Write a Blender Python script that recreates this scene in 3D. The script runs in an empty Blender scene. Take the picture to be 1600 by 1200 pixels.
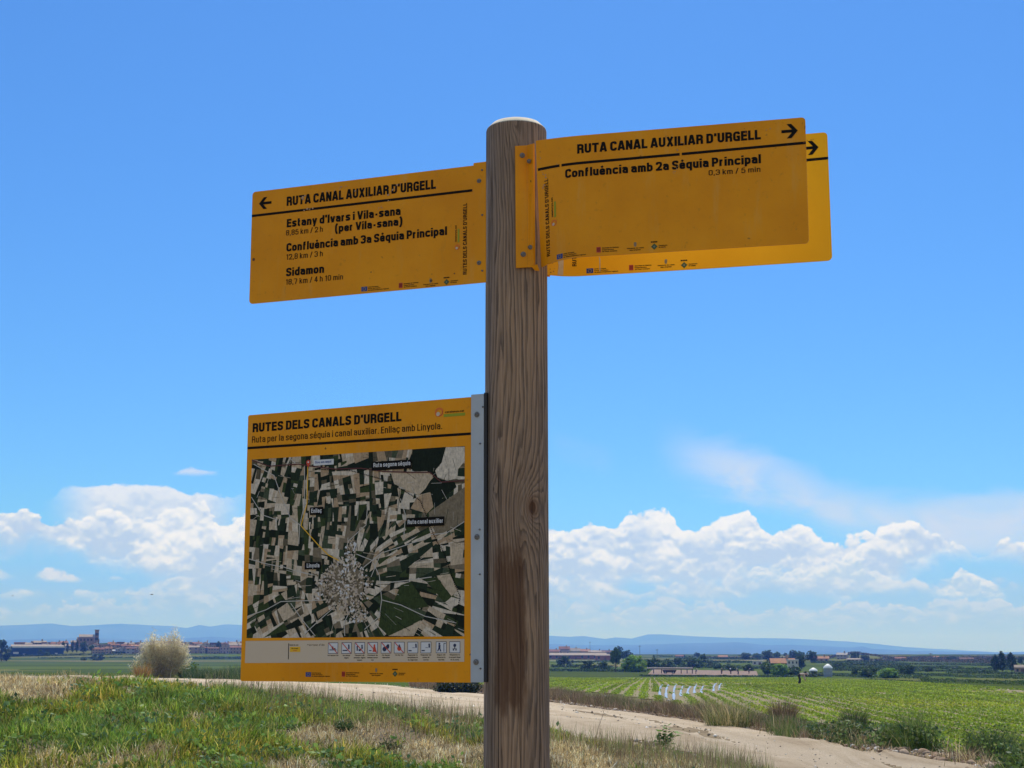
import bpy, bmesh, math, random
import numpy as np
from mathutils import Vector, Matrix

scene = bpy.context.scene
COL = scene.collection
R = math.radians
rng = np.random.default_rng(7)
random.seed(7)

# ------------------------------------------------------------ camera
FPX, HOR, EYE = 2300.0, 1015.0, 1.6        # focal length in pixels of a 1600 px wide frame
PITCH = math.atan((HOR - 600.0) / FPX)
cam = bpy.data.cameras.new('camera')
cam.sensor_width = 36.0
cam.lens = FPX / 1600.0 * 36.0
cam.clip_start = 0.05
cam.clip_end = 60000.0
camo = bpy.data.objects.new('camera', cam)
camo.location = (0, 0, EYE)
camo.rotation_euler = (math.pi / 2 + PITCH, 0, 0)
COL.objects.link(camo)
scene.camera = camo
scene.view_settings.view_transform = 'Standard'
scene.view_settings.look = 'None'
scene.view_settings.exposure = 0.0
scene.view_settings.gamma = 1.0
scene.cycles.max_bounces = 6
scene.cycles.transparent_max_bounces = 8
scene.cycles.volume_bounces = 0
scene.cycles.use_denoising = True

def pdir(px, py):
    a = (px - 800.0); b = (600.0 - py)
    return np.array([a, FPX * math.cos(PITCH) - b * math.sin(PITCH), FPX * math.sin(PITCH) + b * math.cos(PITCH)])

def sky_ang(px, py):
    d = pdir(px, py)
    return math.degrees(math.atan2(d[0], d[1])), math.degrees(math.atan2(d[2], math.hypot(d[0], d[1])))

# ------------------------------------------------------------ node helper
class NB:
    def __init__(s, nt):
        s.nt = nt; s.N = nt.nodes; s.L = nt.links
    def put(s, sock, v):
        if hasattr(v, 'node'): s.L.new(v, sock)
        elif v is not None: sock.default_value = v
    def m(s, op, a, b=None, c=None, clamp=False):
        n = s.N.new('ShaderNodeMath'); n.operation = op; n.use_clamp = clamp
        s.put(n.inputs[0], a); s.put(n.inputs[1], b); s.put(n.inputs[2], c)
        return n.outputs[0]
    def add(s, a, b): return s.m('ADD', a, b)
    def sub(s, a, b): return s.m('SUBTRACT', a, b)
    def mul(s, a, b): return s.m('MULTIPLY', a, b)
    def vec(s, x, y, z=0.0):
        n = s.N.new('ShaderNodeCombineXYZ')
        for i, v in enumerate((x, y, z)): s.put(n.inputs[i], v)
        return n.outputs[0]
    def sep(s, v):
        n = s.N.new('ShaderNodeSeparateXYZ'); s.put(n.inputs[0], v); return n.outputs
    def vm(s, op, a, b=None):
        n = s.N.new('ShaderNodeVectorMath'); n.operation = op
        s.put(n.inputs[0], a)
        if b is not None: s.put(n.inputs[1], b)
        return n.outputs[0]
    def noise(s, v, scale, detail=4.0, rough=0.55, dist=0.0, color=False, dim='3D'):
        n = s.N.new('ShaderNodeTexNoise'); n.noise_dimensions = dim; s.put(n.inputs['Vector'], v)
        s.put(n.inputs['Scale'], scale); n.inputs['Detail'].default_value = detail
        n.inputs['Roughness'].default_value = rough; n.inputs['Distortion'].default_value = dist
        return n.outputs['Color' if color else 'Fac']
    def voro(s, v, scale, feature='F1', detail=0.0, out='Distance', smooth=0.6, rough=0.5, dim='3D'):
        n = s.N.new('ShaderNodeTexVoronoi'); n.voronoi_dimensions = dim; n.feature = feature; s.put(n.inputs['Vector'], v)
        s.put(n.inputs['Scale'], scale)
        if 'Detail' in n.inputs: n.inputs['Detail'].default_value = detail; n.inputs['Roughness'].default_value = rough
        if 'Smoothness' in n.inputs: n.inputs['Smoothness'].default_value = smooth
        return n.outputs[out]
    def step(s, x, a, b, o0=0.0, o1=1.0):
        n = s.N.new('ShaderNodeMapRange'); n.interpolation_type = 'SMOOTHSTEP'
        s.put(n.inputs['Value'], x); s.put(n.inputs['From Min'], a); s.put(n.inputs['From Max'], b)
        s.put(n.inputs['To Min'], o0); s.put(n.inputs['To Max'], o1)
        return n.outputs[0]
    def mix(s, f, a, b, blend='MIX'):
        n = s.N.new('ShaderNodeMix'); n.data_type = 'RGBA'; n.blend_type = blend
        s.put(n.inputs[0], f)
        for i, v in ((6, a), (7, b)):
            if hasattr(v, 'node'): s.L.new(v, n.inputs[i])
            else: n.inputs[i].default_value = (*v[:3], 1.0)
        return n.outputs[2]
    def ramp(s, f, stops, interp='LINEAR'):
        n = s.N.new('ShaderNodeValToRGB'); s.put(n.inputs[0], f)
        e = n.color_ramp.elements; n.color_ramp.interpolation = interp
        while len(e) < len(stops): e.new(0.5)
        for k, (p, c) in zip(e, stops):
            k.position = p; k.color = (*c, 1.0) if not isinstance(c, float) else (c, c, c, 1.0)
        return n.outputs[0]
    def curve(s, f, pts):
        n = s.N.new('ShaderNodeFloatCurve'); s.put(n.inputs['Value'], f)
        c = n.mapping.curves[0]; p = c.points
        n.mapping.use_clip = False
        while len(p) < len(pts): p.new(0.5, 0.5)
        for q, (x, y) in zip(p, pts): q.location = (x, y); q.handle_type = 'VECTOR'
        n.mapping.update()
        return n.outputs[0]
    def tex(s, out='Object'):
        return s.N.new('ShaderNodeTexCoord').outputs[out]
    def attr(s, name, out='Color'):
        n = s.N.new('ShaderNodeAttribute'); n.attribute_name = name; return n.outputs[out]
    def bump(s, h, strength=0.3, dist=0.01):
        n = s.N.new('ShaderNodeBump'); n.inputs['Strength'].default_value = strength
        n.inputs['Distance'].default_value = dist; s.put(n.inputs['Height'], h); return n.outputs[0]

# ------------------------------------------------------------ sun and sky
SUN_EL, SUN_AZ = R(58), R(8)
sd = Vector((math.sin(SUN_AZ) * math.cos(SUN_EL), math.cos(SUN_AZ) * math.cos(SUN_EL), math.sin(SUN_EL)))
sl = bpy.data.lights.new('sun', 'SUN'); sl.energy = 4.9; sl.angle = R(0.53); sl.color = (1.0, 0.955, 0.89)
so = bpy.data.objects.new('sun', sl); so.rotation_euler = sd.to_track_quat('Z', 'Y').to_euler()
so.location = (0, 0, 50); COL.objects.link(so)

world = bpy.data.worlds.new('World'); scene.world = world; world.use_nodes = True
def build_world():
    nt = world.node_tree; nt.nodes.clear(); b = NB(nt)
    SKY = 0.105
    sky = b.N.new('ShaderNodeTexSky'); sky.sky_type = 'NISHITA'; sky.sun_disc = False
    sky.sun_elevation = SUN_EL; sky.sun_rotation = SUN_AZ
    sky.air_density = 1.0; sky.dust_density = 0.4; sky.ozone_density = 2.2; sky.altitude = 200
    d = b.tex('Generated'); x, y, z = b.sep(d)
    DEG = 180 / math.pi
    u = b.mul(b.m('ARCTAN2', x, y), DEG)
    v = b.mul(b.m('ARCSINE', z), DEG)
    UM = 26.0
    un = b.m('DIVIDE', b.add(u, UM), 2 * UM, clamp=True)
    def cv(pts):
        q = sorted((((a + UM) / (2 * UM)), e / 20.0) for a, e in (sky_ang(*p) for p in pts))
        q = [(0.0, q[0][1])] + q + [(1.0, q[-1][1])]
        return b.mul(b.curve(un, q), 20.0)
    def C(r, g, bb): return tuple(((c / 255 + 0.055) / 1.055) ** 2.4 / SKY for c in (r, g, bb))
    # deeper blue ahead, sky overhead and behind the camera brightened and whitened as added fill
    back = b.step(y, 0.30, -0.45)
    ahead = b.mix(b.step(v, 5.5, 0.0), SKY_TINT, tuple(a * c for a, c in zip(SKY_TINT, (0.84, 0.74, 1.22))))
    tint = b.mix(back, ahead, SKY_BACK)
    col = b.mix(1.0, sky.outputs[0], tint, 'MULTIPLY')
    # shared cloud fields, computed once on the sky angles (two sets so overlapping banks differ)
    def field(seed, scale):
        w = b.vec(b.add(u, seed), b.mul(v, 1.2), 0.0)
        n = b.noise(w, 0.55 * scale, 6, 0.6, dim='2D'); n2 = b.noise(w, 1.9 * scale, 6, 0.64, dim='2D')
        wd = b.vm('ADD', w, b.vm('MULTIPLY', b.noise(w, 1.2 * scale, 2, 0.6, 0, True, dim='2D'), (0.55, 0.55, 0.0)))
        p = b.sub(1.0, b.voro(wd, 0.85 * scale, 'F1', 2.5, rough=.55, dim='2D'))
        pu = b.sub(1.0, b.voro(b.vm('ADD', wd, (0.0, 0.16 / scale, 0.0)), 0.85 * scale, 'F1', 2.5, rough=.55, dim='2D'))
        return n, n2, p, pu
    FA = field(33.0, 0.78); FB = field(71.0, 1.25)
    vn = b.noise(b.vec(b.mul(u, 0.28), b.mul(v, 0.6), 0.0), 1.0, 5, 0.6, 0.6, dim='2D')
    def cvm(pts):      # fade at both ends of the run
        us = [sky_ang(*p)[0] for p in pts]; a, e = min(us), max(us)
        f = min(2.5, (e - a) * 0.25)
        return b.mul(b.step(u, a - f * .3, a + f), b.step(u, e + f * .3, e - f))
    def veil(col, pts, up, dn, amp, alpha, rgb):
        dd = b.add(b.sub(v, cv(pts)), b.mul(b.sub(vn, 0.5), amp))
        a = b.mul(b.step(dd, up, 0.0), b.step(dd, -dn, 0.0))
        a = b.mul(a, b.step(vn, 0.25, 0.75, 0.35, 1.0))
        return b.mix(b.mul(b.mul(a, cvm(pts)), alpha), col, C(*rgb))
    clear = col
    col = veil(col, [(1040, 700), (1100, 715), (1200, 735), (1300, 790), (1400, 810), (1500, 815), (1750, 815)], 1.3, 2.0, 1.6, 0.92, (206, 221, 245))
    col = veil(col, [(1420, 800), (1520, 790), (1600, 785), (1750, 770)], 0.5, 1.9, 0.9, 0.95, (206, 220, 244))
    col = veil(col, [(860, 690), (900, 705), (960, 720)], 0.7, 0.9, 1.0, 0.14, (200, 210, 240))
    def bank(col, F, top, base, soft, amp, lit, shade, alpha=1.0, edge=0.13, ends=False, bfade=1.0):
        n, n2, p, pu = F
        dd = b.sub(cv(top), v)
        dd = b.add(dd, b.add(b.mul(b.sub(p, 0.55), amp), b.mul(b.sub(n, 0.5), amp * 1.5)))
        dd = b.add(dd, b.mul(b.sub(n2, 0.5), amp * 0.5))
        a = b.step(dd, 0.0, edge)
        bb = b.add(b.sub(v, cv(base)), b.mul(b.sub(n, 0.5), soft * 3.2))
        a = b.mul(a, b.step(bb, -soft, soft))
        if ends: a = b.mul(a, cvm(top))
        l = b.add(0.46, b.mul(b.sub(p, pu), 1.5))
        l = b.add(l, b.mul(b.sub(n2, 0.5), 0.55))
        l = b.add(l, b.mul(b.sub(n, 0.5), 1.5))
        l = b.add(l, b.step(dd, 0.8, 0.0, 0.0, 0.45))
        l = b.add(l, b.step(bb, 2.4, 0.0, 0.0, -0.40 * bfade))
        c = b.ramp(l, [(0.0, C(*shade)), (0.42, C(*[s_ * .5 + t_ * .5 for s_, t_ in zip(shade, lit)])), (0.62, C(*[s_ * .2 + t_ * .8 for s_, t_ in zip(shade, lit)])), (0.95, C(*lit))])
        return b.mix(b.mul(a, alpha), col, c)
    LIT, SH = (244, 247, 252), (186, 208, 238)
    col = bank(col, FA, [(85, 775), (97, 757), (180, 752), (258, 757), (300, 768), (345, 770), (380, 772)], [(85, 826), (380, 832)], 0.4, 0.22, (228, 236, 249), (198, 216, 241), 0.98, 0.12, True, 0.1)
    col = bank(col, FB, [(270, 735), (300, 726), (340, 733)], [(270, 741), (340, 741)], 0.12, 0.12, (222, 228, 247), (200, 215, 245), 0.7, 0.15, True, 0.0)
    col = bank(col, FB, [(-150, 930), (0, 940), (180, 925), (300, 905), (380, 900), (600, 915), (800, 910), (870, 922), (950, 930), (1050, 925), (1150, 945), (1300, 935), (1450, 930), (1750, 925)],               [(-150, 960), (200, 958), (380, 962), (860, 975), (1000, 978), (1300, 980), (1750, 976)], 0.35, 0.50, (214, 226, 243), (165, 197, 230), 0.92, 0.25)
    col = bank(col, FA, [(-150, 905), (0, 915), (180, 915), (300, 880), (380, 860), (600, 880), (800, 870), (870, 885), (980, 905), (1100, 900), (1300, 890), (1450, 905), (1520, 895), (1750, 890)],               [(-150, 930), (200, 925), (380, 920), (860, 940), (1000, 935), (1300, 925), (1750, 920)], 0.3, 0.5, (226, 235, 247), (168, 199, 232), 0.9, 0.22)
    col = bank(col, FA, [(-150, 791), (0, 794), (30, 786), (60, 788), (100, 797), (160, 791), (240, 791), (290, 781), (320, 777), (345, 796), (400, 797), (600, 791), (800, 789), (860, 803), (890, 813), (925, 795), (960, 813), (985, 791), (1010, 783), (1045, 786), (1065, 817), (1090, 823), (1110, 806), (1130, 799), (1180, 797), (1205, 817), (1230, 819), (1255, 815), (1290, 833), (1345, 829), (1375, 817), (1440, 811), (1475, 829), (1530, 853), (1570, 836), (1620, 829), (1750, 821)],               [(-150, 850), (0, 852), (100, 862), (200, 878), (270, 905), (320, 925), (380, 935), (600, 935), (800, 920), (860, 915), (1000, 918), (1100, 915), (1200, 908), (1300, 922), (1380, 905), (1440, 872), (1500, 856), (1560, 872), (1600, 885), (1750, 885)], 0.55, 0.55, LIT, SH, 1.0, 0.12)
    col = bank(col, FB, [(1130, 905), (1150, 880), (1200, 868), (1260, 885), (1300, 870), (1330, 862), (1380, 885), (1420, 915)], [(1130, 905), (1420, 915)], 0.3, 0.45, (244, 248, 253), (185, 210, 237), 0.85, 0.12, True)
    col = bank(col, FB, [(1455, 920), (1480, 905), (1502, 882), (1530, 890), (1560, 912), (1580, 928)], [(1455, 930), (1580, 930)], 0.18, 0.28, (246, 249, 253), (182, 209, 237), 0.92, 0.12, True)
    col = bank(col, FB, [(985, 898), (1020, 893), (1050, 898)], [(985, 908), (1050, 908)], 0.15, 0.2, (236, 241, 250), (190, 213, 238), 0.85, 0.15, True)
    col = bank(col, FB, [(55, 892), (70, 882), (90, 887), (110, 893), (130, 902)], [(55, 906), (130, 907)], 0.12, 0.2, (228, 234, 248), (185, 208, 238), 0.95, 0.15, True, 0.3)
    col = bank(col, FB, [(170, 897), (182, 893), (197, 900)], [(170, 905), (197, 905)], 0.1, 0.12, (225, 232, 247), (195, 214, 240), 0.8, 0.15, True, 0.2)
    col = bank(col, FB, [(-150, 880), (-10, 880), (6, 884), (20, 895)], [(-150, 900), (20, 903)], 0.12, 0.2, (228, 234, 248), (185, 208, 238), 0.9, 0.15, True, 0.3)
    col = b.mix(b.step(v, 4.6, 0.2, 0.0, 0.46), col, C(172, 204, 240))     # thick air low down
    def bgn(c):
        bg = b.N.new('ShaderNodeBackground'); b.L.new(c, bg.inputs[0]); bg.inputs[1].default_value = SKY; return bg
    # the cloud nodes are only worked out in the low part of the sky where there are clouds
    gate = b.mul(b.m('LESS_THAN', v, 9.5), b.m('GREATER_THAN', v, -1.0))
    mx = b.N.new('ShaderNodeMixShader'); b.L.new(gate, mx.inputs[0]); b.L.new(bgn(clear).outputs[0], mx.inputs[1]); b.L.new(bgn(col).outputs[0], mx.inputs[2])
    o = b.N.new('ShaderNodeOutputWorld'); b.L.new(mx.outputs[0], o.inputs[0])
SKY_TINT, SKY_BACK = (0.385, 0.79, 1.27), (2.25, 1.97, 1.75)
build_world()
world.cycles.sampling_method = 'MANUAL'
world.cycles.sample_map_resolution = 512

# ------------------------------------------------------------ object helpers
def link(name, me, parent=None, label=None, cat=None, group=None, kind=None):
    o = bpy.data.objects.new(name, me); COL.objects.link(o)
    if parent is not None: o.parent = parent
    tag(o, label, cat, group, kind)
    return o
def tag(o, label=None, cat=None, group=None, kind=None):
    if label: o['label'] = label
    if cat: o['category'] = cat
    if group: o['group'] = group
    if kind: o['kind'] = kind
def empty(name, loc, label, cat, group=None, rz=0.0, sc=1.0):
    o = link(name, None, None, label, cat, group)
    o.location = loc; o.rotation_euler = (0, 0, rz)
    o.scale = (sc, sc, sc) if not hasattr(sc, '__len__') else sc
    o.empty_display_size = 0.2
    return o
def copy_tree(o, parent=None):
    c = o.copy(); COL.objects.link(c)
    if parent is not None: c.parent = parent
    for ch in list(o.children): copy_tree(ch, c)
    return c
def np_mesh(name, V, polys, mats=(), mi=None, smooth=False, tint=None):
    """polys: list of (n,k) index arrays"""
    me = bpy.data.meshes.new(name)
    V = np.asarray(V, np.float32)
    me.vertices.add(len(V)); me.vertices.foreach_set('co', V.ravel())
    idx = np.concatenate([np.asarray(p, np.int32).ravel() for p in polys])
    tot = np.concatenate([np.full(len(p), np.asarray(p).shape[1], np.int32) for p in polys])
    me.loops.add(len(idx)); me.loops.foreach_set('vertex_index', idx)
    me.polygons.add(len(tot)); me.polygons.foreach_set('loop_start', np.concatenate([[0], np.cumsum(tot)[:-1]]).astype(np.int32))
    for m_ in mats: me.materials.append(m_)
    if mi is not None: me.polygons.foreach_set('material_index', np.asarray(mi, np.int32))
    if smooth: me.polygons.foreach_set('use_smooth', np.ones(len(tot), bool))
    me.update(calc_edges=True)
    if tint is not None:
        a = me.color_attributes.new('tint', 'FLOAT_COLOR', 'POINT')
        t = np.asarray(tint, np.float32)
        if t.shape[1] == 3: t = np.concatenate([t, np.ones((len(t), 1), np.float32)], 1)
        a.data.foreach_set('color', t.ravel())
    me.validate()
    return me
class MB:
    """collects simple solids; build() gives one mesh"""
    def __init__(s): s.v = []; s.f = []; s.m = []
    def _add(s, vs, fs, mi=0):
        k = len(s.v); s.v += [tuple(v) for v in vs]; s.f += [tuple(i + k for i in f) for f in fs]; s.m += [mi] * len(fs)
    def box(s, x0, y0, z0, x1, y1, z1, mi=0, M=None):
        vs = [Vector((x, y, z)) for z in (z0, z1) for x, y in ((x0, y0), (x1, y0), (x1, y1), (x0, y1))]
        if M is not None: vs = [M @ v for v in vs]
        s._add(vs, [(3, 2, 1, 0), (4, 5, 6, 7), (0, 1, 5, 4), (1, 2, 6, 5), (2, 3, 7, 6), (3, 0, 4, 7)], mi)
    def prism(s, poly, n0, n1, mi=0, M=None):
        """poly of (a,b) extruded along third axis"""
        k = len(poly)
        vs = [Vector((p[0], p[1], n0)) for p in poly] + [Vector((p[0], p[1], n1)) for p in poly]
        if M is not None: vs = [M @ v for v in vs]
        s._add(vs, [tuple(range(k))[::-1], tuple(range(k, 2 * k))] + [(i, (i + 1) % k, k + (i + 1) % k, k + i) for i in range(k)], mi)
    def tube(s, pts, rad, n=6, mi=0, cap=True):
        pts = [Vector(p) for p in pts]; rings = []
        if not hasattr(rad, '__len__'): rad = [rad] * len(pts)
        vs = []; fs = []
        up = None
        for i, p in enumerate(pts):
            t = (pts[min(i + 1, len(pts) - 1)] - pts[max(i - 1, 0)]).normalized()
            if up is None:
                up = t.orthogonal().normalized()
            up = (up - t * up.dot(t)).normalized(); q = t.cross(up)
            for j in range(n):
                a = 2 * math.pi * j / n
                vs.append(p + (up * math.cos(a) + q * math.sin(a)) * rad[i])
        for i in range(len(pts) - 1):
            for j in range(n):
                fs.append((i * n + j, i * n + (j + 1) % n, (i + 1) * n + (j + 1) % n, (i + 1) * n + j))
        if cap: fs += [tuple(range(n))[::-1], tuple(range((len(pts) - 1) * n, len(pts) * n))]
        s._add(vs, fs, mi)
    def lathe(s, prof, n=24, mi=0, M=None):
        vs = []; fs = []
        for r, z in prof:
            for j in range(n):
                a = 2 * math.pi * j / n; vs.append(Vector((r * math.cos(a), r * math.sin(a), z)))
        for i in range(len(prof) - 1):
            for j in range(n): fs.append((i * n + j, i * n + (j + 1) % n, (i + 1) * n + (j + 1) % n, (i + 1) * n + j))
        fs += [tuple(range(n))[::-1], tuple(range((len(prof) - 1) * n, len(prof) * n))]
        if M is not None: vs = [M @ v for v in vs]
        s._add(vs, fs, mi)
    def mesh(s, name, mats, smooth=False):
        me = bpy.data.meshes.new(name); me.from_pydata(s.v, [], s.f)
        for m_ in mats: me.materials.append(m_)
        if len(mats) > 1: me.polygons.foreach_set('material_index', s.m)
        if smooth:
            me.polygons.foreach_set('use_smooth', [True] * len(s.f))
            me.set_sharp_from_angle(angle=R(40))
        me.update(); return me
    def obj(s, name, mats, parent=None, smooth=False, **k):
        return link(name, s.mesh(name, mats if isinstance(mats, (list, tuple)) else [mats], smooth), parent, **k)

# ------------------------------------------------------------ noise on the CPU
def _h(ix, iy, s):
    n = (ix.astype(np.int64) * 374761393 + iy.astype(np.int64) * 668265263 + s * 974711) & 0xffffffff
    n = ((n ^ (n >> 13)) * 1274126177) & 0xffffffff
    return ((n ^ (n >> 16)) & 0xffff) / 65535.0
def vnoise(x, y, s=0):
    x = np.asarray(x, float); y = np.asarray(y, float)
    ix = np.floor(x); iy = np.floor(y); fx = x - ix; fy = y - iy
    fx = fx * fx * (3 - 2 * fx); fy = fy * fy * (3 - 2 * fy)
    a = _h(ix, iy, s); b = _h(ix + 1, iy, s); c = _h(ix, iy + 1, s); d = _h(ix + 1, iy + 1, s)
    return (a * (1 - fx) + b * fx) * (1 - fy) + (c * (1 - fx) + d * fx) * fy
def fbm(x, y, s=0, o=4):
    t = 0; a = 0.5; k = 0
    for i in range(o): t = t + a * vnoise(x, y, s + i * 17); k += a; x = x * 2.03; y = y * 2.03; a *= .5
    return t / k

# ------------------------------------------------------------ materials
def mat(name, col=None, rough=0.7, metal=0.0, spec=0.3, fn=None):
    m_ = bpy.data.materials.new(name); m_.use_nodes = True; nt = m_.node_tree; nt.nodes.clear(); b = NB(nt)
    p = b.N.new('ShaderNodeBsdfPrincipled'); o = b.N.new('ShaderNodeOutputMaterial'); b.L.new(p.outputs[0], o.inputs[0])
    p.inputs['Roughness'].default_value = rough; p.inputs['Metallic'].default_value = metal
    p.inputs['Specular IOR Level'].default_value = spec
    if col is not None: p.inputs['Base Color'].default_value = (*col, 1)
    if fn:
        r = fn(b)
        if r.get('col') is not None: b.put(p.inputs['Base Color'], r['col'])
        if r.get('rough') is not None: b.put(p.inputs['Roughness'], r['rough'])
        if r.get('bump') is not None: b.put(p.inputs['Normal'], r['bump'])
    return m_
def mottled(name, c0, c1, scale=4.0, rough=0.8, bump=0.2, bd=0.01, spec=0.2, detail=6.0):
    def f(b):
        n = b.noise(b.tex('Object'), scale, detail, 0.65)
        return {'col': b.ramp(n, [(0.3, c0), (0.7, c1)]), 'bump': b.bump(n, bump, bd)}
    return mat(name, rough=rough, spec=spec, fn=f)
def leaf_mat(name, trans=0.35, rough=0.6):
    """blade or leaf: own colour from its 'tint', light passing through"""
    m_ = bpy.data.materials.new(name); m_.use_nodes = True; nt = m_.node_tree; nt.nodes.clear(); b = NB(nt)
    c = b.attr('tint')
    p = b.N.new('ShaderNodeBsdfPrincipled'); p.inputs['Roughness'].default_value = rough; p.inputs['Specular IOR Level'].default_value = 0.25
    t = b.N.new('ShaderNodeBsdfTranslucent'); x = b.N.new('ShaderNodeMixShader'); x.inputs[0].default_value = trans
    b.L.new(c, p.inputs['Base Color']); b.L.new(c, t.inputs[0])
    b.L.new(p.outputs[0], x.inputs[1]); b.L.new(t.outputs[0], x.inputs[2])
    o = b.N.new('ShaderNodeOutputMaterial'); b.L.new(x.outputs[0], o.inputs[0])
    return m_
M_LEAF = leaf_mat('leaf')
M_BARK = mottled('bark', (0.07, 0.05, 0.035), (0.16, 0.12, 0.09), 6.0, 0.9)
# ------------------------------------------------------------ terrain
def sst(x, a, b):
    t = np.clip((np.asarray(x, float) - a) / (b - a), 0, 1); return t * t * (3 - 2 * t)
def y_on(x):
    x = np.asarray(x, float)
    return np.clip(np.where(x > 0, 38 - 2.0 * x, 38 - 2.3 * x), 12, 92)
TS = [0, 8, 35, 80, 125, 165, 285, 350, 950, 1450, 1700, 2000, 2600, 1e6]
TH = [0, -.5, -.9, -1.2, -1.7, -2.3, -4.2, -5.0, -5.0, -3.2, -3.6, -14, -60, -60]
BUMPS = [(-268, 1060, 135, 80, 12.0), (232, 1000, 14, 40, 3.6), (330, 1150, 34, 50, 3.4)]
def H0(x, y):
    x = np.asarray(x, float); y = np.asarray(y, float)
    h = np.interp(y - y_on(x), TS, TH)
    h = h + 0.5 * np.exp(-((x + 14) / 10) ** 2 - ((y - 48) / 16) ** 2)
    # low hills: the village rise and two hilltops at the right
    for cx, cy, rx, ry, a in BUMPS: h = h + a * np.exp(-((x - cx) / rx) ** 2 - ((y - cy) / ry) ** 2)
    near = np.clip(1 - y / 90, 0, 1) * sst(y, 6, 14)
    h = h + near * 0.16 * (fbm(x * .35, y * .35, 5) - 0.5)
    return h
def H(x, y):
    h = H0(x, y)
    x = np.asarray(x, float); y = np.asarray(y, float)
    if CREST is not None:
        px = 800 + x / np.maximum(y, .5) * FPX
        yc = np.interp(px, [300, 760, 900, 1150], [17.2, 16.6, 15.6, 14.2])
        hc = EYE - (np.interp(px, CREST[0], CREST[1]) - HOR) / FPX * yc
        hb = EYE - (1222 - HOR) / FPX * 12.6
        yb = 12.6
        up = np.clip((y - yb) / (yc - yb), 0, 1); b_ = hb + (hc - hb) * up ** .85
        b_ = np.where(y < yb, hb * sst(y, 8.0, yb), b_)
        b_ = np.where(y > yc, hc + (h - hc) * sst(y, yc, yc + 5.5), b_)
        w = sst(px, 1480, 1180) * (y > 5) * (np.abs(px - 500) < 3000)
        rg_ = (fbm(x * .9, y * .9, 55, 4) - .5) * .26 + (fbm(x * 3.2, y * 3.2, 56, 3) - .5) * .10
        b_ = b_ + rg_ * sst(y, 8, 12.5) * sst(yc + 4 - y, 0, 3.5) * np.where(y < yc - .3, 1, .55)
        h = np.where((y < yc + 5.5) & (w > 0), h + (np.maximum(b_, h) - h) * w, h)
    return h
CREST = None
def G(px, py, dz=0.0):
    """the ground point seen at a place in the photograph"""
    d = pdir(px, py); d = d / np.linalg.norm(d[:2])
    t = np.concatenate([np.arange(4, 120, .1), np.geomspace(120, 12000, 3000)])
    z = EYE + d[2] * t; hh = H(d[0] * t, d[1] * t) + dz
    k = np.argmax(z <= hh)
    if z[k] > hh[k]: k = len(t) - 1
    if k > 0:
        a = z[k - 1] - hh[k - 1]; c = hh[k] - z[k]; f = a / (a + c + 1e-9); tt = t[k - 1] + (t[k] - t[k - 1]) * f
    else: tt = t[0]
    return float(d[0] * tt), float(d[1] * tt), float(H(d[0] * tt, d[1] * tt))
def mpp(y): return y / FPX          # metres per photograph pixel at distance y

FAR_PX = [(-260, 1053), (-80, 1055), (100, 1056.5), (250, 1059), (380, 1062.5), (530, 1067), (600, 1069.5), (660, 1076), (757, 1084), (860, 1096), (950, 1109), (1040, 1120), (1100, 1130), (1200, 1144), (1300, 1160), (1400, 1178), (1500, 1196), (1600, 1216), (1720, 1245), (1900, 1300), (2300, 1440), (2700, 1600)]
NEAR_PX = [(-260, 1058), (-80, 1060), (100, 1063), (200, 1066), (300, 1071), (380, 1077), (480, 1092), (580, 1102), (680, 1115), (757, 1126), (860, 1143), (950, 1157), (1040, 1174), (1130, 1195), (1200, 1216), (1300, 1250), (1400, 1300), (1500, 1360)]
FE = np.array([G(*p)[:2] for p in FAR_PX]); NE = np.array([G(*p)[:2] for p in NEAR_PX])
def resample(P, n):
    s = np.concatenate([[0], np.cumsum(np.hypot(*np.diff(P, axis=0).T))]); t = np.linspace(0, s[-1], n)
    return np.stack([np.interp(t, s, P[:, 0]), np.interp(t, s, P[:, 1])], 1)
CREST = (np.array([p[0] for p in NEAR_PX], float), np.array([p[1] for p in NEAR_PX], float) + 6 - np.interp([p[0] for p in NEAR_PX], [-260, 60, 200, 330], [9, 8, 4, 0]))
# order both edges from far to near, extend past the camera on the right
FE = np.vstack([FE, FE[-1] + (FE[-1] - FE[-3]) * 1.5]); NE = np.vstack([NE, NE[-1] + (NE[-1] - NE[-3]) * 1.0])
def poly_sd(P, x, y):
    """signed offset in y from an edge given as x -> y (edges run right and towards the camera)"""
    o = np.argsort(P[:, 0]); return y - np.interp(x, P[o, 0], P[o, 1])
def track_mask(x, y):
    f = poly_sd(FE, x, y); n = poly_sd(NE, x, y)
    return sst(-f, -.3, .5) * sst(n, -.3, .5)

def polar(rs, az, name, mat_, hf, kind='structure'):
    A, Rr = np.meshgrid(az, rs); X = Rr * np.sin(A); Y = Rr * np.cos(A)
    V = np.stack([X, Y, hf(X, Y)], -1).reshape(-1, 3); n = len(az); m_ = len(rs)
    i, j = np.meshgrid(np.arange(m_ - 1), np.arange(n - 1), indexing='ij'); k = (i * n + j).ravel()
    return link(name, np_mesh(name, V, [np.stack([k, k + 1, k + n + 1, k + n], 1)], [mat_], smooth=True), kind=kind)

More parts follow.
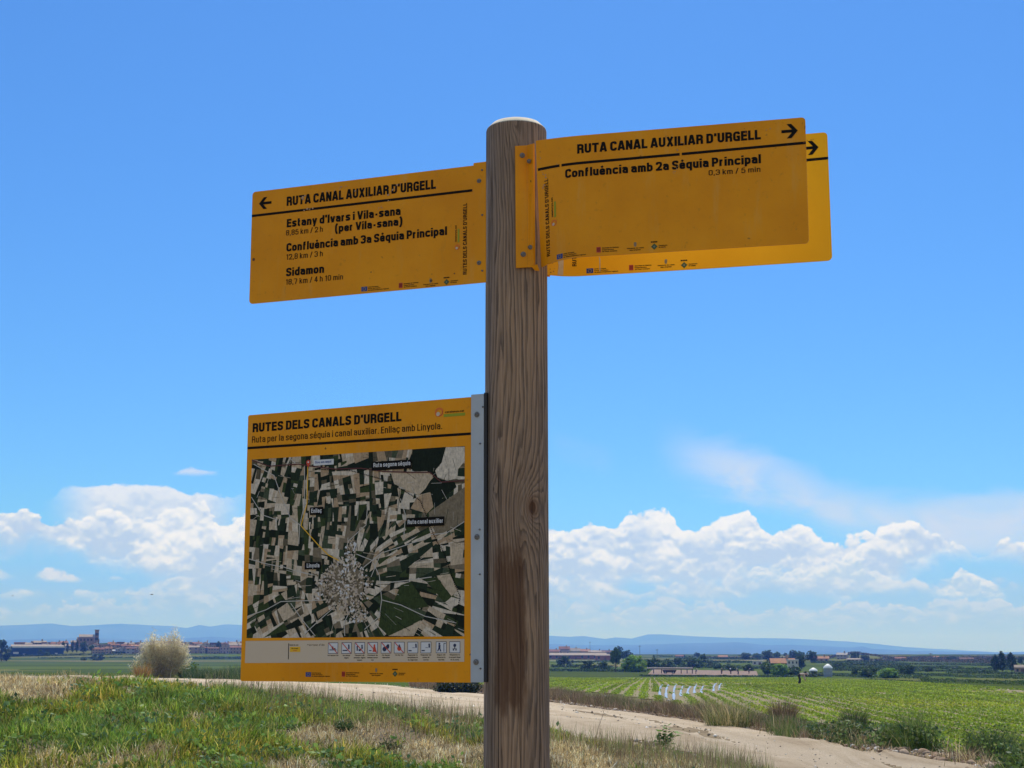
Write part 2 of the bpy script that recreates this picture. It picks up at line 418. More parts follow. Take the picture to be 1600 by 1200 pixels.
def f_ground(b):
    P = b.tex('Object'); x, y, z = b.sep(P)
    n = b.noise(P, 0.9, 8, 0.7); n2 = b.noise(P, 14.0, 6, 0.7)
    near = b.ramp(b.add(b.mul(n, .6), b.mul(n2, .4)), [(0.3, (0.10, 0.075, 0.045)), (0.5, (0.22, 0.17, 0.11)), (0.7, (0.34, 0.28, 0.19))])
    # far farmland: long strips of different crops
    q = b.vec(b.mul(x, 0.35), y, 0.0)
    q = b.vm('ADD', q, b.vm('MULTIPLY', b.noise(P, 0.004, 3, 0.5, 0, True), (60.0, 60.0, 0.0)))
    cell = b.voro(q, 0.017, 'F1', out='Color')
    r = b.sep(cell)[0]
    far = b.ramp(r, [(0.0, (0.028, 0.06, 0.014)), (0.25, (0.055, 0.105, 0.02)), (0.45, (0.085, 0.13, 0.026)), (0.6, (0.035, 0.065, 0.018)), (0.74, (0.15, 0.15, 0.05)), (0.86, (0.25, 0.20, 0.10))], 'CONSTANT')
    far = b.mix(0.45, far, b.ramp(b.noise(b.vm('MULTIPLY', q, (.5, 1, 1)), 0.12, 9, 0.75), [(0.32, (0.015, 0.035, 0.01)), (0.68, (0.17, 0.18, 0.05))]))
    dist = b.m('SQRT', b.add(b.mul(x, x), b.mul(y, y)))
    f = b.step(dist, 55.0, 120.0)
    far = b.mix(b.step(dist, 1150.0, 2000.0), far, b.mix(b.step(b.noise(q, .02, 5, .6), .4, .6), (0.02, 0.032, 0.025), (0.06, 0.06, 0.04)))
    return {'col': b.mix(f, near, far), 'bump': b.bump(b.add(n, n2), 0.5, 0.04)}
M_GROUND = mat('ground', rough=1.0, spec=0.0, fn=f_ground)
rs = np.concatenate([[0.0, 1, 2, 3.5], np.arange(5, 14, .6), np.arange(14, 24, .1), np.geomspace(24, 100, 110), np.geomspace(103, 500, 60), np.geomspace(520, 26000, 60)])
az = R(1) * np.concatenate([np.arange(-180, -34, 4.0), np.arange(-34, 34.01, 0.2), np.arange(37, 180.1, 4.0)])
az[-1] = math.pi
az[0] = -math.pi
polar(rs, az, 'ground', M_GROUND, lambda x, y: H(x, y) - 0.20 * track_mask(x, y) * (y > 0))

# ------------------------------------------------------------ dirt track
def f_track(b):
    P = b.tex('Object'); c = b.attr('cross', 'Fac')
    n = b.noise(P, 0.5, 8, 0.65); n2 = b.noise(P, 22.0, 5, 0.75); n3 = b.noise(b.vec(b.mul(c, 9.0), b.mul(b.attr('along', 'Fac'), 0.25)), 1.0, 5, 0.6)
    col = b.ramp(b.add(b.mul(n, .35), b.add(b.mul(n3, .45), b.mul(n2, .2))), [(0.34, (0.32, 0.235, 0.145)), (0.47, (0.53, 0.415, 0.28)), (0.60, (0.66, 0.54, 0.385))])
    rut = b.m('MAXIMUM', b.step(b.m('ABSOLUTE', b.sub(c, 0.27)), 0.10, 0.03), b.step(b.m('ABSOLUTE', b.sub(c, 0.72)), 0.10, 0.03))
    col = b.mix(b.mul(rut, 0.7), col, (0.62, 0.505, 0.36))
    st = b.voro(P, 26.0, 'F1'); col = b.mix(b.mul(b.step(st, 0.16, 0.1), b.step(n, .4, .6)), col, (0.17, 0.135, 0.105))
    return {'col': col, 'bump': b.bump(b.add(b.mul(n2, 1.0), b.mul(n3, 2.0)), 1.0, 0.07)}
M_TRACK = mat('track', rough=1.0, spec=0.02, fn=f_track)
na, nc = 260, 17
fe, ne = resample(FE, na), resample(NE, na)
cs = np.linspace(0, 1, nc)
TP = fe[:, None] * (1 - cs)[None, :, None] + ne[:, None] * cs[None, :, None]
# ragged edges
wob = (fbm(np.arange(na) * .35, np.zeros(na), 3) - .5) * .9
TP[:, 0, 1] += wob; TP[:, -1, 1] -= (fbm(np.arange(na) * .35, np.zeros(na), 8) - .5) * 0.7
TX, TY = TP[..., 0], TP[..., 1]
edge = np.minimum(cs, 1 - cs)[None, :]
rutd = 0.075 * (np.exp(-((cs - .27) / .09) ** 2) + np.exp(-((cs - .72) / .09) ** 2))[None, :]
TZ = H(TX, TY) + 0.03 - rutd - 0.16 * (edge < 0.01) + 0.06 * fbm(TX * 1.6, TY * 1.1, 4)
k = (np.arange(na - 1)[:, None] * nc + np.arange(nc - 1)[None]).ravel()
me = np_mesh('dirt_track', np.stack([TX, TY, TZ], -1).reshape(-1, 3), [np.stack([k, k + nc, k + nc + 1, k + 1], 1)], [M_TRACK], smooth=True)
for nm, arr in (('cross', np.broadcast_to(cs[None], (na, nc))), ('along', np.broadcast_to(np.arange(na)[:, None] * .35, (na, nc)))):
    a = me.attributes.new(nm, 'FLOAT', 'POINT'); a.data.foreach_set('value', np.ascontiguousarray(arr, np.float32).ravel())
link('dirt_track', me, kind='structure')

def gravel():
    rg = np.random.default_rng(140); n = 9000
    i = rg.integers(0, na - 1, n); c = rg.random(n); c = np.where(rg.random(n) < .55, np.where(rg.random(n) < .5, np.abs(rg.normal(0, .10, n)), 1 - np.abs(rg.normal(0, .12, n))), np.where(rg.random(n) < .5, rg.normal(.5, .07, n), c)).clip(.01, .99)
    f = rg.random(n); X = TX[i, (c * (nc - 1)).astype(int)] * (1 - f) + TX[i + 1, (c * (nc - 1)).astype(int)] * f + rg.normal(0, .06, n); Y = TY[i, (c * (nc - 1)).astype(int)] * (1 - f) + TY[i + 1, (c * (nc - 1)).astype(int)] * f + rg.normal(0, .1, n)
    S = rg.uniform(.008, .022, n) * np.where(rg.random(n) < .1, 2.0, 1) * np.clip(Y / 26, .8, 2)
    o8 = np.array([(1, 0, 0), (0, 1, 0), (-1, 0, 0), (0, -1, 0), (0, 0, .7), (0, 0, -.7)], float); F8 = np.array([(0, 1, 4), (1, 2, 4), (2, 3, 4), (3, 0, 4), (1, 0, 5), (2, 1, 5), (3, 2, 5), (0, 3, 5)])
    an = rg.random(n) * 6.28; V = o8[None] * S[:, None, None] * rg.uniform(.7, 1.3, (n, 6, 1)); co, si = np.cos(an)[:, None], np.sin(an)[:, None]
    V = np.stack([V[..., 0] * co - V[..., 1] * si + X[:, None], V[..., 0] * si + V[..., 1] * co + Y[:, None], V[..., 2] + (H(X, Y) + .03)[:, None]], -1)
    m_ = mat('gravel', rough=.95, spec=.05, fn=lambda b: {'col': b.attr('tint')})
    link('gravel', np_mesh('gravel', V.reshape(-1, 3), [(F8[None] + (np.arange(n) * 6)[:, None, None]).reshape(-1, 3)], [m_], tint=tints(n, [(0.36, 0.30, 0.23), (0.55, 0.5, 0.42), (0.22, 0.18, 0.14), (0.66, 0.62, 0.55)], .2, 6, rg)), None, 'loose gravel scattered over the dirt track', 'gravel', None, 'stuff')

# ------------------------------------------------------------ crop field beyond the track
FIELD_PX = [(700, 1068), (862, 1078), (960, 1086), (1040, 1100), (1140, 1112), (1240, 1126), (1340, 1140), (1420, 1155), (1600, 1184), (1800, 1232), (2500, 1420), (2800, 1110), (2400, 1090), (1760, 1086), (1600, 1079), (1480, 1070), (1400, 1064.5), (1250, 1059), (1100, 1056.5), (1000, 1055.5), (880, 1052), (700, 1050)]
FP = np.array([G(*p)[:2] for p in FIELD_PX])
def inpoly(P, x, y):
    x = np.asarray(x, float); y = np.asarray(y, float); r = np.zeros(x.shape, bool); j = len(P) - 1
    for i in range(len(P)):
        xi, yi = P[i]; xj, yj = P[j]
        c = ((yi > y) != (yj > y)) & (x < (xj - xi) * (y - yi) / (yj - yi + 1e-12) + xi); r ^= c; j = i
    return r
ROWA = math.atan((1012 - 800) / FPX); ROWD = 0.86
def f_soil(b):
    x, y, z = b.sep(b.tex('Object')); P = b.tex('Object')
    c = b.m('FRACT', b.m('DIVIDE', b.sub(x, b.mul(y, math.tan(ROWA))), ROWD))
    r = b.step(b.m('ABSOLUTE', b.sub(c, 0.5)), 0.5, 0.1)
    n = b.noise(P, 1.2, 8, 0.7)
    col = b.ramp(n, [(0.3, (0.17, 0.145, 0.07)), (0.7, (0.30, 0.25, 0.14))])
    return {'col': col, 'bump': b.bump(b.add(r, n), 0.6, 0.1)}
M_SOIL = mat('field_soil', rough=0.95, spec=0.1, fn=f_soil)
polys = []
xs = np.arange(-14, 150, .9); ys = np.concatenate([np.arange(10, 90, .9), np.geomspace(91, 345, 90)])
X, Y = np.meshgrid(xs * 1.0, ys); X = X * np.clip(Y / 110, .5, 3.2)
ins = inpoly(FP, X, Y)
V = np.stack([X, Y, H(X, Y) + 0.035], -1).reshape(-1, 3); n = len(xs)
k = (np.arange(len(ys) - 1)[:, None] * n + np.arange(n - 1)[None]).ravel(); q = np.stack([k, k + 1, k + n + 1, k + n], 1)
q = q[ins.ravel()[q].all(1)]
link('field', np_mesh('field', V, [q], [M_SOIL], smooth=True), kind='structure')

def leaf_quads(C, size, up=0.4, elong=1.6, rg=rng, ax=None):
    """one bent leaf (two triangles-ish quad) at every centre; returns verts (N*4,3), faces"""
    n = len(C); d = rg.normal(size=(n, 3)); d[:, 2] = np.abs(d[:, 2]) * up + d[:, 2] * (1 - up)
    if ax is not None: d = d + ax
    d /= np.linalg.norm(d, axis=1, keepdims=True) + 1e-9
    w = np.cross(d, rg.normal(size=(n, 3))); w /= np.linalg.norm(w, axis=1, keepdims=True) + 1e-9
    s = np.asarray(size)[:, None] if hasattr(size, '__len__') else size
    a = C - d * s * elong * .5; e = C + d * s * elong * .5
    V = np.stack([a, C + w * s * .5, e, C - w * s * .5], 1).reshape(-1, 3)
    k = np.arange(n) * 4
    return V, np.stack([k, k + 1, k + 2, k + 3], 1)
def tints(n, cols, jit=0.25, rep=1, rg=rng, w=None):
    cols = np.array(cols); c = cols[rg.choice(len(cols), n, p=w)]
    c = c * (1 + jit * rg.normal(size=(n, 1))).clip(.4, 1.8)
    return np.repeat(np.clip(c, 0.005, .9), rep, 0)

gravel()
# plants in rows: many small leaves, thinner with distance
film_px = [(1031, 1088, 1073), (1041, 1091, 1073), (1053, 1094, 1072), (1064, 1088, 1075), (1075, 1085, 1076), (1085, 1083, 1073), (1096, 1083, 1075), (1115, 1080, 1071), (1124, 1078, 1071)]
film_px = [(a, c + 1, d - 2.5) for a, c, d in film_px]
FILMS = [(G(px, p0)[:2], G(px + 4, p1)[:2]) for px, p0, p1 in film_px]
def crops():
    Cs = []; Ss = []; Rt = []
    tanr = math.tan(ROWA)
    for xr in np.arange(-40, 190, ROWD):
        if _h(np.array([int(xr * 100)]), np.array([3]), 9)[0] < .02: continue
        y = 11.0
        yy = []
        while y < 340:
            yy.append(y); y += max(0.22, y * 0.0042)
        yy = np.array(yy) + rng.normal(0, .06, len(yy)); xx = xr + tanr * yy
        ok = inpoly(FP, xx, yy) & (np.abs(np.arctan2(xx, yy)) < R(38)) & (xx > -16)
        
        for (fx, fy), (gx_, gy_) in FILMS:
            tt = np.clip((yy - fy) / (gy_ - fy), 0, 1); ok &= ~((np.abs(xx - fx - (gx_ - fx) * tt) < .23) & (yy > fy - 4) & (yy < gy_ + .5))
        # gaps in the stand
        ok &= fbm(xx * .08, yy * .05, 31) + rng.random(len(xx)) * .25 > 0.47
        xx, yy = xx[ok], yy[ok]
        if len(xx) == 0: continue
        nl = np.where(yy < 60, 19, np.where(yy < 130, 12, 7))
        xx = np.repeat(xx, nl); yy = np.repeat(yy, nl)
        s = np.clip(0.034 + yy * .00042, .042, .15)
        xx = xx + rng.normal(0, .125, len(xx)); yy2 = yy + rng.normal(0, .12, len(yy))
        zz = H(xx, yy2) + .045 + rng.random(len(xx)) * .10
        Cs.append(np.stack([xx, yy2, zz], 1)); Ss.append(s); Rt.append(np.full(len(xx), .80 + .40 * float(_h(np.array([int(xr * 137)]), np.array([7]), 5)[0])))
    C = np.concatenate(Cs); S = np.concatenate(Ss)
    V, F = leaf_quads(C, S, .7, 1.7)
    t = tints(len(C), [(0.215, 0.32, 0.022), (0.27, 0.37, 0.03), (0.33, 0.39, 0.04), (0.155, 0.25, 0.022)], .25)
    pat = fbm(C[:, 0] * .05, C[:, 1] * .03, 77)[:, None]
    t = t * np.concatenate(Rt)[:, None] * (0.8 + .5 * pat) * np.where(pat > .55, np.array([1.15, 1.02, .9]), 1.0)
    print('crop leaves', len(C))
    return link('crop_rows', np_mesh('crop_rows', V, [F], [M_LEAF], tint=np.repeat(t, 4, 0)), kind='stuff',
                label='low bright green crop growing in rows on the field beyond the track', cat='crop')
crops()
# furrows under shiny pale film
M_FILM = mat('plastic_film', (0.26, 0.32, 0.40), 0.4, spec=0.3)
tanr = math.tan(ROWA)
for i, (px, p0, p1) in enumerate(film_px):
    a = G(px, p0); c = G(px + 4, p1)
    P0 = np.array(a[:2]); P1 = np.array(c[:2]); m_ = MB(); n = 26; vs = []; fs = []
    for j in range(n):
        t = j / (n - 1); p = P0 + (P1 - P0) * t; w = 0.075 + .02 * math.sin(j * 1.7 + i) + .02 * math.sin(j * .6)
        bow = -0.10 * t * (1 - t) * 4
        for k2, (dx, dz) in enumerate(((-w, .0), (-w * .6, .05), (w * .6, .05), (w, .0))):
            xx, yy = p[0] + dx + bow, p[1]; vs.append((xx, yy, float(H(xx, yy)) + .04 + dz * min(1, j / 3, (n - 1 - j) / 3) + .02 * math.sin(j * 2.3 + k2)))
    fs = [(j * 4 + k2, j * 4 + k2 + 1, j * 4 + 5 + k2, j * 4 + 4 + k2) for j in range(n - 1) for k2 in range(3)]
    m_._add(vs, fs)
    words = ['leftmost', 'second from the left', 'third from the left', 'fourth from the left', 'middle', 'fourth from the right', 'third from the right', 'second from the right', 'rightmost']
    m_.obj('film_strip', M_FILM, smooth=True, label='pale shiny plastic film over a furrow, %s of the nine strips' % words[i], cat='plastic film', group='strips of plastic film in the field')

# ------------------------------------------------------------ grass
def blades(name, X, Y, hgt, wid, lean, cols, jit=.25, weights=None, label=None, cat='grass', zoff=0.0, seed=1, curl=1.0, kind='stuff', tintmul=None):
    rg = np.random.default_rng(seed); n = len(X)
    Z = H(X, Y) + zoff
    B = np.stack([X, Y, Z - .01], 1)
    a = rg.random(n) * 2 * math.pi; ln = np.abs(rg.normal(0, 1, n)) * lean
    D = np.stack([np.cos(a) * np.sin(ln), np.sin(a) * np.sin(ln), np.cos(ln)], 1)
    b2 = rg.random(n) * 2 * math.pi
    ln2 = ln + curl * np.abs(rg.normal(0, .45, n))
    D2 = np.stack([np.cos(a) * np.sin(ln2), np.sin(a) * np.sin(ln2), np.cos(ln2)], 1)
    W = np.stack([np.cos(b2), np.sin(b2), np.zeros(n)], 1) * (wid * .5)[:, None]
    Mi = B + D * (hgt * .55)[:, None]; T = Mi + D2 * (hgt * .45)[:, None]
    T[:, 2] = np.maximum(T[:, 2], Z + .01)
    V = np.stack([B - W, B + W, Mi - W * .8, Mi + W * .8, T], 1).reshape(-1, 3)
    k = np.arange(n) * 5
    c = tints(n, cols, jit, 1, rg, weights)
    if tintmul is not None: c = c * tintmul
    me = np_mesh(name, V, [np.stack([k, k + 1, k + 3, k + 2], 1), np.stack([k + 2, k + 3, k + 4], 1)], [M_LEAF], tint=np.repeat(c, 5, 0))
    return link(name, me, label=label, cat=cat, kind=kind)
GREEN = [(0.178, 0.279, 0.035), (0.262, 0.343, 0.048), (0.355, 0.38, 0.069), (0.13, 0.207, 0.035), (0.476, 0.415, 0.112)]
STRAW = [(0.562, 0.437, 0.218), (0.674, 0.546, 0.3), (0.449, 0.341, 0.164), (0.772, 0.669, 0.423), (0.337, 0.246, 0.123)]
SPOTS = [(50, 1085, 2.0, -.4), (10, 1065, 2.0, -.35), (150, 1082, 1.6, -.3), (190, 1100, 1.6, .4), (255, 1086, 1.8, .5), (340, 1088, 1.8, .6), (330, 1125, 1.3, -.5), (230, 1180, 1.2, -.3), (600, 1165, 1.6, -.65), (520, 1150, .9, -.4), (690, 1185, 1.3, -.7), (720, 1140, 1.5, -.25), (640, 1130, 1.5, -.15), (250, 1190, .8, -.4), (40, 1190, .9, -.4), (180, 1135, 1.1, -.25),
         (900, 1188, 2.6, -.9), (1000, 1192, 2.4, -.9), (1090, 1198, 1.8, -.7), (900, 1150, 1.2, .15), (980, 1155, 1.0, .2), (1060, 1178, .6, .2),
         (420, 1110, 2.5, .5), (450, 1090, 3, .55), (300, 1110, 2.0, .45), (250, 1150, 1.6, .45), (480, 1185, 1.0, .45), (380, 1160, 1.4, .4), (100, 1150, 1.8, .4), (540, 1120, 1.8, .3), (620, 1165, .35, .9)]
SPW = [(*G(px, py)[:2], r * .36, v) for px, py, r, v in SPOTS]
def greenness(x, y):
    g = (fbm(x * 1.1, y * .9, 91, 4) - .5) * 1.5 + 0.10 + (fbm(x * 4.1, y * 3.4, 92, 3) - .5) * 1.1
    for sx, sy, r, v in SPW: g = g + v * np.exp(-(((x - sx) / r) ** 2 + ((y - sy) / (r * 1.1)) ** 2))
    return g
def near_points(n, d0, d1, a0, a1, seed, pw=1.0):
    rg = np.random.default_rng(seed); u = rg.random(n)
    d = (d0 ** -pw + u * (d1 ** -pw - d0 ** -pw)) ** (-1 / pw)
    a = R(1) * (a0 + (a1 - a0) * rg.random(n))
    return d * np.sin(a), d * np.cos(a), rg
def bank():
    rg = np.random.default_rng(11); n = 690000
    y = rg.uniform(11.6, 19.5, n); px = rg.uniform(-860, 1330, n); x = (px - 800) / FPX * y
    yc = np.interp(px, [300, 760, 900, 1150], [17.2, 16.6, 15.6, 14.2]); ok = (y < yc + 1.2) & (rg.random(n) < sst(px, 1330, 1150) + .1)
    x, y = x[ok], y[ok]; g = greenness(x, y); r = rg.random(len(x))
    # clumps: blades gather in tussocks that lean their own way
    cl = fbm(x * 4.5, y * 4.5, 41, 2); keep = rg.random(len(x)) < sst(cl, .22, .6) * .9 + .22; x, y, g, r, cl = x[keep], y[keep], g[keep], r[keep], cl[keep]
    gm = r < sst(g, -.26, .30)
    xg, yg, gg, cg = x[gm], y[gm], g[gm], cl[gm]
    hg = (.035 + .105 * rg.random(len(xg)) ** 1.5 + .05 * np.clip(gg, 0, 1)) * (0.55 + 1.0 * cg); wg = .005 + .010 * rg.random(len(xg)) ** 1.5
    kind = fbm(xg * 1.3, yg * 1.1, 19, 3)
    tm = (0.35 + 1.3 * fbm(xg * 2.8, yg * 2.4, 13, 3))[:, None] * np.where((kind > .54)[:, None], np.array([.86, .98, 1.0]), np.where((kind < .42)[:, None], np.array([1.2, 1.02, .9]), np.array([1.0, 1.0, .9])))
    blades('green_grass', xg, yg, hg, wg, .85, GREEN, .45, label='fresh green grass covering the bank in front of the track', seed=3, tintmul=tm, curl=1.2)
    xs, ys, cs = x[~gm], y[~gm], cl[~gm]; hs = (.04 + .09 * rg.random(len(xs))) * (.6 + .8 * cs); ws = .0045 + .007 * rg.random(len(xs)) ** 1.5
    tm = (0.3 + 1.4 * fbm(xs * 2.8, ys * 2.4, 23, 3))[:, None]
    blades('dry_grass', xs, ys, hs, ws, 1.25, STRAW, .42, label='matted dry straw-coloured grass between the green patches of the bank', seed=4, curl=1.8, tintmul=tm)
    # broad-leaved weeds among the grass
    n = 2000; yb = rg.uniform(12, 17, n); pb = rg.uniform(-800, 1150, n); xb = (pb - 800) / FPX * yb; gb = greenness(xb, yb) + .5 * (fbm(xb * 1.7, yb * 1.7, 88, 3) - .5); k = gb > .12; xb, yb = xb[k], yb[k]; m = 9
    C = np.stack([np.repeat(xb, m), np.repeat(yb, m), np.repeat(H(xb, yb), m)], 1) + np.abs(rg.normal(0, 1, (len(xb) * m, 3))) * np.array([0, 0, .045]) + rg.normal(0, .045, (len(xb) * m, 3)) * np.array([1, 1, 0]) + np.array([0, 0, .03])
    V, F = leaf_quads(C, rg.uniform(.018, .045, len(C)), .25, 1.7, rg); t = tints(len(xb), [(0.13, 0.25, 0.06), (0.18, 0.3, 0.07), (0.22, 0.32, 0.07), (0.12, 0.2, 0.09)], .25, m, rg)
    link('clover', np_mesh('clover', V, [F], [M_LEAF], tint=np.repeat(t, 4, 0)), None, 'small broad-leaved weeds spread through the green grass of the bank', 'weeds', None, 'stuff')
    # taller seed stalks along the crest and in loose groups
    n = 12000; px = rg.uniform(330, 1200, n); yc = np.interp(px, [300, 760, 900, 1150], [17.2, 16.6, 15.6, 14.2]); y = yc - rg.random(n) ** 2 * 2.2 + .3; x = (px - 800) / FPX * y
    k = fbm(x * 1.6, y * 1.2, 95, 3) + .25 * rg.random(n) > .62; x, y = x[k], y[k]; n = len(x)
    blades('seed_stalks', x, y, .10 + .24 * rg.random(n) ** 1.6, np.full(n, .0045), .2, [(0.34, 0.28, 0.15), (0.22, 0.26, 0.08), (0.26, 0.18, 0.12)], .25, label='thin upright seed stalks along the crest of the grass bank', seed=5, curl=.35)
bank()
# ------------------------------------------------------------ verge weeds
def to_px(x, y, z):
    x = np.asarray(x, float); d = y * math.cos(PITCH) + (z - EYE) * math.sin(PITCH)
    return 800 + x / d * FPX
fe_l = resample(FE, 4000)
def verge_pts(n, lo, hi, seed, px0, px1, pw=1.0):
    rg = np.random.default_rng(seed); i = rg.integers(0, len(fe_l), n * 6)
    off = lo + (hi - lo) * rg.random(n * 6) ** pw
    x = fe_l[i, 0] + rg.normal(0, .15, n * 6); y = fe_l[i, 1] + off
    p = to_px(x, y, 0); ok = (p > px0) & (p < px1) & (y > 8)
    return x[ok][:n], y[ok][:n], rg
BROWN = [(0.20, 0.13, 0.075), (0.29, 0.20, 0.12), (0.13, 0.085, 0.05), (0.38, 0.29, 0.18)]
WEED = [(0.09, 0.155, 0.03), (0.13, 0.195, 0.045), (0.065, 0.11, 0.03), (0.20, 0.21, 0.075)]
x, y, rg = verge_pts(60000, 1.1, 7.5, 21, 640, 1260, 1.1); n = len(x)
c = fbm(x * .8, y * .3, 61); ok = c + .3 * rg.random(n) > .48; x, y = x[ok], y[ok]; n = len(x)
blades('dead_weeds', x, y, .14 + .62 * rg.random(n) ** 1.3 * fbm(x * 1.2, y * .5, 62) * 1.7, np.full(n, .014), .45, BROWN, .3, label='tangle of dead brown weeds on the far side of the track beside the post', seed=22)
x, y, rg = verge_pts(16000, 1.8, 9.0, 23, 850, 1250); n = len(x)
blades('verge_grass', x, y, .25 + .5 * rg.random(n) * fbm(x * .9, y * .4, 64) * 1.5, np.full(n, .011), .3, WEED + [(0.22, 0.2, 0.08)], .3, label='patchy green and yellow grass behind the dead weeds', seed=24)
def patchy(name, n, lo, hi, px0, px1, hmin, hmax, wid, cols, label, seed, thr, lean=.4, curl=1.0):
    x, y, rg = verge_pts(n, lo, hi, seed, px0, px1); c = fbm(x * 1.1, y * .8, seed + 40, 3); k = c + .22 * rg.random(len(x)) > thr; x, y, c = x[k], y[k], c[k]; n = len(x)
    tm = (.5 + 1.0 * fbm(x * 1.9, y * 1.2, seed + 41, 3))[:, None]
    blades(name, x, y, (hmin + (hmax - hmin) * rg.random(n) ** 1.6) * np.clip((c - thr + .25) * 3.2, .25, 1.6), wid * (.6 + .8 * rg.random(n)), lean, cols, .35, label=label, seed=seed + 1, curl=curl, tintmul=tm)
patchy('roadside_weeds', 62000, 2.3, 4.6, 1225, 2500, .10, .55, .010, WEED + [(0.14, 0.2, 0.05)], 'dark green weeds growing along the right verge between stones and crop', 25, .60)
patchy('roadside_dead_weeds', 44000, .8, 4.6, 1180, 2500, .08, .46, .008, BROWN + STRAW[:2], 'dry brown stems mixed into the green weeds of the right verge', 125, .60, .7, 1.4)
patchy('low_verge_weeds', 27000, 1.5, 4.5, 1225, 2500, .03, .14, .014, WEED, 'low creeping weeds between the stones of the right verge', 225, .50, .9, 1.5)
def verge_leaves():
    x, y, rg = verge_pts(7000, 2.3, 4.6, 325, 1230, 2500); k = fbm(x * 1.1, y * .8, 65, 3) > .52; x, y = x[k], y[k]; m = 8
    C = np.stack([np.repeat(x, m), np.repeat(y, m), np.repeat(H(x, y), m)], 1) + rg.normal(0, .07, (len(x) * m, 3)) * np.array([1, 1, 0]); C[:, 2] += rg.random(len(C)) * .42
    V, F = leaf_quads(C, rg.uniform(.02, .055, len(C)), .3, 1.8, rg); t = tints(len(x), WEED + [(0.05, 0.10, 0.05), (0.13, 0.2, 0.06)], .3, m, rg)
    link('leafy_weeds', np_mesh('leafy_weeds', V, [F], [M_LEAF], tint=np.repeat(t, 4, 0)), None, 'leafy dark weeds mixed into the right verge', 'weeds', None, 'stuff')
verge_leaves()
x, y, rg = verge_pts(16000, .1, 2.2, 27, 850, 1760); n = len(x); c = fbm(x * 1.1, y * .8, 68); ok = c > .5; x, y = x[ok], y[ok]; n = len(x)
blades('verge_straw', x, y, .05 + .14 * rg.random(n), np.full(n, .011), .9, STRAW[:3] + BROWN[:2], .3, label='short dry straw and dead stems on the rubble edge of the track', seed=28)
# left: weeds behind the track and at the field edge
x, y, rg = verge_pts(16000, .3, 5.0, 29, 285, 420); n = len(x)
blades('tall_weeds', x, y, .35 + 1.0 * rg.random(n) * fbm(x * .7, y * .3, 70) * 1.7, .02 + .02 * rg.random(n), .3, [(0.05, 0.10, 0.03), (0.08, 0.14, 0.035), (0.12, 0.16, 0.06), (0.3, 0.29, 0.14)], .3, label='tall green weeds beside the dry bush at the back of the track', seed=30)
x, y, rg = verge_pts(20000, -1.0, 7.0, 31, -80, 215); n = len(x)
blades('field_edge_weeds', x, y, .12 + .5 * rg.random(n) ** 1.5 * fbm(x * .7, y * .3, 71) * 1.6, .018 + .015 * rg.random(n), .4, WEED + STRAW[:3] + [(0.13, 0.17, 0.10)], .3, label='grey green weeds and straw along the edge of the left field', seed=32)

# ------------------------------------------------------------ single tufts and plants
def tuft(name, px, py, hpx, wpx, n, cols, label, cat, seed, lean=.3, group=None, leaf=0):
    gx, gy, gz = G(px, py); rg = np.random.default_rng(seed); s = mpp(gy)
    r = wpx * s * .5; a = rg.random(n) * 2 * math.pi; q = r * .55 * np.sqrt(rg.random(n))
    X = q * np.cos(a); Y = q * np.sin(a) * .8; h = hpx * s * (.45 + .65 * rg.random(n)) * (1 - .4 * (q / r) ** 2)
    ln = np.abs(rg.normal(0, 1, n)) * lean + .35 * q / r
    a2 = a + rg.normal(0, .7, n); w = np.full(n, max(.006, s * .45))
    D = np.stack([np.cos(a2) * np.sin(ln), np.sin(a2) * np.sin(ln), np.cos(ln)], 1)
    l2 = ln + np.abs(rg.normal(0, .35, n)); D2 = np.stack([np.cos(a2) * np.sin(l2), np.sin(a2) * np.sin(l2), np.cos(l2)], 1)
    B = np.stack([X, Y, H(X + gx, Y + gy) - gz - .02], 1); b2 = rg.random(n) * 6.28
    W = np.stack([np.cos(b2), np.sin(b2), 0 * b2], 1) * w[:, None] * .5
    Mi = B + D * (h * .55)[:, None]; T = Mi + D2 * (h * .45)[:, None]
    V = np.stack([B - W, B + W, Mi - W * .8, Mi + W * .8, T], 1).reshape(-1, 3); k = np.arange(n) * 5
    t = np.repeat(tints(n, cols, .28, 1, rg), 5, 0); F = [np.stack([k, k + 1, k + 3, k + 2], 1), np.stack([k + 2, k + 3, k + 4], 1)]
    if leaf:
        i = rg.integers(0, n, leaf); f = rg.random(leaf)[:, None]
        LV, LF = leaf_quads(B[i] + (T[i] - B[i]) * (.3 + .7 * f), s * 2.2, .3, 2.0, rg)
        F.append(LF + len(V)); V = np.vstack([V, LV]); t = np.vstack([t, np.repeat(tints(leaf, cols, .3, 1, rg), 4, 0)])
    o = link(name, np_mesh(name, V, F, [M_LEAF], tint=t), None, label, cat, group); o.location = (gx, gy, gz); return o
tuft('grass_tuft', 1140, 1138, 56, 130, 1100, WEED + STRAW[:3], 'wide clump of green and yellow grass at the far track edge, right of the post', 'grass tuft', 41, .35)
tuft('grass_tuft', 1090, 1125, 40, 60, 420, WEED + STRAW[:2] + BROWN[:2], 'smaller yellowish grass clump just left of the wide green clump', 'grass tuft', 42, .35)
tuft('weed_tuft', 1224, 1124, 40, 62, 900, BROWN[:3] + [(0.05, 0.06, 0.03)], 'dark brown dead weed tuft right of the wide green grass clump', 'weed', 43, .5)
tuft('weed_tuft', 1335, 1140, 40, 64, 750, [(0.04, 0.07, 0.025), (0.06, 0.09, 0.03), (0.10, 0.10, 0.05)], 'dark green weed tuft in the middle of the right verge', 'weed', 44, .3)
tuft('weed_tuft', 1548, 1186, 60, 110, 900, [(0.04, 0.08, 0.03), (0.07, 0.12, 0.04), (0.11, 0.15, 0.05)], 'big leafy dark weed clump at the right end of the verge', 'weed', 45, .3, None, 900)
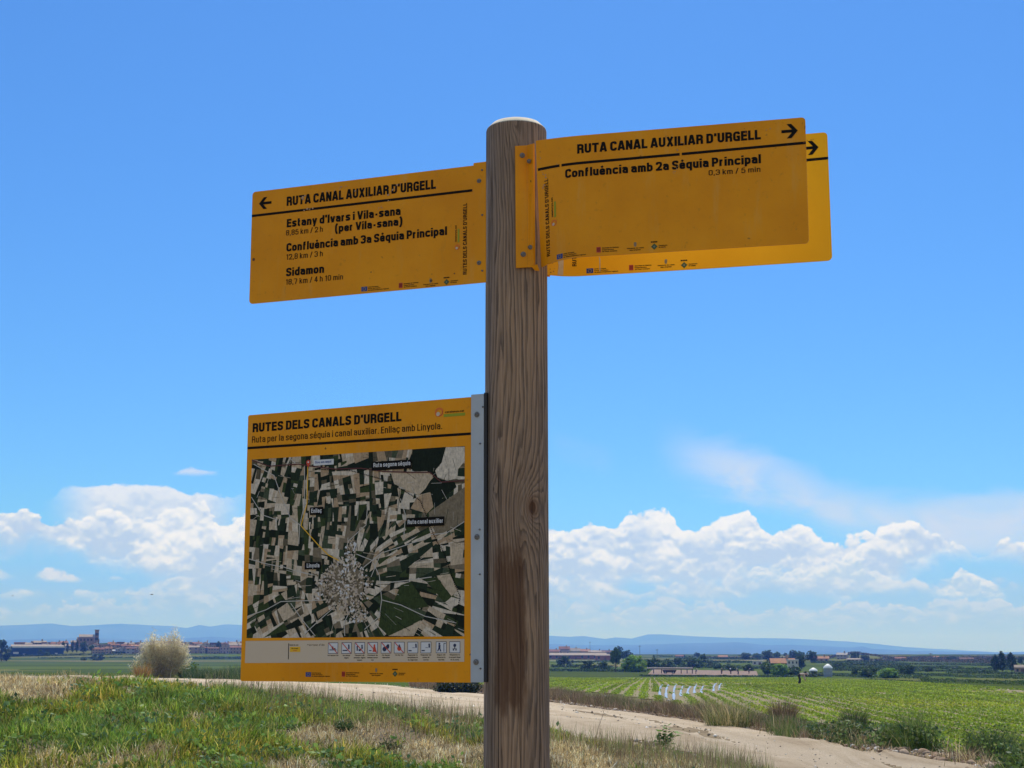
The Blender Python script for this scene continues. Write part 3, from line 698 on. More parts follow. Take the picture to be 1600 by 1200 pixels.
tuft('weed_tuft', 1413, 1172, 26, 18, 160, [(0.035, 0.075, 0.045), (0.05, 0.10, 0.05)], 'small dark bluish weed standing alone among the stones', 'weed', 46, .25, None, 160)
tuft('weed_tuft', 1383, 1168, 16, 16, 120, [(0.10, 0.12, 0.04), (0.16, 0.15, 0.06)], 'tiny yellowish weed left of the small dark weed by the stones', 'weed', 47, .35)
tuft('weed_tuft', 540, 1138, 20, 34, 260, [(0.05, 0.10, 0.03), (0.08, 0.14, 0.05)], 'dark leafy weed in the grass bank below the map board', 'weed', 48, .5, None, 220)
tuft('weed_tuft', 612, 1172, 22, 40, 300, [(0.03, 0.06, 0.02), (0.05, 0.09, 0.03)], 'dark green weed in dry straw left of the post', 'weed', 49, .6, None, 260)

def seedling():
    gx, gy, gz = G(1038, 1172); s = mpp(gy); rg = np.random.default_rng(50)
    o = empty('leafy_seedling', (gx, gy, gz), 'bright green broad-leaved seedling rising above the dry grass right of the post', 'plant')
    m_ = MB(); tips = []
    for a, h, ln in ((0.2, 38, .12), (2.2, 30, .35), (3.6, 22, .4), (5.2, 26, .5), (1.2, 18, .55), (5.9, 33, .7)):
        p = Vector((0, 0, -.02)); q = Vector((math.cos(a) * ln, math.sin(a) * ln * .5, 1)).normalized() * h * s
        m_.tube([p, p + q * .5 + Vector((0, 0, .01)), p + q], [.005, .004, .0025], 5)
        for t in (.45, .6, .75, .88, 1.0): tips.append((p + q * t, a))
    m_.obj('stem', mat('seedling_stem', (0.16, 0.2, 0.06)), o)
    vs = []; fs = []
    for p, a in tips:
        for k in range(3):
            aa = a + k * 2.1 + rg.normal(0, .3); L = s * rg.uniform(7, 12); d = Vector((math.cos(aa), math.sin(aa) * .8, rg.uniform(-.1, .6))).normalized()
            w = d.cross(Vector((0, 0, 1))).normalized() * L * .33; n = w.cross(d).normalized() * L * .08
            b = len(vs); e = [p, p + d * L * .35 + w - n, p + d * L * .75 + w * .7, p + d * L - n * 2, p + d * L * .75 - w * .7, p + d * L * .35 - w - n, p + d * L * .5 + n]
            vs += [tuple(v) for v in e]; fs += [(b, b + 1, b + 6), (b + 1, b + 2, b + 6), (b + 2, b + 3, b + 6), (b + 3, b + 4, b + 6), (b + 4, b + 5, b + 6), (b + 5, b, b + 6)]
    t = np.repeat(tints(len(vs) // 7, [(0.13, 0.24, 0.04), (0.17, 0.28, 0.05), (0.09, 0.18, 0.035)], .2, 1, rg), 7, 0)
    link('foliage', np_mesh('foliage', vs, [np.array(fs)], [M_LEAF], tint=t), o)
seedling()
gx, gy, gz = G(931, 1160); s = mpp(gy); m_ = MB()
m_.tube([(0, 0, -.03), (4 * s, 0, 22 * s), (11 * s, .02, 40 * s), (15 * s, .02, 56 * s)], [.004, .0035, .003, .002], 5)
for t, a in ((.5, -1), (.65, 1), (.8, -1), (.9, 1)): m_.tube([(15 * s * t, 0, 56 * s * t), (15 * s * t + a * 3 * s, .01, 56 * s * t + 7 * s)], [.0025, .0012], 4)
m_.obj('dry_stalk', mat('dry_stalk', (0.2, 0.14, 0.10)), label='lone tall leaning dead stalk in the grass just right of the post', cat='stalk').location = (gx, gy, gz)

# the big dry bush
def dry_bush():
    gx, gy, gz = G(255, 1060); s = mpp(gy); rg = np.random.default_rng(51)
    o = empty('dry_bush', (gx, gy, gz), 'large pale dried-out bush of feathery stems left of the map board', 'bush')
    HT, RX = 78 * s, 48 * s; m_ = MB(); segs = []
    for i in range(420):
        th = rg.uniform(-1, 1); el = rg.random() ** .5; dp = rg.normal(0, .4); pl = float(.74 + .42 * vnoise(np.array([th * 4.2 + 3]), np.array([.5]), 77)[0])
        tip = Vector((RX * th * (1.0 - .35 * el) + rg.normal(0, .12), dp + rg.normal(0, .3), HT * (.25 + .66 * el) * math.sqrt(max(.12, 1 - .16 * th ** 4)) * pl * rg.uniform(.9, 1.15)))
        p0 = Vector((tip.x * .35 + rg.normal(0, .12), tip.y * .4, -.1)); p1 = p0.lerp(tip, .55) + Vector((tip.x * .10, 0, HT * .06)); segs.append((p0, p1, tip))
        if i < 120: m_.tube([p0, p1, tip], [.014, .010, .004], 3, cap=False)
    m_.obj('stems', mottled('dead_stem', (0.26, 0.19, 0.11), (0.46, 0.37, 0.24), 3), o)
    n = 17000; i = rg.integers(0, len(segs), n); f = rg.random(n) ** .55
    A = np.array([[tuple(q) for q in sg] for sg in segs])[i]
    P = np.where((f < .55)[:, None], A[:, 0] + (A[:, 1] - A[:, 0]) * (f / .55)[:, None], A[:, 1] + (A[:, 2] - A[:, 1]) * ((f - .55) / .45)[:, None])
    P = P + rg.normal(0, .10, (n, 3)); P[:, 2] = np.maximum(P[:, 2], .03)
    D = rg.normal(0, .8, (n, 3)); D[:, 2] = D[:, 2] * .8 + .2; D /= np.linalg.norm(D, axis=1, keepdims=True)
    L = rg.uniform(.08, .30, n)[:, None]; W = rg.normal(size=(n, 3)); W[:, 2] *= .4; W /= np.linalg.norm(W, axis=1, keepdims=True); W *= .019
    V = np.stack([P - W, P + W, P + D * L + W * .6, P + D * L - W * .6], 1).reshape(-1, 3); k = np.arange(n) * 4
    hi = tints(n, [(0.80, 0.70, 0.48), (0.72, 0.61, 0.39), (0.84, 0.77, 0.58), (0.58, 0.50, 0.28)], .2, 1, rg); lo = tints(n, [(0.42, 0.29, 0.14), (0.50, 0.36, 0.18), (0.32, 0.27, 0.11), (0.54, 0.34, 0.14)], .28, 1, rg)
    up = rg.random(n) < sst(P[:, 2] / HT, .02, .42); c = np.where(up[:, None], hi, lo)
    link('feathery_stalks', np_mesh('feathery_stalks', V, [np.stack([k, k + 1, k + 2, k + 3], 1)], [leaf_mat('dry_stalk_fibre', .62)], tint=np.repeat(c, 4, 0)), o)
    mb_ = mat('bare_stem', (0.55, 0.5, 0.4))
    for bx, h in ((-18, 12), (14, 13)):
        m_ = MB(); m_.tube([(bx * s, -.9, -.05), (bx * s + .06, -.95, h * s * .6), (bx * s + .10, -.9, h * s)], [.02, .016, .012], 5); m_.obj('bare_stem', mb_, o)
dry_bush()
tuft('weed_bush', 292, 1059, 26, 36, 500, [(0.12, 0.19, 0.04), (0.16, 0.23, 0.05), (0.09, 0.15, 0.04)], 'bright green weed bush at the right foot of the dry bush', 'bush', 52, .4, None, 700)
tuft('weed_bush', 222, 1060, 30, 34, 420, [(0.36, 0.20, 0.07), (0.28, 0.15, 0.06), (0.42, 0.28, 0.12)], 'orange brown dead weeds at the left foot of the dry bush', 'bush', 53, .35)
tuft('weed_bush', 715, 1083, 26, 96, 1600, [(0.02, 0.035, 0.015), (0.035, 0.05, 0.02), (0.06, 0.07, 0.03)], 'low dark bush at the track edge under the lower right board corner', 'bush', 54, .5, None, 2600)

# ------------------------------------------------------------ stones
def stone_mesh(name, seed, m_):
    rg = np.random.default_rng(seed); bm = bmesh.new(); bmesh.ops.create_icosphere(bm, subdivisions=2, radius=1.0)
    ax = rg.normal(size=(7, 3)); ax /= np.linalg.norm(ax, axis=1, keepdims=True); cut = rg.uniform(.55, .85, 7)
    for v in bm.verts:
        c = np.array(v.co)
        for a, q in zip(ax, cut):
            d = c @ a
            if d > q: c = c - a * (d - q)
        v.co = c * np.array([1, .8, .6]) + rg.normal(0, .03, 3)
    me = bpy.data.meshes.new(name); bm.to_mesh(me); bm.free(); me.materials.append(m_); return me
M_STONE = mottled('stone', (0.46, 0.41, 0.34), (0.74, 0.70, 0.62), 2.5, 0.9, .5, .05)
SM = [stone_mesh('stone', 60 + i, M_STONE) for i in range(5)]
stones = [(1273, 1139, 8, 'pale stone at the left end of the row of stones'), (1284, 1140, 10, 'second stone of the row, between two pale stones'), (1293, 1143, 11, 'flat pale stone left of the dark green weed tuft'), (1310, 1147, 9, 'rounded pale stone under the dark green weed tuft'), (1336, 1152, 12, 'grey stone beside the track below the dark green weed tuft'), (1352, 1153, 12, 'white stone catching the sun in the middle of the verge'), (1344, 1159, 9, 'flat stone lying closest to the track in the middle of the row'), (1388, 1162, 14, 'broad pale slab left of the small dark bluish weed'), (1400, 1160, 9, 'small stone behind the broad pale slab'), (1441, 1166, 14, 'biggest white rock right of the small dark bluish weed'), (1436, 1173, 13, 'lower half of the pair of white rocks right of the bluish weed'), (1452, 1178, 8, 'small stone right of the pair of white rocks'), (1468, 1178, 14, 'pale flat rock near the track edge on the right'), (1482, 1183, 9, 'grey stone right of the pale flat rock'), (1512, 1186, 9, 'small pale stone under the big leafy weed clump'), (1536, 1193, 12, 'white stone near the right lower corner'), (1560, 1195, 9, 'small grey stone near the right edge'), (1576, 1183, 10, 'stone inside the weeds at the right edge'), (1592, 1198, 11, 'rightmost stone at the very edge of the photo'), (1218, 1134, 8, 'small pale stone under the dark brown dead tuft'), (946, 1090, 7, 'white stone among dead weeds right of the post'), (1045, 1096, 6, 'small bright stone in front of the film strips'), (1017, 1110, 9, 'yellowish stone on the rubble bank below the film strips')]
for i, (px, py, w, lb) in enumerate(stones):
    gx, gy, gz = G(px, py); s = w * mpp(gy) * .78
    o = link('stone', SM[i % 5], None, lb, 'stone', 'stones along the far edge of the track'); o.location = (gx, gy, gz + s * .2); o.scale = (s, s, s * .9); o.rotation_euler = (0, 0, i * 1.7)
# rubble: stones nobody could count
def rubble():
    rg = np.random.default_rng(70); base = np.array([v.co[:] for v in SM[0].vertices]); bt = np.array([p.vertices[:] for p in SM[0].polygons])
    x1, y1, _ = verge_pts(9000, -.15, 2.2, 71, 700, 1760); x2 = FE[0, 0] * 0 + rg.uniform(2.0, 6.5, 900); y2 = np.interp(x2, NE[np.argsort(NE[:, 0]), 0], NE[np.argsort(NE[:, 0]), 1]) + rg.random(900) ** 2 * 1.3
    X = np.concatenate([x1, x2]); Y = np.concatenate([y1, y2]); n = len(X); S = rg.uniform(.012, .055, n) * np.where(rg.random(n) < .12, 2.0, 1); S[len(x1):] *= .55
    an = rg.random(n) * 6.28; c, s = np.cos(an), np.sin(an)
    V = base[None] * S[:, None, None]; V = np.stack([V[..., 0] * c[:, None] - V[..., 1] * s[:, None] + X[:, None], V[..., 0] * s[:, None] + V[..., 1] * c[:, None] + Y[:, None], V[..., 2] + (H(X, Y) + .03 + S * .2)[:, None]], -1)
    F = (bt[None] + (np.arange(n) * len(base))[:, None, None]).reshape(-1, 3)
    t = tints(n, [(0.30, 0.22, 0.15), (0.24, 0.165, 0.105), (0.22, 0.15, 0.10), (0.36, 0.27, 0.19), (0.28, 0.19, 0.12), (0.55, 0.5, 0.43)], .2, len(base), rg)
    me = np_mesh('rubble', V.reshape(-1, 3), [F], [M_RUB], tint=t); link('rubble', me, label='small stones and clods scattered along both edges of the track', cat='rubble', kind='stuff')
M_RUB = mat('rubble', rough=.95, spec=.1, fn=lambda b: {'col': b.attr('tint')})
rubble()
# ------------------------------------------------------------ trees
def crown_mesh(name, seed, shape, ncl, nlf, cols, leaf):
    rg = np.random.default_rng(seed); C = []
    for i in range(ncl):
        while True:
            p = rg.uniform(-1, 1, 3)
            if np.linalg.norm(p) < 1 and np.linalg.norm(p) > .25: break
        C.append(p)
    C = np.array(C); z = (C[:, 2] + 1) / 2
    if shape == 'round': c = np.stack([C[:, 0] * .5, C[:, 1] * .5, .14 + z * .84], 1)
    elif shape == 'poplar':
        w = np.sin(np.clip(z * .93 + .07, 0, 1) * math.pi) ** .6; c = np.stack([C[:, 0] * .42 * w, C[:, 1] * .42 * w, .06 + z * .93], 1)
    elif shape == 'bush': c = np.stack([C[:, 0] * .5, C[:, 1] * .5, .03 + z ** 1.15 * .9], 1)
    else: c = np.stack([C[:, 0] * .5, C[:, 1] * .5, .32 + z * .66], 1)
    rr = rg.uniform(.06, .13, ncl) * (.8 if shape == 'poplar' else 1.15)
    i = np.repeat(np.arange(ncl), nlf); d = rg.normal(size=(len(i), 3)); d /= np.linalg.norm(d, axis=1, keepdims=True); d *= rg.random((len(i), 1)) ** .4
    P = c[i] + d * rr[i][:, None] * np.array([1, 1, .8]); P[:, 2] = np.maximum(P[:, 2], .01)
    V, F = leaf_quads(P, rg.uniform(.6, 1.3, len(P)) * leaf, .2, 1.5, rg)
    cl = tints(ncl, cols, .22, 1, rg); t = cl[i] * (1 + .22 * rg.normal(size=(len(i), 1))).clip(.5, 1.6)
    return np_mesh(name, V, [F], [M_LEAF], tint=np.repeat(t.clip(.004, .8), 4, 0))
def trunk_mesh(seed, h, r, nb=7, z0=.12):
    rg = np.random.default_rng(seed); m_ = MB()
    m_.tube([(0, 0, -.03), (.01, 0, h * .4), (-.01, .01, h)], [r * 1.3, r, r * .45], 7)
    for k in range(nb):
        a = k * 2.4; z = z0 + (h - z0) * (k + .5) / nb; L = rg.uniform(.2, .36)
        m_.tube([(0, 0, z), (math.cos(a) * L * .5, math.sin(a) * L * .5, z + L * .45), (math.cos(a) * L, math.sin(a) * L, z + L * .8)], [r * .5, r * .3, r * .12], 5)
    return m_.mesh('trunk', [M_BARK])
DG = [(0.04, 0.075, 0.022), (0.058, 0.10, 0.028), (0.032, 0.062, 0.024)]
MG = [(0.07, 0.13, 0.03), (0.09, 0.16, 0.035), (0.055, 0.105, 0.03)]
BG_ = [(0.19, 0.33, 0.04), (0.24, 0.38, 0.05), (0.14, 0.26, 0.04)]
PROTO = {
 'bright': (crown_mesh('crown', 80, 'bush', 130, 42, BG_, .05), trunk_mesh(80, .55, .03)),
 'round': (crown_mesh('crown', 81, 'round', 70, 34, DG, .055), trunk_mesh(81, .6, .035)),
 'round2': (crown_mesh('crown', 82, 'tree', 60, 34, MG, .055), trunk_mesh(82, .65, .04)),
 'bush': (crown_mesh('crown', 83, 'bush', 60, 34, DG, .06), trunk_mesh(83, .5, .03)),
 'bush2': (crown_mesh('crown', 84, 'bush', 64, 34, MG, .06), trunk_mesh(84, .5, .03)),
 'poplar': (crown_mesh('crown', 85, 'poplar', 110, 30, DG, .04), trunk_mesh(85, .85, .018, 9)),
}
_tn = [0]
def tree(px, base, top, wpx, proto, label, name='tree', cat='tree', group=None):
    gx, gy, gz = G(px, base); h = (base - top) * mpp(gy) * 1.03; w = wpx * mpp(gy) * 1.05; _tn[0] += 1
    o = empty(name, (gx, gy, gz - .02 * h), label, cat, group, rz=_tn[0] * 1.37, sc=(w, w, h))
    cm, tm = PROTO[proto]; link('trunk', tm, o); link('crown', cm, o); return o
tree(990, 1050, 1022, 34, 'bright', 'bright green rounded tree at the back edge of the crop field', 'broadleaf_tree')
tree(882, 1041, 1024, 26, 'bush', 'dark bushy tree in front of the red brick barn', 'broadleaf_tree')
tree(920, 1049, 1031, 22, 'bush', 'left one of two dark shrubs left of the bright green tree', 'shrub', 'shrub')
tree(942, 1049, 1032, 20, 'bush2', 'right one of two dark shrubs left of the bright green tree', 'shrub', 'shrub')
tree(962, 1050, 1014, 16, 'round2', 'tall mid green tree just left of the bright green tree', 'broadleaf_tree')
tree(966, 1034, 1010, 15, 'round', 'tall dark tree at the right end of the brick buildings', 'broadleaf_tree')
tree(981, 1033, 1016, 19, 'round', 'round dark tree behind the bright green tree', 'broadleaf_tree')
tree(1019, 1046, 1026, 24, 'bush2', 'green bush right behind the bright green tree', 'shrub', 'shrub')
tree(1039, 1046, 1030, 28, 'bush2', 'wide low bush behind the harvest platform, left of the middle', 'shrub', 'shrub')
tree(1058, 1042, 1028, 14, 'round', 'small dark tree behind the middle of the harvest platform', 'broadleaf_tree')
tree(1083, 1044, 1026, 34, 'bush2', 'wide mid green bush behind the right end of the harvest platform', 'shrub', 'shrub')
tree(1100, 1040, 1022, 11, 'round', 'slim dark tree with a second storey of foliage left of the white shed', 'broadleaf_tree')
tree(1110, 1042, 1032, 14, 'bush', 'low dark bush at the foot of the slim dark tree', 'shrub', 'shrub')
tree(1120, 1046, 1034, 14, 'bush2', 'round bush behind the leftmost standing field worker', 'shrub', 'shrub')
tree(1142, 1049, 1036, 26, 'bush2', 'mid green bush behind the standing field workers', 'shrub', 'shrub')
tree(1170, 1049, 1037, 18, 'bush', 'dark bush right of the standing field workers', 'shrub', 'shrub')
for i, (px, w, t) in enumerate(((1068, 6, 1023), (1089, 9, 1019.5))):
    tree(px, 1027, t, w, 'round', ['small dark tree on the far ridge above the harvest platform', 'round dark tree on the far ridge left of the white shed'][i], 'broadleaf_tree')
tree(1164, 1031, 1020, 18, 'round', 'leftmost dark tree of the row behind the white shed', 'broadleaf_tree')
tree(1184, 1031, 1021, 16, 'round2', 'middle tree of the row behind the white shed', 'broadleaf_tree')
tree(1201, 1032, 1016, 20, 'round', 'tallest tree of the row left of the farmhouse', 'broadleaf_tree')
tree(1214, 1031, 1019, 12, 'round2', 'slim tree touching the left gable of the farmhouse', 'broadleaf_tree')
tree(1227, 1026, 1020, 6, 'round', 'tiny dark tree peeping over the farmhouse roof', 'broadleaf_tree')
tree(1239, 1031, 1016, 12, 'round', 'left one of two dark trees behind the farmhouse', 'broadleaf_tree')
tree(1250, 1033, 1018, 14, 'round2', 'right one of two dark trees behind the farmhouse', 'broadleaf_tree')
tree(1253, 1046, 1024, 13, 'round', 'dark tree against the right wall of the farmhouse', 'broadleaf_tree')
tree(1268, 1036, 1017, 16, 'round', 'big egg-shaped dark tree left of the orange-roofed house', 'broadleaf_tree')
tree(1200, 1055, 1032, 22, 'bush2', 'dark green orchard tree below the farmhouse, leftmost of three', 'orchard_tree')
tree(1219, 1056, 1036, 28, 'bright', 'leafy dark orchard tree below the farmhouse, middle of three', 'orchard_tree')
tree(1241, 1056, 1040, 20, 'bush2', 'rounded orchard tree below the farmhouse, rightmost of three', 'orchard_tree')
tree(1268, 1058, 1048, 26, 'bush', 'low dark hedge bush in front of the pale dome', 'shrub', 'shrub')
tree(1285, 1057, 1049, 16, 'bush2', 'low bush touching the left side of the white tank', 'shrub', 'shrub')
tree(1311, 1046, 1033, 22, 'bush2', 'bush behind the right side of the white tank', 'shrub', 'shrub')
tree(1337, 1058, 1043, 13, 'bush', 'dark upright bush right of the white tank', 'shrub', 'shrub')
tree(1358, 1059, 1041, 26, 'bush2', 'wide mid green bush in the scrub right of the white tank', 'shrub', 'shrub')
tree(1389, 1060, 1043, 30, 'bright', 'broad leafy bush in the middle of the right scrub', 'shrub', 'shrub')
tree(1421, 1057, 1039, 18, 'round', 'dark round bush at the right end of the scrub group', 'shrub', 'shrub')
tree(1410, 1055, 1040, 14, 'bush2', 'narrow bush left of the dark round one in the right scrub', 'shrub', 'shrub')
tree(1452, 1050, 1041, 14, 'bush', 'small dark bush alone on the meadow right of the scrub group', 'shrub', 'shrub')
tree(1483, 1033, 1026, 7, 'round', 'left one of twin trees on the low brown hill', 'broadleaf_tree')
tree(1490, 1033, 1025.5, 8, 'round', 'right one of twin trees on the low brown hill', 'broadleaf_tree')
tree(1544, 1036, 1028, 4.5, 'poplar', 'thin small tree left of the poplars', 'poplar_tree')
tree(1556, 1051, 1023, 15, 'poplar', 'leftmost and lowest of the three dark poplars', 'poplar_tree')
tree(1566, 1051, 1018, 18, 'poplar', 'tallest dark poplar in the middle of the three', 'poplar_tree')
tree(1581, 1051, 1020, 19, 'poplar', 'rightmost dark poplar, beside the farm shed', 'poplar_tree')
tree(1594, 1038, 1025.5, 10, 'round', 'dark tree above the roof of the shed at the right edge', 'broadleaf_tree')
tree(1334, 1032, 1019.5, 9, 'round', 'dark tree on the hilltop right of the grey farm building', 'broadleaf_tree')
tree(1341, 1032, 1019.0, 5, 'poplar', 'pointed dark tree on the hilltop beside the grey farm building', 'poplar_tree')
tree(1351, 1033, 1023.5, 12, 'round', 'low dark tree at the right foot of the hilltop', 'broadleaf_tree')
tree(1357, 1033, 1024, 4, 'poplar', 'small pointed tree at the right end of the hilltop', 'poplar_tree')
# left side
tree(2, 1033, 998, 27, 'bush', 'dark green tree cut by the left edge of the photo', 'broadleaf_tree')
tree(151, 1032.5, 1021, 22, 'bush', 'dark green rounded bush in the fields below the church', 'shrub', 'shrub')
tree(131, 1032.5, 1026, 10, 'bush2', 'smaller bush left of the dark rounded bush below the church', 'shrub', 'shrub')
tree(98, 1021, 1002, 7, 'poplar', 'leftmost dark cypress right of the blue warehouse', 'cypress_tree')
tree(105, 1021, 1005, 5, 'poplar', 'small dark cypress second from the warehouse', 'cypress_tree')
tree(113, 1021, 1001, 6, 'poplar', 'tall dark cypress left of the church', 'cypress_tree')
tree(120, 1021, 1001, 6, 'poplar', 'dark cypress under the left end of the church', 'cypress_tree')
tree(131, 1021, 1002.5, 13, 'round', 'dark round tree below the church nave', 'broadleaf_tree')
tree(143, 1021, 1008, 9, 'round2', 'small tree below the church tower', 'broadleaf_tree')
tree(63, 1025, 1015, 11, 'bush', 'bush in front of the right half of the blue warehouse', 'shrub', 'shrub')
tree(73, 1025, 1017, 8, 'bush2', 'small bush at the right end of the blue warehouse', 'shrub', 'shrub')
tree(341, 1020, 1002, 11, 'poplar', 'dark slim tree between houses just left of the map board', 'broadleaf_tree')

# hedges and scrub: far masses of leaves along field edges
def scrub(name, lines, label, cols, seed, dens=1.0):
    rg = np.random.default_rng(seed); Cs = []; Ss = []
    for (x0, y0, x1, y1, hp) in lines:
        a = np.array(G(x0, y0)[:2]); b = np.array(G(x1, y1)[:2]); L = np.linalg.norm(b - a); s = mpp(np.linalg.norm((a + b) / 2)); h = hp * s
        n = int(abs(x1 - x0) * hp * 2.6 * dens)
        t = rg.random(n); P = a + (b - a) * t[:, None] + rg.normal(0, h * .5, (n, 2))
        top = h * (.35 + .9 * fbm(t * L / (h * 2.2), np.full(n, seed * 1.3), seed))
        Cs.append(np.stack([P[:, 0], P[:, 1], H(P[:, 0], P[:, 1]) + top * rg.random(n) ** .7], 1)); Ss.append(np.full(n, s * 1.5))
    C = np.concatenate(Cs); V, F = leaf_quads(C, np.concatenate(Ss), .2, 1.5, rg)
    t = tints(len(C), cols, .3, 4, rg)
    link(name, np_mesh(name, V, [F], [M_LEAF], tint=t), None, label, 'hedge', None, 'stuff')
scrub('far_hedges', [(860, 1043, 960, 1044, 5), (860, 1049, 1010, 1050, 5), (870, 1036, 960, 1034, 3), (1000, 1034, 1180, 1036, 4), (1010, 1042, 1200, 1046, 5), (1060, 1030, 1260, 1031, 3), (1020, 1026, 1110, 1027, 2), (1000, 1057, 1240, 1058, 3)], 'dark hedges and bushes between the fields behind the crop', DG + MG, 91)
scrub('right_scrub', [(1290, 1048, 1440, 1050, 7), (1300, 1056, 1450, 1061, 6), (1300, 1040, 1420, 1041, 6), (1420, 1045, 1620, 1048, 4), (1430, 1055, 1620, 1060, 5), (1440, 1064, 1620, 1072, 6), (1270, 1036, 1400, 1036, 4), (1480, 1052, 1620, 1054, 4), (1600, 1042, 2700, 1044, 6), (1620, 1058, 2700, 1066, 5), (1600, 1030, 2700, 1030, 5), (1350, 1062, 1480, 1070, 3), (1300, 1044, 1500, 1044, 4), (1440, 1049, 1560, 1050, 3), (1500, 1058, 1640, 1062, 4), (1520, 1040, 1640, 1042, 3), (1380, 1038, 1560, 1040, 3)], 'green scrub and rough meadow at the right beyond the crop', MG + DG + [(0.11, 0.14, 0.05)], 92, .9)
scrub('hill_scrub', [(1320, 1031, 1362, 1033, 4), (1290, 1029, 1640, 1030, 5), (1365, 1033, 1440, 1034, 5), (1380, 1031, 1480, 1032, 7), (1430, 1034, 1560, 1037, 6), (1470, 1031, 1620, 1032, 6), (1100, 1028, 1300, 1028, 3)], 'dark scrub on the low hills at the right horizon', [(0.08, 0.08, 0.045), (0.13, 0.095, 0.06), (0.05, 0.075, 0.035), (0.17, 0.12, 0.075)], 93)
scrub('left_hedges', [(-1000, 1027, 0, 1026, 5), (-900, 1036, -60, 1035, 4), (0, 1026, 250, 1025.5, 3), (60, 1030, 390, 1029, 3), (280, 1030, 400, 1030, 4), (160, 1021.5, 400, 1021.5, 3)], 'dark hedges between the fields in front of the left village', DG + MG, 94)

# ------------------------------------------------------------ buildings
M_WIN = mat('window_glass', (0.03, 0.035, 0.045), 0.2, spec=.5)
WALLS = {k: mottled('wall_' + k, tuple(c * .85 for c in v), v, .6, .9, .1) for k, v in {'cream': (0.48, 0.40, 0.30), 'ochre': (0.36, 0.25, 0.16), 'pink': (0.42, 0.30, 0.24), 'white': (0.60, 0.57, 0.52), 'grey': (0.34, 0.32, 0.30), 'brick': (0.30, 0.13, 0.08), 'stone': (0.27, 0.19, 0.13), 'navy': (0.025, 0.05, 0.10)}.items()}
ROOFS = {k: mottled('roof_' + k, tuple(c * .7 for c in v), v, .8, .9, .3) for k, v in {'tile': (0.26, 0.125, 0.075), 'dark': (0.17, 0.095, 0.065), 'orange': (0.42, 0.22, 0.12), 'pale': (0.36, 0.29, 0.22), 'fibre': (0.40, 0.37, 0.33), 'sheet': (0.62, 0.62, 0.58)}.items()}
M_TRIM = mat('window_trim', (0.6, 0.57, 0.5), .7); M_DOOR = mat('house_door', (0.12, 0.075, 0.045), .6)
def house(px, base, wpx, hpx, rpx, wall, roof, label, name='house', cat='house', group=None, yaw=0.0, dep=.8, floors=2, nw=3, door=True, flat=False, chim=True, ridge_x=True):
    gx, gy, gz = G(px, base); s = mpp(gy); w, h, r = wpx * s, hpx * s, rpx * s; d = w * dep
    o = empty(name, (gx, gy + d * .5, gz - .3), label, cat, group, rz=yaw - math.atan2(gx, gy))
    m_ = MB(); hw, hd = w / 2, d / 2
    if flat: m_.box(-hw, -hd, -.5, hw, hd, h)
    elif ridge_x:
        Mx = Matrix(((0, 0, 1, 0), (1, 0, 0, 0), (0, 1, 0, 0), (0, 0, 0, 1)))
        m_.prism([(-hd, -.5), (hd, -.5), (hd, h), (0, h + r), (-hd, h)], -hw, hw, 0, Mx)
    else:
        My = Matrix(((1, 0, 0, 0), (0, 0, 1, 0), (0, 1, 0, 0), (0, 0, 0, 1)))
        m_.prism([(-hw, -.5), (hw, -.5), (hw, h), (0, h + r), (-hw, h)], -hd, hd, 0, My)
    m_.obj('wall', WALLS[wall], o)
    m_ = MB(); e = .04 * w; t = max(.12, .6 * s)
    if flat: m_.box(-hw - e, -hd - e, h + .02, hw + e, hd + e, h + .02 + max(t, r))
    else:
        sl = r / (hd if ridge_x else hw); a = (hd if ridge_x else hw) + e
        pr = [(-a, h - e * sl + .03), (0, h + r + .03), (a, h - e * sl + .03), (a, h - e * sl + .03 + t), (0, h + r + .03 + t), (-a, h - e * sl + .03 + t)]
        m_.prism(pr, -(hw if ridge_x else hd) - e, (hw if ridge_x else hd) + e, 0, Mx if ridge_x else My)
    rf = m_.obj('roof', ROOFS[roof], o)
    if chim and not flat:
        m_ = MB(); m_.box(hw * .3, -.4, h + r * .5, hw * .3 + .8, .4, h + r + 1.3); m_.obj('chimney', WALLS[wall], rf)
    fh = h / floors
    for fl in range(floors):
        for k in range(nw):
            if door and fl == 0 and k == nw // 2: continue
            x = -hw + w * (k + .5) / nw; ww = min(1.2, w / nw * .4); z0 = fl * fh + fh * .38
            m_ = MB(); m_.box(x - ww / 2, -hd - .06, z0, x + ww / 2, -hd + .05, z0 + min(1.5, fh * .45)); wn = m_.obj('window', M_WIN, o)
            m_ = MB(); m_.box(x - ww / 2 - .12, -hd - .14, z0 - .16, x + ww / 2 + .12, -hd - .063, z0 - .003); m_.obj('sill', M_TRIM, wn)
    if door:
        x = -hw + w * (nw // 2 + .5) / nw; m_ = MB(); m_.box(x - .55, -hd - .05, -.1, x + .55, -hd + .05, min(2.2, fh * .8)); m_.obj('door', M_DOOR, o)
    return o
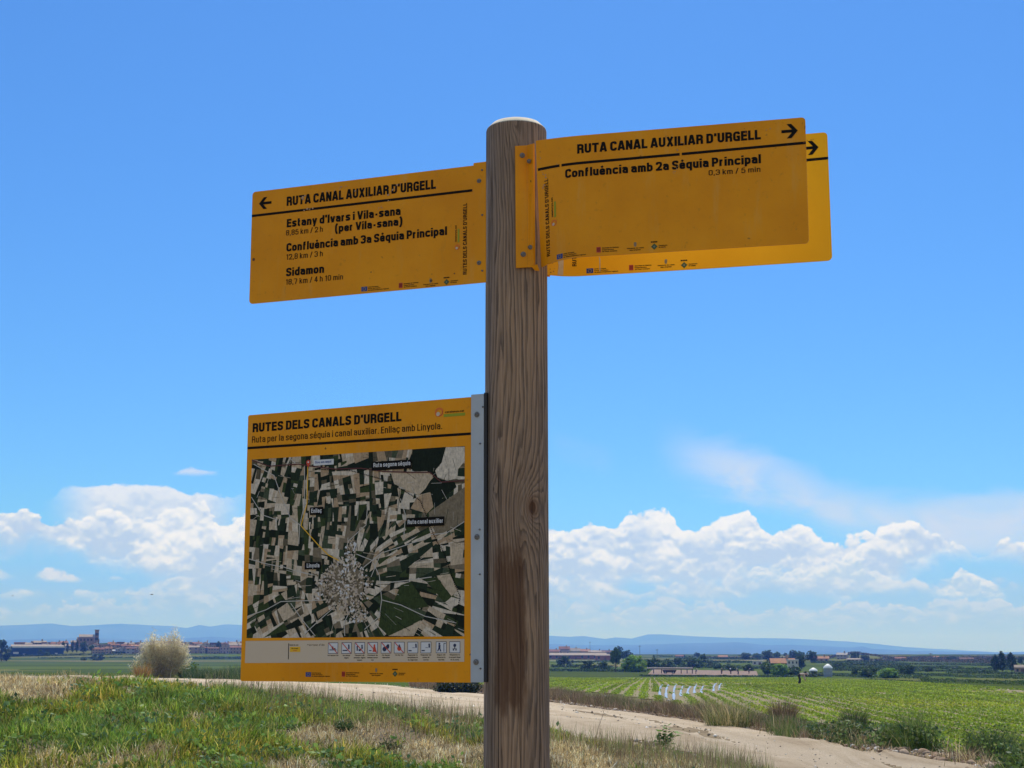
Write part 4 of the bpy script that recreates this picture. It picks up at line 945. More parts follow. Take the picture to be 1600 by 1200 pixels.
def town():
    rg = np.random.default_rng(101); ws = ['cream', 'ochre', 'pink', 'grey', 'stone']; rf = ['tile', 'dark', 'tile', 'orange', 'pale']
    # back rows along the rise, front row at the fields
    used = set(); adj = {'cream': 'cream', 'ochre': 'ochre', 'pink': 'pinkish', 'grey': 'grey', 'stone': 'brown stone'}; radj = {'tile': 'red tiled', 'dark': 'dark brown', 'orange': 'orange tiled', 'pale': 'pale'}
    def where(px):
        pts = [(12, 'at the left edge'), (40, 'behind the blue warehouse'), (75, 'behind the warehouse end'), (105, 'beside the cypresses'), (135, 'below the church nave'), (160, 'right of the church tower'), (190, 'left of the dry bush'), (255, 'behind the dry bush'), (320, 'right of the dry bush'), (365, 'by the map board')]
        return min(pts, key=lambda q: abs(q[0] - px))[1]
    for row, (base, x0, x1, st, hh, word) in enumerate(((1011.5, 12, 385, 15, 7.0, 'far'), (1015.5, 70, 390, 16, 7.5, 'middle'), (1021.3, 152, 395, 17, 8.5, 'front'))):
        px = x0
        while px < x1:
            w = rg.uniform(9, 19); h = hh * rg.uniform(.75, 1.15); fl = rg.random() < .1
            a, c = ws[rg.integers(5)], rf[rg.integers(5)]
            if 116 < px < 160 and row == 0: px += st; continue
            lb = '%s house with %s roof in %s row %s' % (adj[a], radj[c], word, where(px)); k = 2
            lb2 = lb
            extra = iter([', the narrower one', ', the taller one', ', the lower one'])
            while lb2 in used:
                a, c = ws[rg.integers(5)], rf[rg.integers(5)]; lb2 = '%s house with %s roof in %s row %s' % (adj[a], radj[c], word, where(px)); k += 1
                if k > 40: break
            used.add(lb2)
            house(px, base + rg.uniform(-.5, .5), w, h, rg.uniform(1.5, 2.8), a, c, lb2, 'village_house', 'house', 'houses of the left village', rg.uniform(-.35, .35), rg.uniform(.6, 1.0), 2, int(rg.integers(2, 5)), flat=fl, ridge_x=rg.random() < .75)
            px += st * rg.uniform(.8, 1.2)
town()
# church
def church():
    gx, gy, gz = G(137, 1011.5); s = mpp(gy) * 1.0; o = empty('church', (gx, gy, gz - .5), 'brown stone church with a long nave and a square flat-topped tower above the village', 'church', rz=-math.atan2(gx, gy))
    W, D = 31 * s, 14 * s; h = 16 * s; Mx = Matrix(((0, 0, 1, 0), (1, 0, 0, 0), (0, 1, 0, 0), (0, 0, 0, 1)))
    m_ = MB(); m_.prism([(-D / 2, -3), (D / 2, -3), (D / 2, h), (0, h + 3 * s), (-D / 2, h)], -W / 2 + 2 * s, W / 2 - 6 * s, 0, Mx)
    m_.box(-W / 2 - s, -D * .55, -3, W / 2, -D * .5 - .02, 9 * s); m_.obj('nave', WALLS['stone'], o)
    m_ = MB(); e = 1.0; m_.prism([(-D / 2 - e, h - .2), (0, h + 3 * s + .1), (D / 2 + e, h - .2), (D / 2 + e, h + .5), (0, h + 3 * s + .8), (-D / 2 - e, h + .5)], -W / 2 + 1.6 * s, W / 2 - 6 * s - .1, 0, Mx)
    m_.obj('roof', ROOFS['pale'], o)
    m_ = MB(); m_.prism([(-D / 2, -3), (D / 2, -3), (D / 2, h - 4 * s), (0, h + .5 * s), (-D / 2, h - 3 * s)], -W / 2 - s, -W / 2 + 2 * s - .05, 0, Mx); m_.obj('apse', WALLS['stone'], o)
    m_ = MB(); tx = W / 2 - 2.8 * s; tw = 3.0 * s; m_.box(tx - tw, -tw, -3, tx + tw, tw, 27 * s); m_.box(tx - tw - .3, -tw - .3, 27 * s + .01, tx + tw + .3, tw + .3, 28 * s)
    m_.box(tx + tw + .02, -tw, -3, tx + tw + 1.1 * s, tw, 14 * s); tw_o = m_.obj('tower', WALLS['stone'], o)
    for zz in (19, 12):
        for k in (-1, 1):
            m_ = MB(); m_.box(tx + k * 1.2 * s - .6, -tw - .06, zz * s, tx + k * 1.2 * s + .6, -tw + .1, (zz + 4) * s); m_.obj('belfry_opening' if zz == 19 else 'window', M_WIN, tw_o)
    for k in range(4):
        x = -W / 2 + (5 + k * 5.2) * s; m_ = MB(); m_.box(x - .6, -D / 2 - .06, 11 * s, x + .6, -D / 2 + .1, 14 * s); m_.obj('window', M_WIN, o)
church()
def warehouse():
    gx, gy, gz = G(50, 1024.5); s = mpp(gy); o = empty('warehouse', (gx, gy + 10, gz - .3), 'long dark blue warehouse with a pale roof edge at the left village', 'warehouse', rz=-math.atan2(gx, gy))
    W, D, h = 78 * s, 20.0, 12.5 * s
    m_ = MB(); m_.box(-W / 2, -D / 2, -.5, W / 2, D / 2, h); m_.obj('wall', WALLS['navy'], o)
    m_ = MB(); m_.box(-W / 2 - .6, -D / 2 - .8, h + .02, W / 2 + .6, D / 2 + .6, h + 2.3 * s); m_.obj('fascia', ROOFS['sheet'], o)
    Mx = Matrix(((0, 0, 1, 0), (1, 0, 0, 0), (0, 1, 0, 0), (0, 0, 0, 1)))
    m_ = MB(); m_.prism([(-D / 2, h + 2.3 * s + .02), (D / 2, h + 2.3 * s + .02), (0, h + 5.2 * s)], -W / 2, W / 2, 0, Mx); m_.obj('roof', ROOFS['pale'], o)
    for x0, x1, z0, z1, n_, mm in ((-35, -27, 3.4, 6.4, 'loading_door', WALLS['white']), (-21, -17, .2, 4, 'side_door', WALLS['grey']), (-16, -12, 8, 10.5, 'window', M_WIN), (2, 6, 8, 10.5, 'window', M_WIN), (14, 18, 8, 10.5, 'window', M_WIN), (26, 30, 2, 5, 'loading_door', WALLS['white'])):
        m_ = MB(); m_.box(x0 * s, -D / 2 - .08, z0 * s, x1 * s, -D / 2 + .1, z1 * s); m_.obj(n_, mm, o)
warehouse()
for (px, base, w, h, col, lb) in ((154, 1020.5, 9, 5, 'white', 'small white hut below the church tower'), (178, 1020.5, 14, 4, 'white', 'low white building left of the dry bush')):
    house(px, base, w, h, 1.2, col, 'sheet', lb, 'hut', 'hut', None, 0, .7, 1, 2, True, chim=False)
# right farms
house(900, 1030.5, 88, 7.5, 2.6, 'brick', 'pale', 'long red brick barn with a pale roof right of the post', 'barn', 'barn', None, .02, .25, 1, 9, chim=False)
house(946, 1032, 30, 8, 1.5, 'brick', 'pale', 'shorter brick barn at the right end of the long barn', 'barn', 'barn', None, .05, .4, 1, 3, chim=False)
for i, (px, b_, w, h, r, wl, rf_, lb) in enumerate(((866, 1026.5, 18, 8.5, 3, 'ochre', 'tile', 'ochre farm building with a red roof next to the post'), (882, 1026, 16, 12, 3.5, 'pink', 'tile', 'highest pink farm building behind the long brick barn'), (897, 1026, 18, 9, 4, 'cream', 'pale', 'cream shed with a wide pale roof behind the long brick barn'), (914, 1026, 16, 8.5, 3, 'pink', 'orange', 'pink shed with an orange roof behind the long brick barn'), (933, 1026.5, 24, 7.5, 2.6, 'stone', 'pale', 'low brown shed with a pale roof left of the dark tree'), (949, 1026.5, 16, 7.5, 2.6, 'ochre', 'dark', 'low ochre shed with a dark roof beside the dark tree'))):
    house(px, b_, w, h, r, wl, rf_, lb, 'farm_building', 'farm building', 'farm buildings right of the post', .1 * (i % 3 - 1), .7, 1, 3)
house(1225, 1046, 36, 11, 6.5, 'pink', 'orange', 'farmhouse with a wide hipped orange roof above the orchard trees', 'farmhouse', 'house', None, .12, .7, 2, 4)
house(1240, 1047, 17, 16, 1.2, 'white', 'sheet', 'white two-storey annex on the right side of the farmhouse', 'farmhouse', 'house', None, .05, .7, 2, 3, flat=True)
house(1184, 1039, 15, 6.5, 1.0, 'white', 'sheet', 'pale flat shed left of the farmhouse', 'shed', 'shed', None, .0, .5, 1, 2, flat=True)
house(1285, 1034, 22, 5.5, 3, 'ochre', 'orange', 'house with an orange roof right of the egg-shaped tree', 'house', 'house', None, .0, .6, 1, 3)
house(1318, 1031, 16, 8, 3, 'grey', 'fibre', 'grey farm building on the hilltop above the scrub', 'farm_building', 'farm building', None, -.2, .8, 2, 3)
house(1338, 1033, 24, 3, 1.5, 'cream', 'pale', 'low cream shed at the foot of the hilltop building', 'shed', 'shed', None, -.1, .5, 1, 4, chim=False)
house(1596, 1052, 16, 10, 3.5, 'ochre', 'pale', 'brown farm shed at the right edge beside the poplars', 'shed', 'shed', None, .1, .8, 1, 2, chim=False)
for px, b_, w, h, r, wl, rf_, lb in ((1130, 1030, 14, 4, 2, 'ochre', 'orange', 'small ochre house with an orange roof on the far ridge above the field workers'), (1408, 1032, 16, 3.5, 2, 'pink', 'tile', 'long low pink farmhouse with a red roof on the far ridge right of the scrub'), (1462, 1031, 12, 4, 2, 'cream', 'orange', 'cream house beside the utility pole on the far ridge'), (1512, 1033, 20, 3.5, 2, 'ochre', 'dark', 'low ochre shed left of the poplars on the far ridge'), (1062, 1028, 12, 3, 1.5, 'cream', 'tile', 'tiny cream house on the ridge above the harvest platform')):
    house(px, b_, w, h, r, wl, rf_, lb, 'farmhouse', 'house', None, .1, .6, 1, 3, chim=False)
# tank and dome
def tank(px, base, top, wpx, label, name, cat, low):
    gx, gy, gz = G(px, base); s = mpp(gy); h = (base - top) * s; r = wpx * s / 2
    o = empty(name, (gx, gy, gz), label, cat); hb = h * (.28 if low else .66)
    m_ = MB(); m_.lathe([(r * .98, -.1), (r, 0), (r, hb * .3), (r * 1.01, hb * .31), (r, hb * .33), (r, hb * .66), (r * 1.01, hb * .67), (r, hb * .69), (r, hb)], 28); m_.obj('tank_body', mottled('tank_body', (0.26, 0.285, 0.32), (0.36, 0.385, 0.42), 1.5, .6), o, True)
    m_ = MB(); q = h - hb; m_.lathe([(r * 1.14, hb + .01), (r * 1.10, hb + q * .16), (r * .74, hb + q * .58), (r * .30, hb + q * .92), (r * .06, h)], 28); m_.obj('domed_lid', mat('tank_lid', (0.78, 0.78, 0.76), .5), o, True)
    if not low:
        m_ = MB()
        for k in range(2): m_.tube([(-.12 + .24 * k, -r - .06, 0), (-.12 + .24 * k, -r - .06, hb)], .015, 5)
        for k in range(9): m_.tube([(-.12, -r - .06, hb * (k + .5) / 9), (.12, -r - .06, hb * (k + .5) / 9)], .012, 5)
        m_.obj('ladder', mat('ladder_steel', (0.35, 0.36, 0.37), .5, .6), o)
tank(1294, 1057.5, 1038, 13, 'white water tank with a domed lid in the field right of the farmhouse', 'water_tank', 'tank', False)
tank(1271, 1050, 1043.5, 12, 'low pale dome behind the hedge left of the white tank', 'storage_dome', 'dome', True)
# utility poles
for px, b_, t_, lb in ((1000, 1034, 1009, 'tallest thin utility pole above the bright green tree'), (922, 1027, 1003, 'thin utility pole behind the farm buildings'), (1027, 1034, 1015, 'short utility pole right of the bright green tree'), (1455, 1040, 1021, 'thin utility pole on the low hill at the right')):
    gx, gy, gz = G(px, b_); s = mpp(gy); h = (b_ - t_) * s; m_ = MB(); m_.tube([(0, 0, -.3), (0, 0, h)], [.13, .08], 7); o = m_.obj('utility_pole', M_BARK, label=lb, cat='utility pole'); o.location = (gx, gy, gz)
    m_ = MB(); m_.box(-.8, -.06, h * .93, .8, .06, h * .93 + .14); m_.obj('cross_arm', M_BARK, o)
# ploughed strip and harvest platform with workers
PLPX = [(1012, 1054.5), (1185, 1056.5), (1182, 1049), (1020, 1046.5)]
a = [np.array(G(*p)[:2]) for p in PLPX]; n1, n2 = 40, 10
U, Vv = np.meshgrid(np.linspace(0, 1, n1), np.linspace(0, 1, n2)); PP = (a[0] * (1 - U[..., None]) + a[1] * U[..., None]) * (1 - Vv[..., None]) + (a[3] * (1 - U[..., None]) + a[2] * U[..., None]) * Vv[..., None]
k = (np.arange(n2 - 1)[:, None] * n1 + np.arange(n1 - 1)[None]).ravel()
link('bare_soil', np_mesh('bare_soil', np.stack([PP[..., 0], PP[..., 1], H(PP[..., 0], PP[..., 1]) + .08 + .1 * fbm(PP[..., 0], PP[..., 1], 5)], -1).reshape(-1, 3), [np.stack([k, k + 1, k + n1 + 1, k + n1], 1)], [mottled('bare_soil', (0.15, 0.10, 0.07), (0.29, 0.20, 0.14), .6, .95)], smooth=True), kind='structure')
def platform():
    gx, gy, gz = G(1048, 1053.0); s = mpp(gy); o = empty('harvest_platform', (gx, gy, gz), 'long low harvest platform with a pale deck on dark legs behind the crop', 'farm trailer', rz=-math.atan2(gx, gy))
    m_ = MB(); m_.box(-36 * s, -1.1, 8.2 * s, 34 * s, 1.1, 9.8 * s); m_.obj('deck', mottled('deck', (0.5, 0.42, 0.36), (0.66, 0.58, 0.5), 1.0), o)
    m_ = MB(); m_.box(-36 * s, -1.0, 7.1 * s, 34 * s, 1.0, 8.2 * s - .02); m_.obj('frame', mat('dark_frame', (0.06, 0.035, 0.03), .6), o)
    for x in (-26, -14, 16, 25, 33):
        m_ = MB(); m_.box((x - .6) * s, -.9, 0, (x + .6) * s, -.72, 7.1 * s - .02); m_.box((x - .6) * s, .72, 0, (x + .6) * s, .9, 7.1 * s - .02); m_.obj('leg', bpy.data.materials['dark_frame'], o)
    m_ = MB()
    m_.prism([(-11 * s, 2.2 * s), (7 * s, 2.2 * s), (9 * s, 6 * s), (-13 * s, 6 * s)], -.7, .7, 0, Matrix(((1, 0, 0, 0), (0, 0, 1, 0), (0, 1, 0, 0), (0, 0, 0, 1)))); m_.obj('hopper', bpy.data.materials['dark_frame'], o)
    for x in (-8, 4):
        m_ = MB(); Mw = Matrix.Translation((x * s, -.95, .42)) @ Matrix.Rotation(math.pi / 2, 4, 'X'); m_.lathe([(.2, -.1), (.42, -.09), (.45, 0), (.42, .09), (.2, .1)], 18, 0, Mw); w_ = m_.obj('wheel', mat('rubber', (0.02, 0.02, 0.02), .8), o)
        m_ = MB(); m_.lathe([(.05, -.125), (.19, -.12), (.19, .12), (.05, .125)], 14, 0, Mw); m_.obj('hub', mat('hub', (0.4, 0.38, 0.33), .5), w_)
platform()

def person_mesh(J, name):
    """one continuous body grown from a jointed skeleton: J = {joint: (pos, radius, parent)}"""
    names = list(J); me = bpy.data.meshes.new(name)
    me.from_pydata([J[k][0] for k in names], [(names.index(J[k][2]), names.index(k)) for k in names if J[k][2]], [])
    o = bpy.data.objects.new(name, me); COL.objects.link(o)
    o.modifiers.new('skin', 'SKIN').use_smooth_shade = True
    for d_, k in zip(me.skin_vertices[0].data, names):
        d_.radius = (J[k][1], J[k][1]); d_.use_root = J[k][2] is None
    o.modifiers.new('sub', 'SUBSURF').levels = 2
    dg = bpy.context.evaluated_depsgraph_get(); r = bpy.data.meshes.new_from_object(o.evaluated_get(dg)); bpy.data.objects.remove(o); return r
def make_person(lean, drop, shirt, trousers, hatc, label, group, reach=.5):
    """lean: angle of the trunk from upright, towards +x"""
    Vx = Vector; hip = Vx((0, 0, .92 - drop)); c, s_ = math.cos(lean), math.sin(lean)
    up = Vx((s_, 0, c)); fw = Vx((c, 0, -s_))
    ch = hip + up * .32; nk = hip + up * .52; hd = nk + up * .10 + fw * .03; tp = nk + up * .25 + fw * .05
    J = {'pelvis': (hip, .125, None), 'waist': (hip + up * .15, .115, 'pelvis'), 'chest': (ch, .14, 'waist'), 'neckbase': (nk, .07, 'chest'), 'neck': (nk + up * .05 + fw * .015, .055, 'neckbase'), 'jaw': (hd + fw * .03, .075, 'neck'), 'crownh': (tp, .09, 'jaw')}
    T = {'pelvis': (hip, .14, None), 'waist': (hip + up * .14, .125, 'pelvis')}; S = {'waist': (hip + up * .06, .135, None), 'chest': (ch, .155, 'waist'), 'neckbase': (nk - up * .03, .085, 'chest')}
    for sd_, y in (('l', .1), ('r', -.1)):
        f = .12 if y > 0 else -.08
        kn = Vx((.10 + f * .5, y, .5 - drop * .5)); an = Vx((f * .8, y, .09)); to = an + Vx((.17, 0, -.055))
        J['hip' + sd_] = (hip + Vx((0, y, -.06)), .085, 'pelvis'); J['knee' + sd_] = (kn, .06, 'hip' + sd_); J['calf' + sd_] = (kn.lerp(an, .35), .055, 'knee' + sd_); J['ankle' + sd_] = (an, .04, 'calf' + sd_); J['toe' + sd_] = (to, .035, 'ankle' + sd_)
        T['hip' + sd_] = (hip + Vx((0, y, -.06)), .10, 'pelvis'); T['knee' + sd_] = (kn, .078, 'hip' + sd_); T['ankle' + sd_] = (an + Vx((0, 0, .05)), .062, 'knee' + sd_)
        sh = nk + Vx((0, y * 1.75, 0)) - up * .06; el = sh + Vx((.10 * reach, y * .3, -.27)); wr = el + Vx((.20 * reach, -y * .2, -.22)); hn = wr + Vx((.05, 0, -.07))
        J['shoulder' + sd_] = (sh, .055, 'chest'); J['elbow' + sd_] = (el, .04, 'shoulder' + sd_); J['wrist' + sd_] = (wr, .026, 'elbow' + sd_); J['palm' + sd_] = (hn, .03, 'wrist' + sd_)
        S['shoulder' + sd_] = (sh, .068, 'chest'); S['elbow' + sd_] = (el, .054, 'shoulder' + sd_); S['wrist' + sd_] = (wr - (wr - el) * .15, .042, 'elbow' + sd_)
        for q in range(4):
            b_ = hn + Vx((.012, (q - 1.5) * .02, -.035)); L = (.062, .072, .068, .054)[q]
            J['kn%s%d' % (sd_, q)] = (b_, .010, 'palm' + sd_); J['md%s%d' % (sd_, q)] = (b_ + Vx((.012, 0, -L * .6)), .0085, 'kn%s%d' % (sd_, q)); J['tp%s%d' % (sd_, q)] = (b_ + Vx((-.004, 0, -L)), .007, 'md%s%d' % (sd_, q))
        J['th%s1' % sd_] = (wr + Vx((.05, -y * .25, -.035)), .011, 'wrist' + sd_); J['th%s2' % sd_] = (wr + Vx((.075, -y * .3, -.07)), .008, 'th%s1' % sd_)
    o = empty('person', (0, 0, 0), label, 'person', group)
    sk = mat('skin', (0.36, 0.21, 0.14), .6) if 'skin' not in bpy.data.materials else bpy.data.materials['skin']
    b_ = person_mesh(J, 'body'); b_.materials.append(sk); link('body', b_, o)
    t_ = person_mesh(T, 'trousers'); t_.materials.append(trousers); link('trousers', t_, o)
    s2 = person_mesh(S, 'shirt'); s2.materials.append(shirt); link('shirt', s2, o)
    m_ = MB(); q = Matrix.Translation(tp + up * .015) @ up.to_track_quat('Z', 'Y').to_matrix().to_4x4()
    m_.lathe([(.19, -.02), (.20, -.008), (.115, .012), (.108, .075), (.07, .10), (.01, .105)], 20, 0, q); m_.obj('hat', hatc, o, True)
    m_ = MB()
    for k in (-1, 1): m_.lathe([(.004, -.01), (.011, 0), (.004, .01)], 8, 0, Matrix.Translation(hd + up * .055 + fw * .108 + Vx((0, .032 * k, 0))))
    m_.obj('eyes', mat('eye', (0.03, 0.02, 0.02), .3), o)
    m_ = MB(); nq = hd + up * .035 + fw * .105; m_.prism([(0, 0), (.028, .005), (.004, .05)], -.012, .012, 0, Matrix.Translation(nq) @ Matrix((tuple((*fw, 0)), (0, 0, 0, 0), (0, 0, 0, 0), (0, 0, 0, 1))).transposed().to_4x4() if False else Matrix.Translation(nq) @ Matrix(((fw.x, up.x, 0, 0), (0, 0, 1, 0), (fw.z, up.z, 0, 0), (0, 0, 0, 1)))); m_.obj('nose', sk, o)
    return o
M_DARKC = mat('dark_cloth', (0.02, 0.02, 0.028), .9); M_PALE = mottled('pale_shirt', (0.42, 0.32, 0.27), (0.55, 0.44, 0.38), 8); M_HAT = mat('straw_hat', (0.55, 0.50, 0.42), .8); M_WHITEHAT = mat('white_hat', (0.75, 0.76, 0.78), .8); M_BLUE = mat('work_blue', (0.03, 0.045, 0.08), .9)
p = make_person(R(82), .0, M_PALE, M_DARKC, M_HAT, 'person bending right over in the crop in a pale shirt and dark trousers', None, .3)
gx, gy, gz = G(1248.5, 1070.5); k_ = 18.5 * mpp(gy) / 1.08; p.location = (gx, gy, gz); p.scale = (k_, k_, k_); p.rotation_euler = (0, 0, 0)
wk = make_person(R(28), .02, M_BLUE, M_DARKC, M_WHITEHAT, 'leftmost of four people in dark clothes and white hats right of the platform', 'workers at the back of the crop')
for i, (px, b_, hp, rz, lb) in enumerate(((1127.5, 1054, 9, 1.2, None), (1142, 1054, 9, -2.0, 'second of four people in dark clothes and white hats right of the platform'), (1154, 1055, 9.5, 2.6, 'third of four people in dark clothes and white hats right of the platform'), (1170, 1054, 9, .4, 'rightmost of four people in dark clothes and white hats right of the platform'), (1087, 1054, 8.5, .2, 'person in dark work clothes bending at the right end of the platform'))):
    o = wk if i == 0 else copy_tree(wk)
    if lb: o['label'] = lb
    gx, gy, gz = G(px, b_); k_ = hp * mpp(gy) / 1.58; o.location = (gx, gy, gz); o.scale = (k_, k_, k_); o.rotation_euler = (0, 0, rz)
# birds
def bird(px, py, dist, span, rz, label):
    d = pdir(px, py); d = d / d[1] * dist; o = empty('bird', (d[0], d[1], EYE + d[2]), label, 'bird', 'birds in the left sky', rz, span)
    m_ = MB(); m_.tube([(-.34, 0, 0), (-.28, 0, .01), (-.1, 0, .02), (.12, 0, .02), (.24, 0, .03), (.30, 0, .03), (.36, 0, .02)], [.012, .03, .07, .085, .05, .045, .008], 8)
    m_._add([(-.34, .02, 0), (-.34, -.02, 0), (-.52, -.09, .0), (-.46, 0, .0), (-.52, .09, .0)], [(0, 1, 2, 3), (0, 3, 4)]); m_.obj('body', M_BIRD, o, True)
    for k in (-1, 1):
        m_ = MB(); P = [(.14, .05, .03), (.17, .25, .12), (.05, .5, .07), (-.02, .48, .07), (-.06, .25, .11), (-.08, .05, .03)]
        m_._add([(x_, y_ * k, z_) for x_, y_, z_ in P] + [(x_, y_ * k, z_ - .012) for x_, y_, z_ in P], [(0, 1, 4, 5), (1, 2, 3, 4), (6, 11, 10, 7), (7, 10, 9, 8)] + [(i, (i + 1) % 6, (i + 1) % 6 + 6, i + 6) for i in range(6)]); m_.obj('wing', M_BIRD, o)
M_BIRD = mat('bird', (0.03, 0.03, 0.035), .8)
bird(237, 929, 70, .22, .3, 'small dark bird flying above the dry bush'); bird(19.5, 931, 90, .2, 1.2, 'tiny dark bird low in the sky at the far left')

# ------------------------------------------------------------ mountains
def ridge(name, dist, pts, seed, m_, back=2500, front=2600):
    us = np.array([sky_ang(*q)[0] for q in pts]); es = np.array([sky_ang(*q)[1] for q in pts])
    a = np.arange(us[0], us[-1] + .001, .06); e = np.interp(a, us, es); hz = EYE + np.tan(np.radians(e)) * dist
    hz = hz + dist * .0006 * (fbm(a * 1.6, a * 0, seed, 5) - .5); f = np.radians(a); rows = []
    ts = [(-1, 0), (-.8, .1), (-.55, .36), (-.3, .66), (-.12, .88), (0, 1), (.2, .8), (1, 0)]
    for t, k in ts:
        r = dist + t * (front if t < 0 else back); r = r + np.zeros_like(a)
        z = -75 + (hz + 75) * k * (1 + .35 * (fbm(a * 3.1 + t, a * 0 + t * 7, seed + 3, 4) - .5) * (1 - k))
        if t < 0: z = np.minimum(z, -75 + (hz + 75) * (r / dist) * .985)
        rows.append(np.stack([np.sin(f) * r, np.cos(f) * r, z], 1))
    n = len(a); V = np.concatenate(rows); k = (np.arange(len(ts) - 1)[:, None] * n + np.arange(n - 1)[None]).ravel()
    link(name, np_mesh(name, V, [np.stack([k, k + 1, k + n + 1, k + n], 1)], [m_], smooth=True), kind='structure')
def f_mt(b):
    n = b.noise(b.vm('MULTIPLY', b.tex('Object'), (1, 1, 4)), .002, 8, .65); return {'col': b.ramp(n, [(.35, (0.025, 0.05, 0.05)), (.65, (0.06, 0.085, 0.08))])}
M_MT = mat('mountain', rough=.95, spec=.05, fn=f_mt)
ridge('far_mountains', 14500, [(-900, 985), (-400, 980), (0, 977.5), (80, 974.5), (112, 978.5), (190, 974.5), (270, 978), (292, 981.5), (312, 976.5), (328, 979), (352, 975.5), (400, 977), (500, 980), (650, 988), (800, 991), (858, 993.5), (890, 995), (912, 993.5), (945, 998.5), (962, 996), (986, 998), (1012, 991), (1030, 991), (1060, 993), (1130, 996), (1200, 997), (1260, 999), (1340, 1003.5), (1420, 1011), (1500, 1016), (1560, 1020), (1700, 1014), (2000, 1004), (2500, 1000)], 3, M_MT)
ridge('near_mountains', 10500, [(-900, 1004), (0, 1000), (120, 997), (240, 1000), (330, 995), (420, 998), (600, 1000), (800, 1004), (860, 1006), (930, 1008), (1000, 1007), (1080, 1005), (1150, 1003.5), (1200, 1008), (1236, 1007.5), (1300, 1010), (1332, 1011.5), (1348, 1010), (1365, 1014), (1440, 1017), (1500, 1018), (1600, 1020), (1800, 1012), (2500, 1006)], 9, M_MT, 2000, 7500)

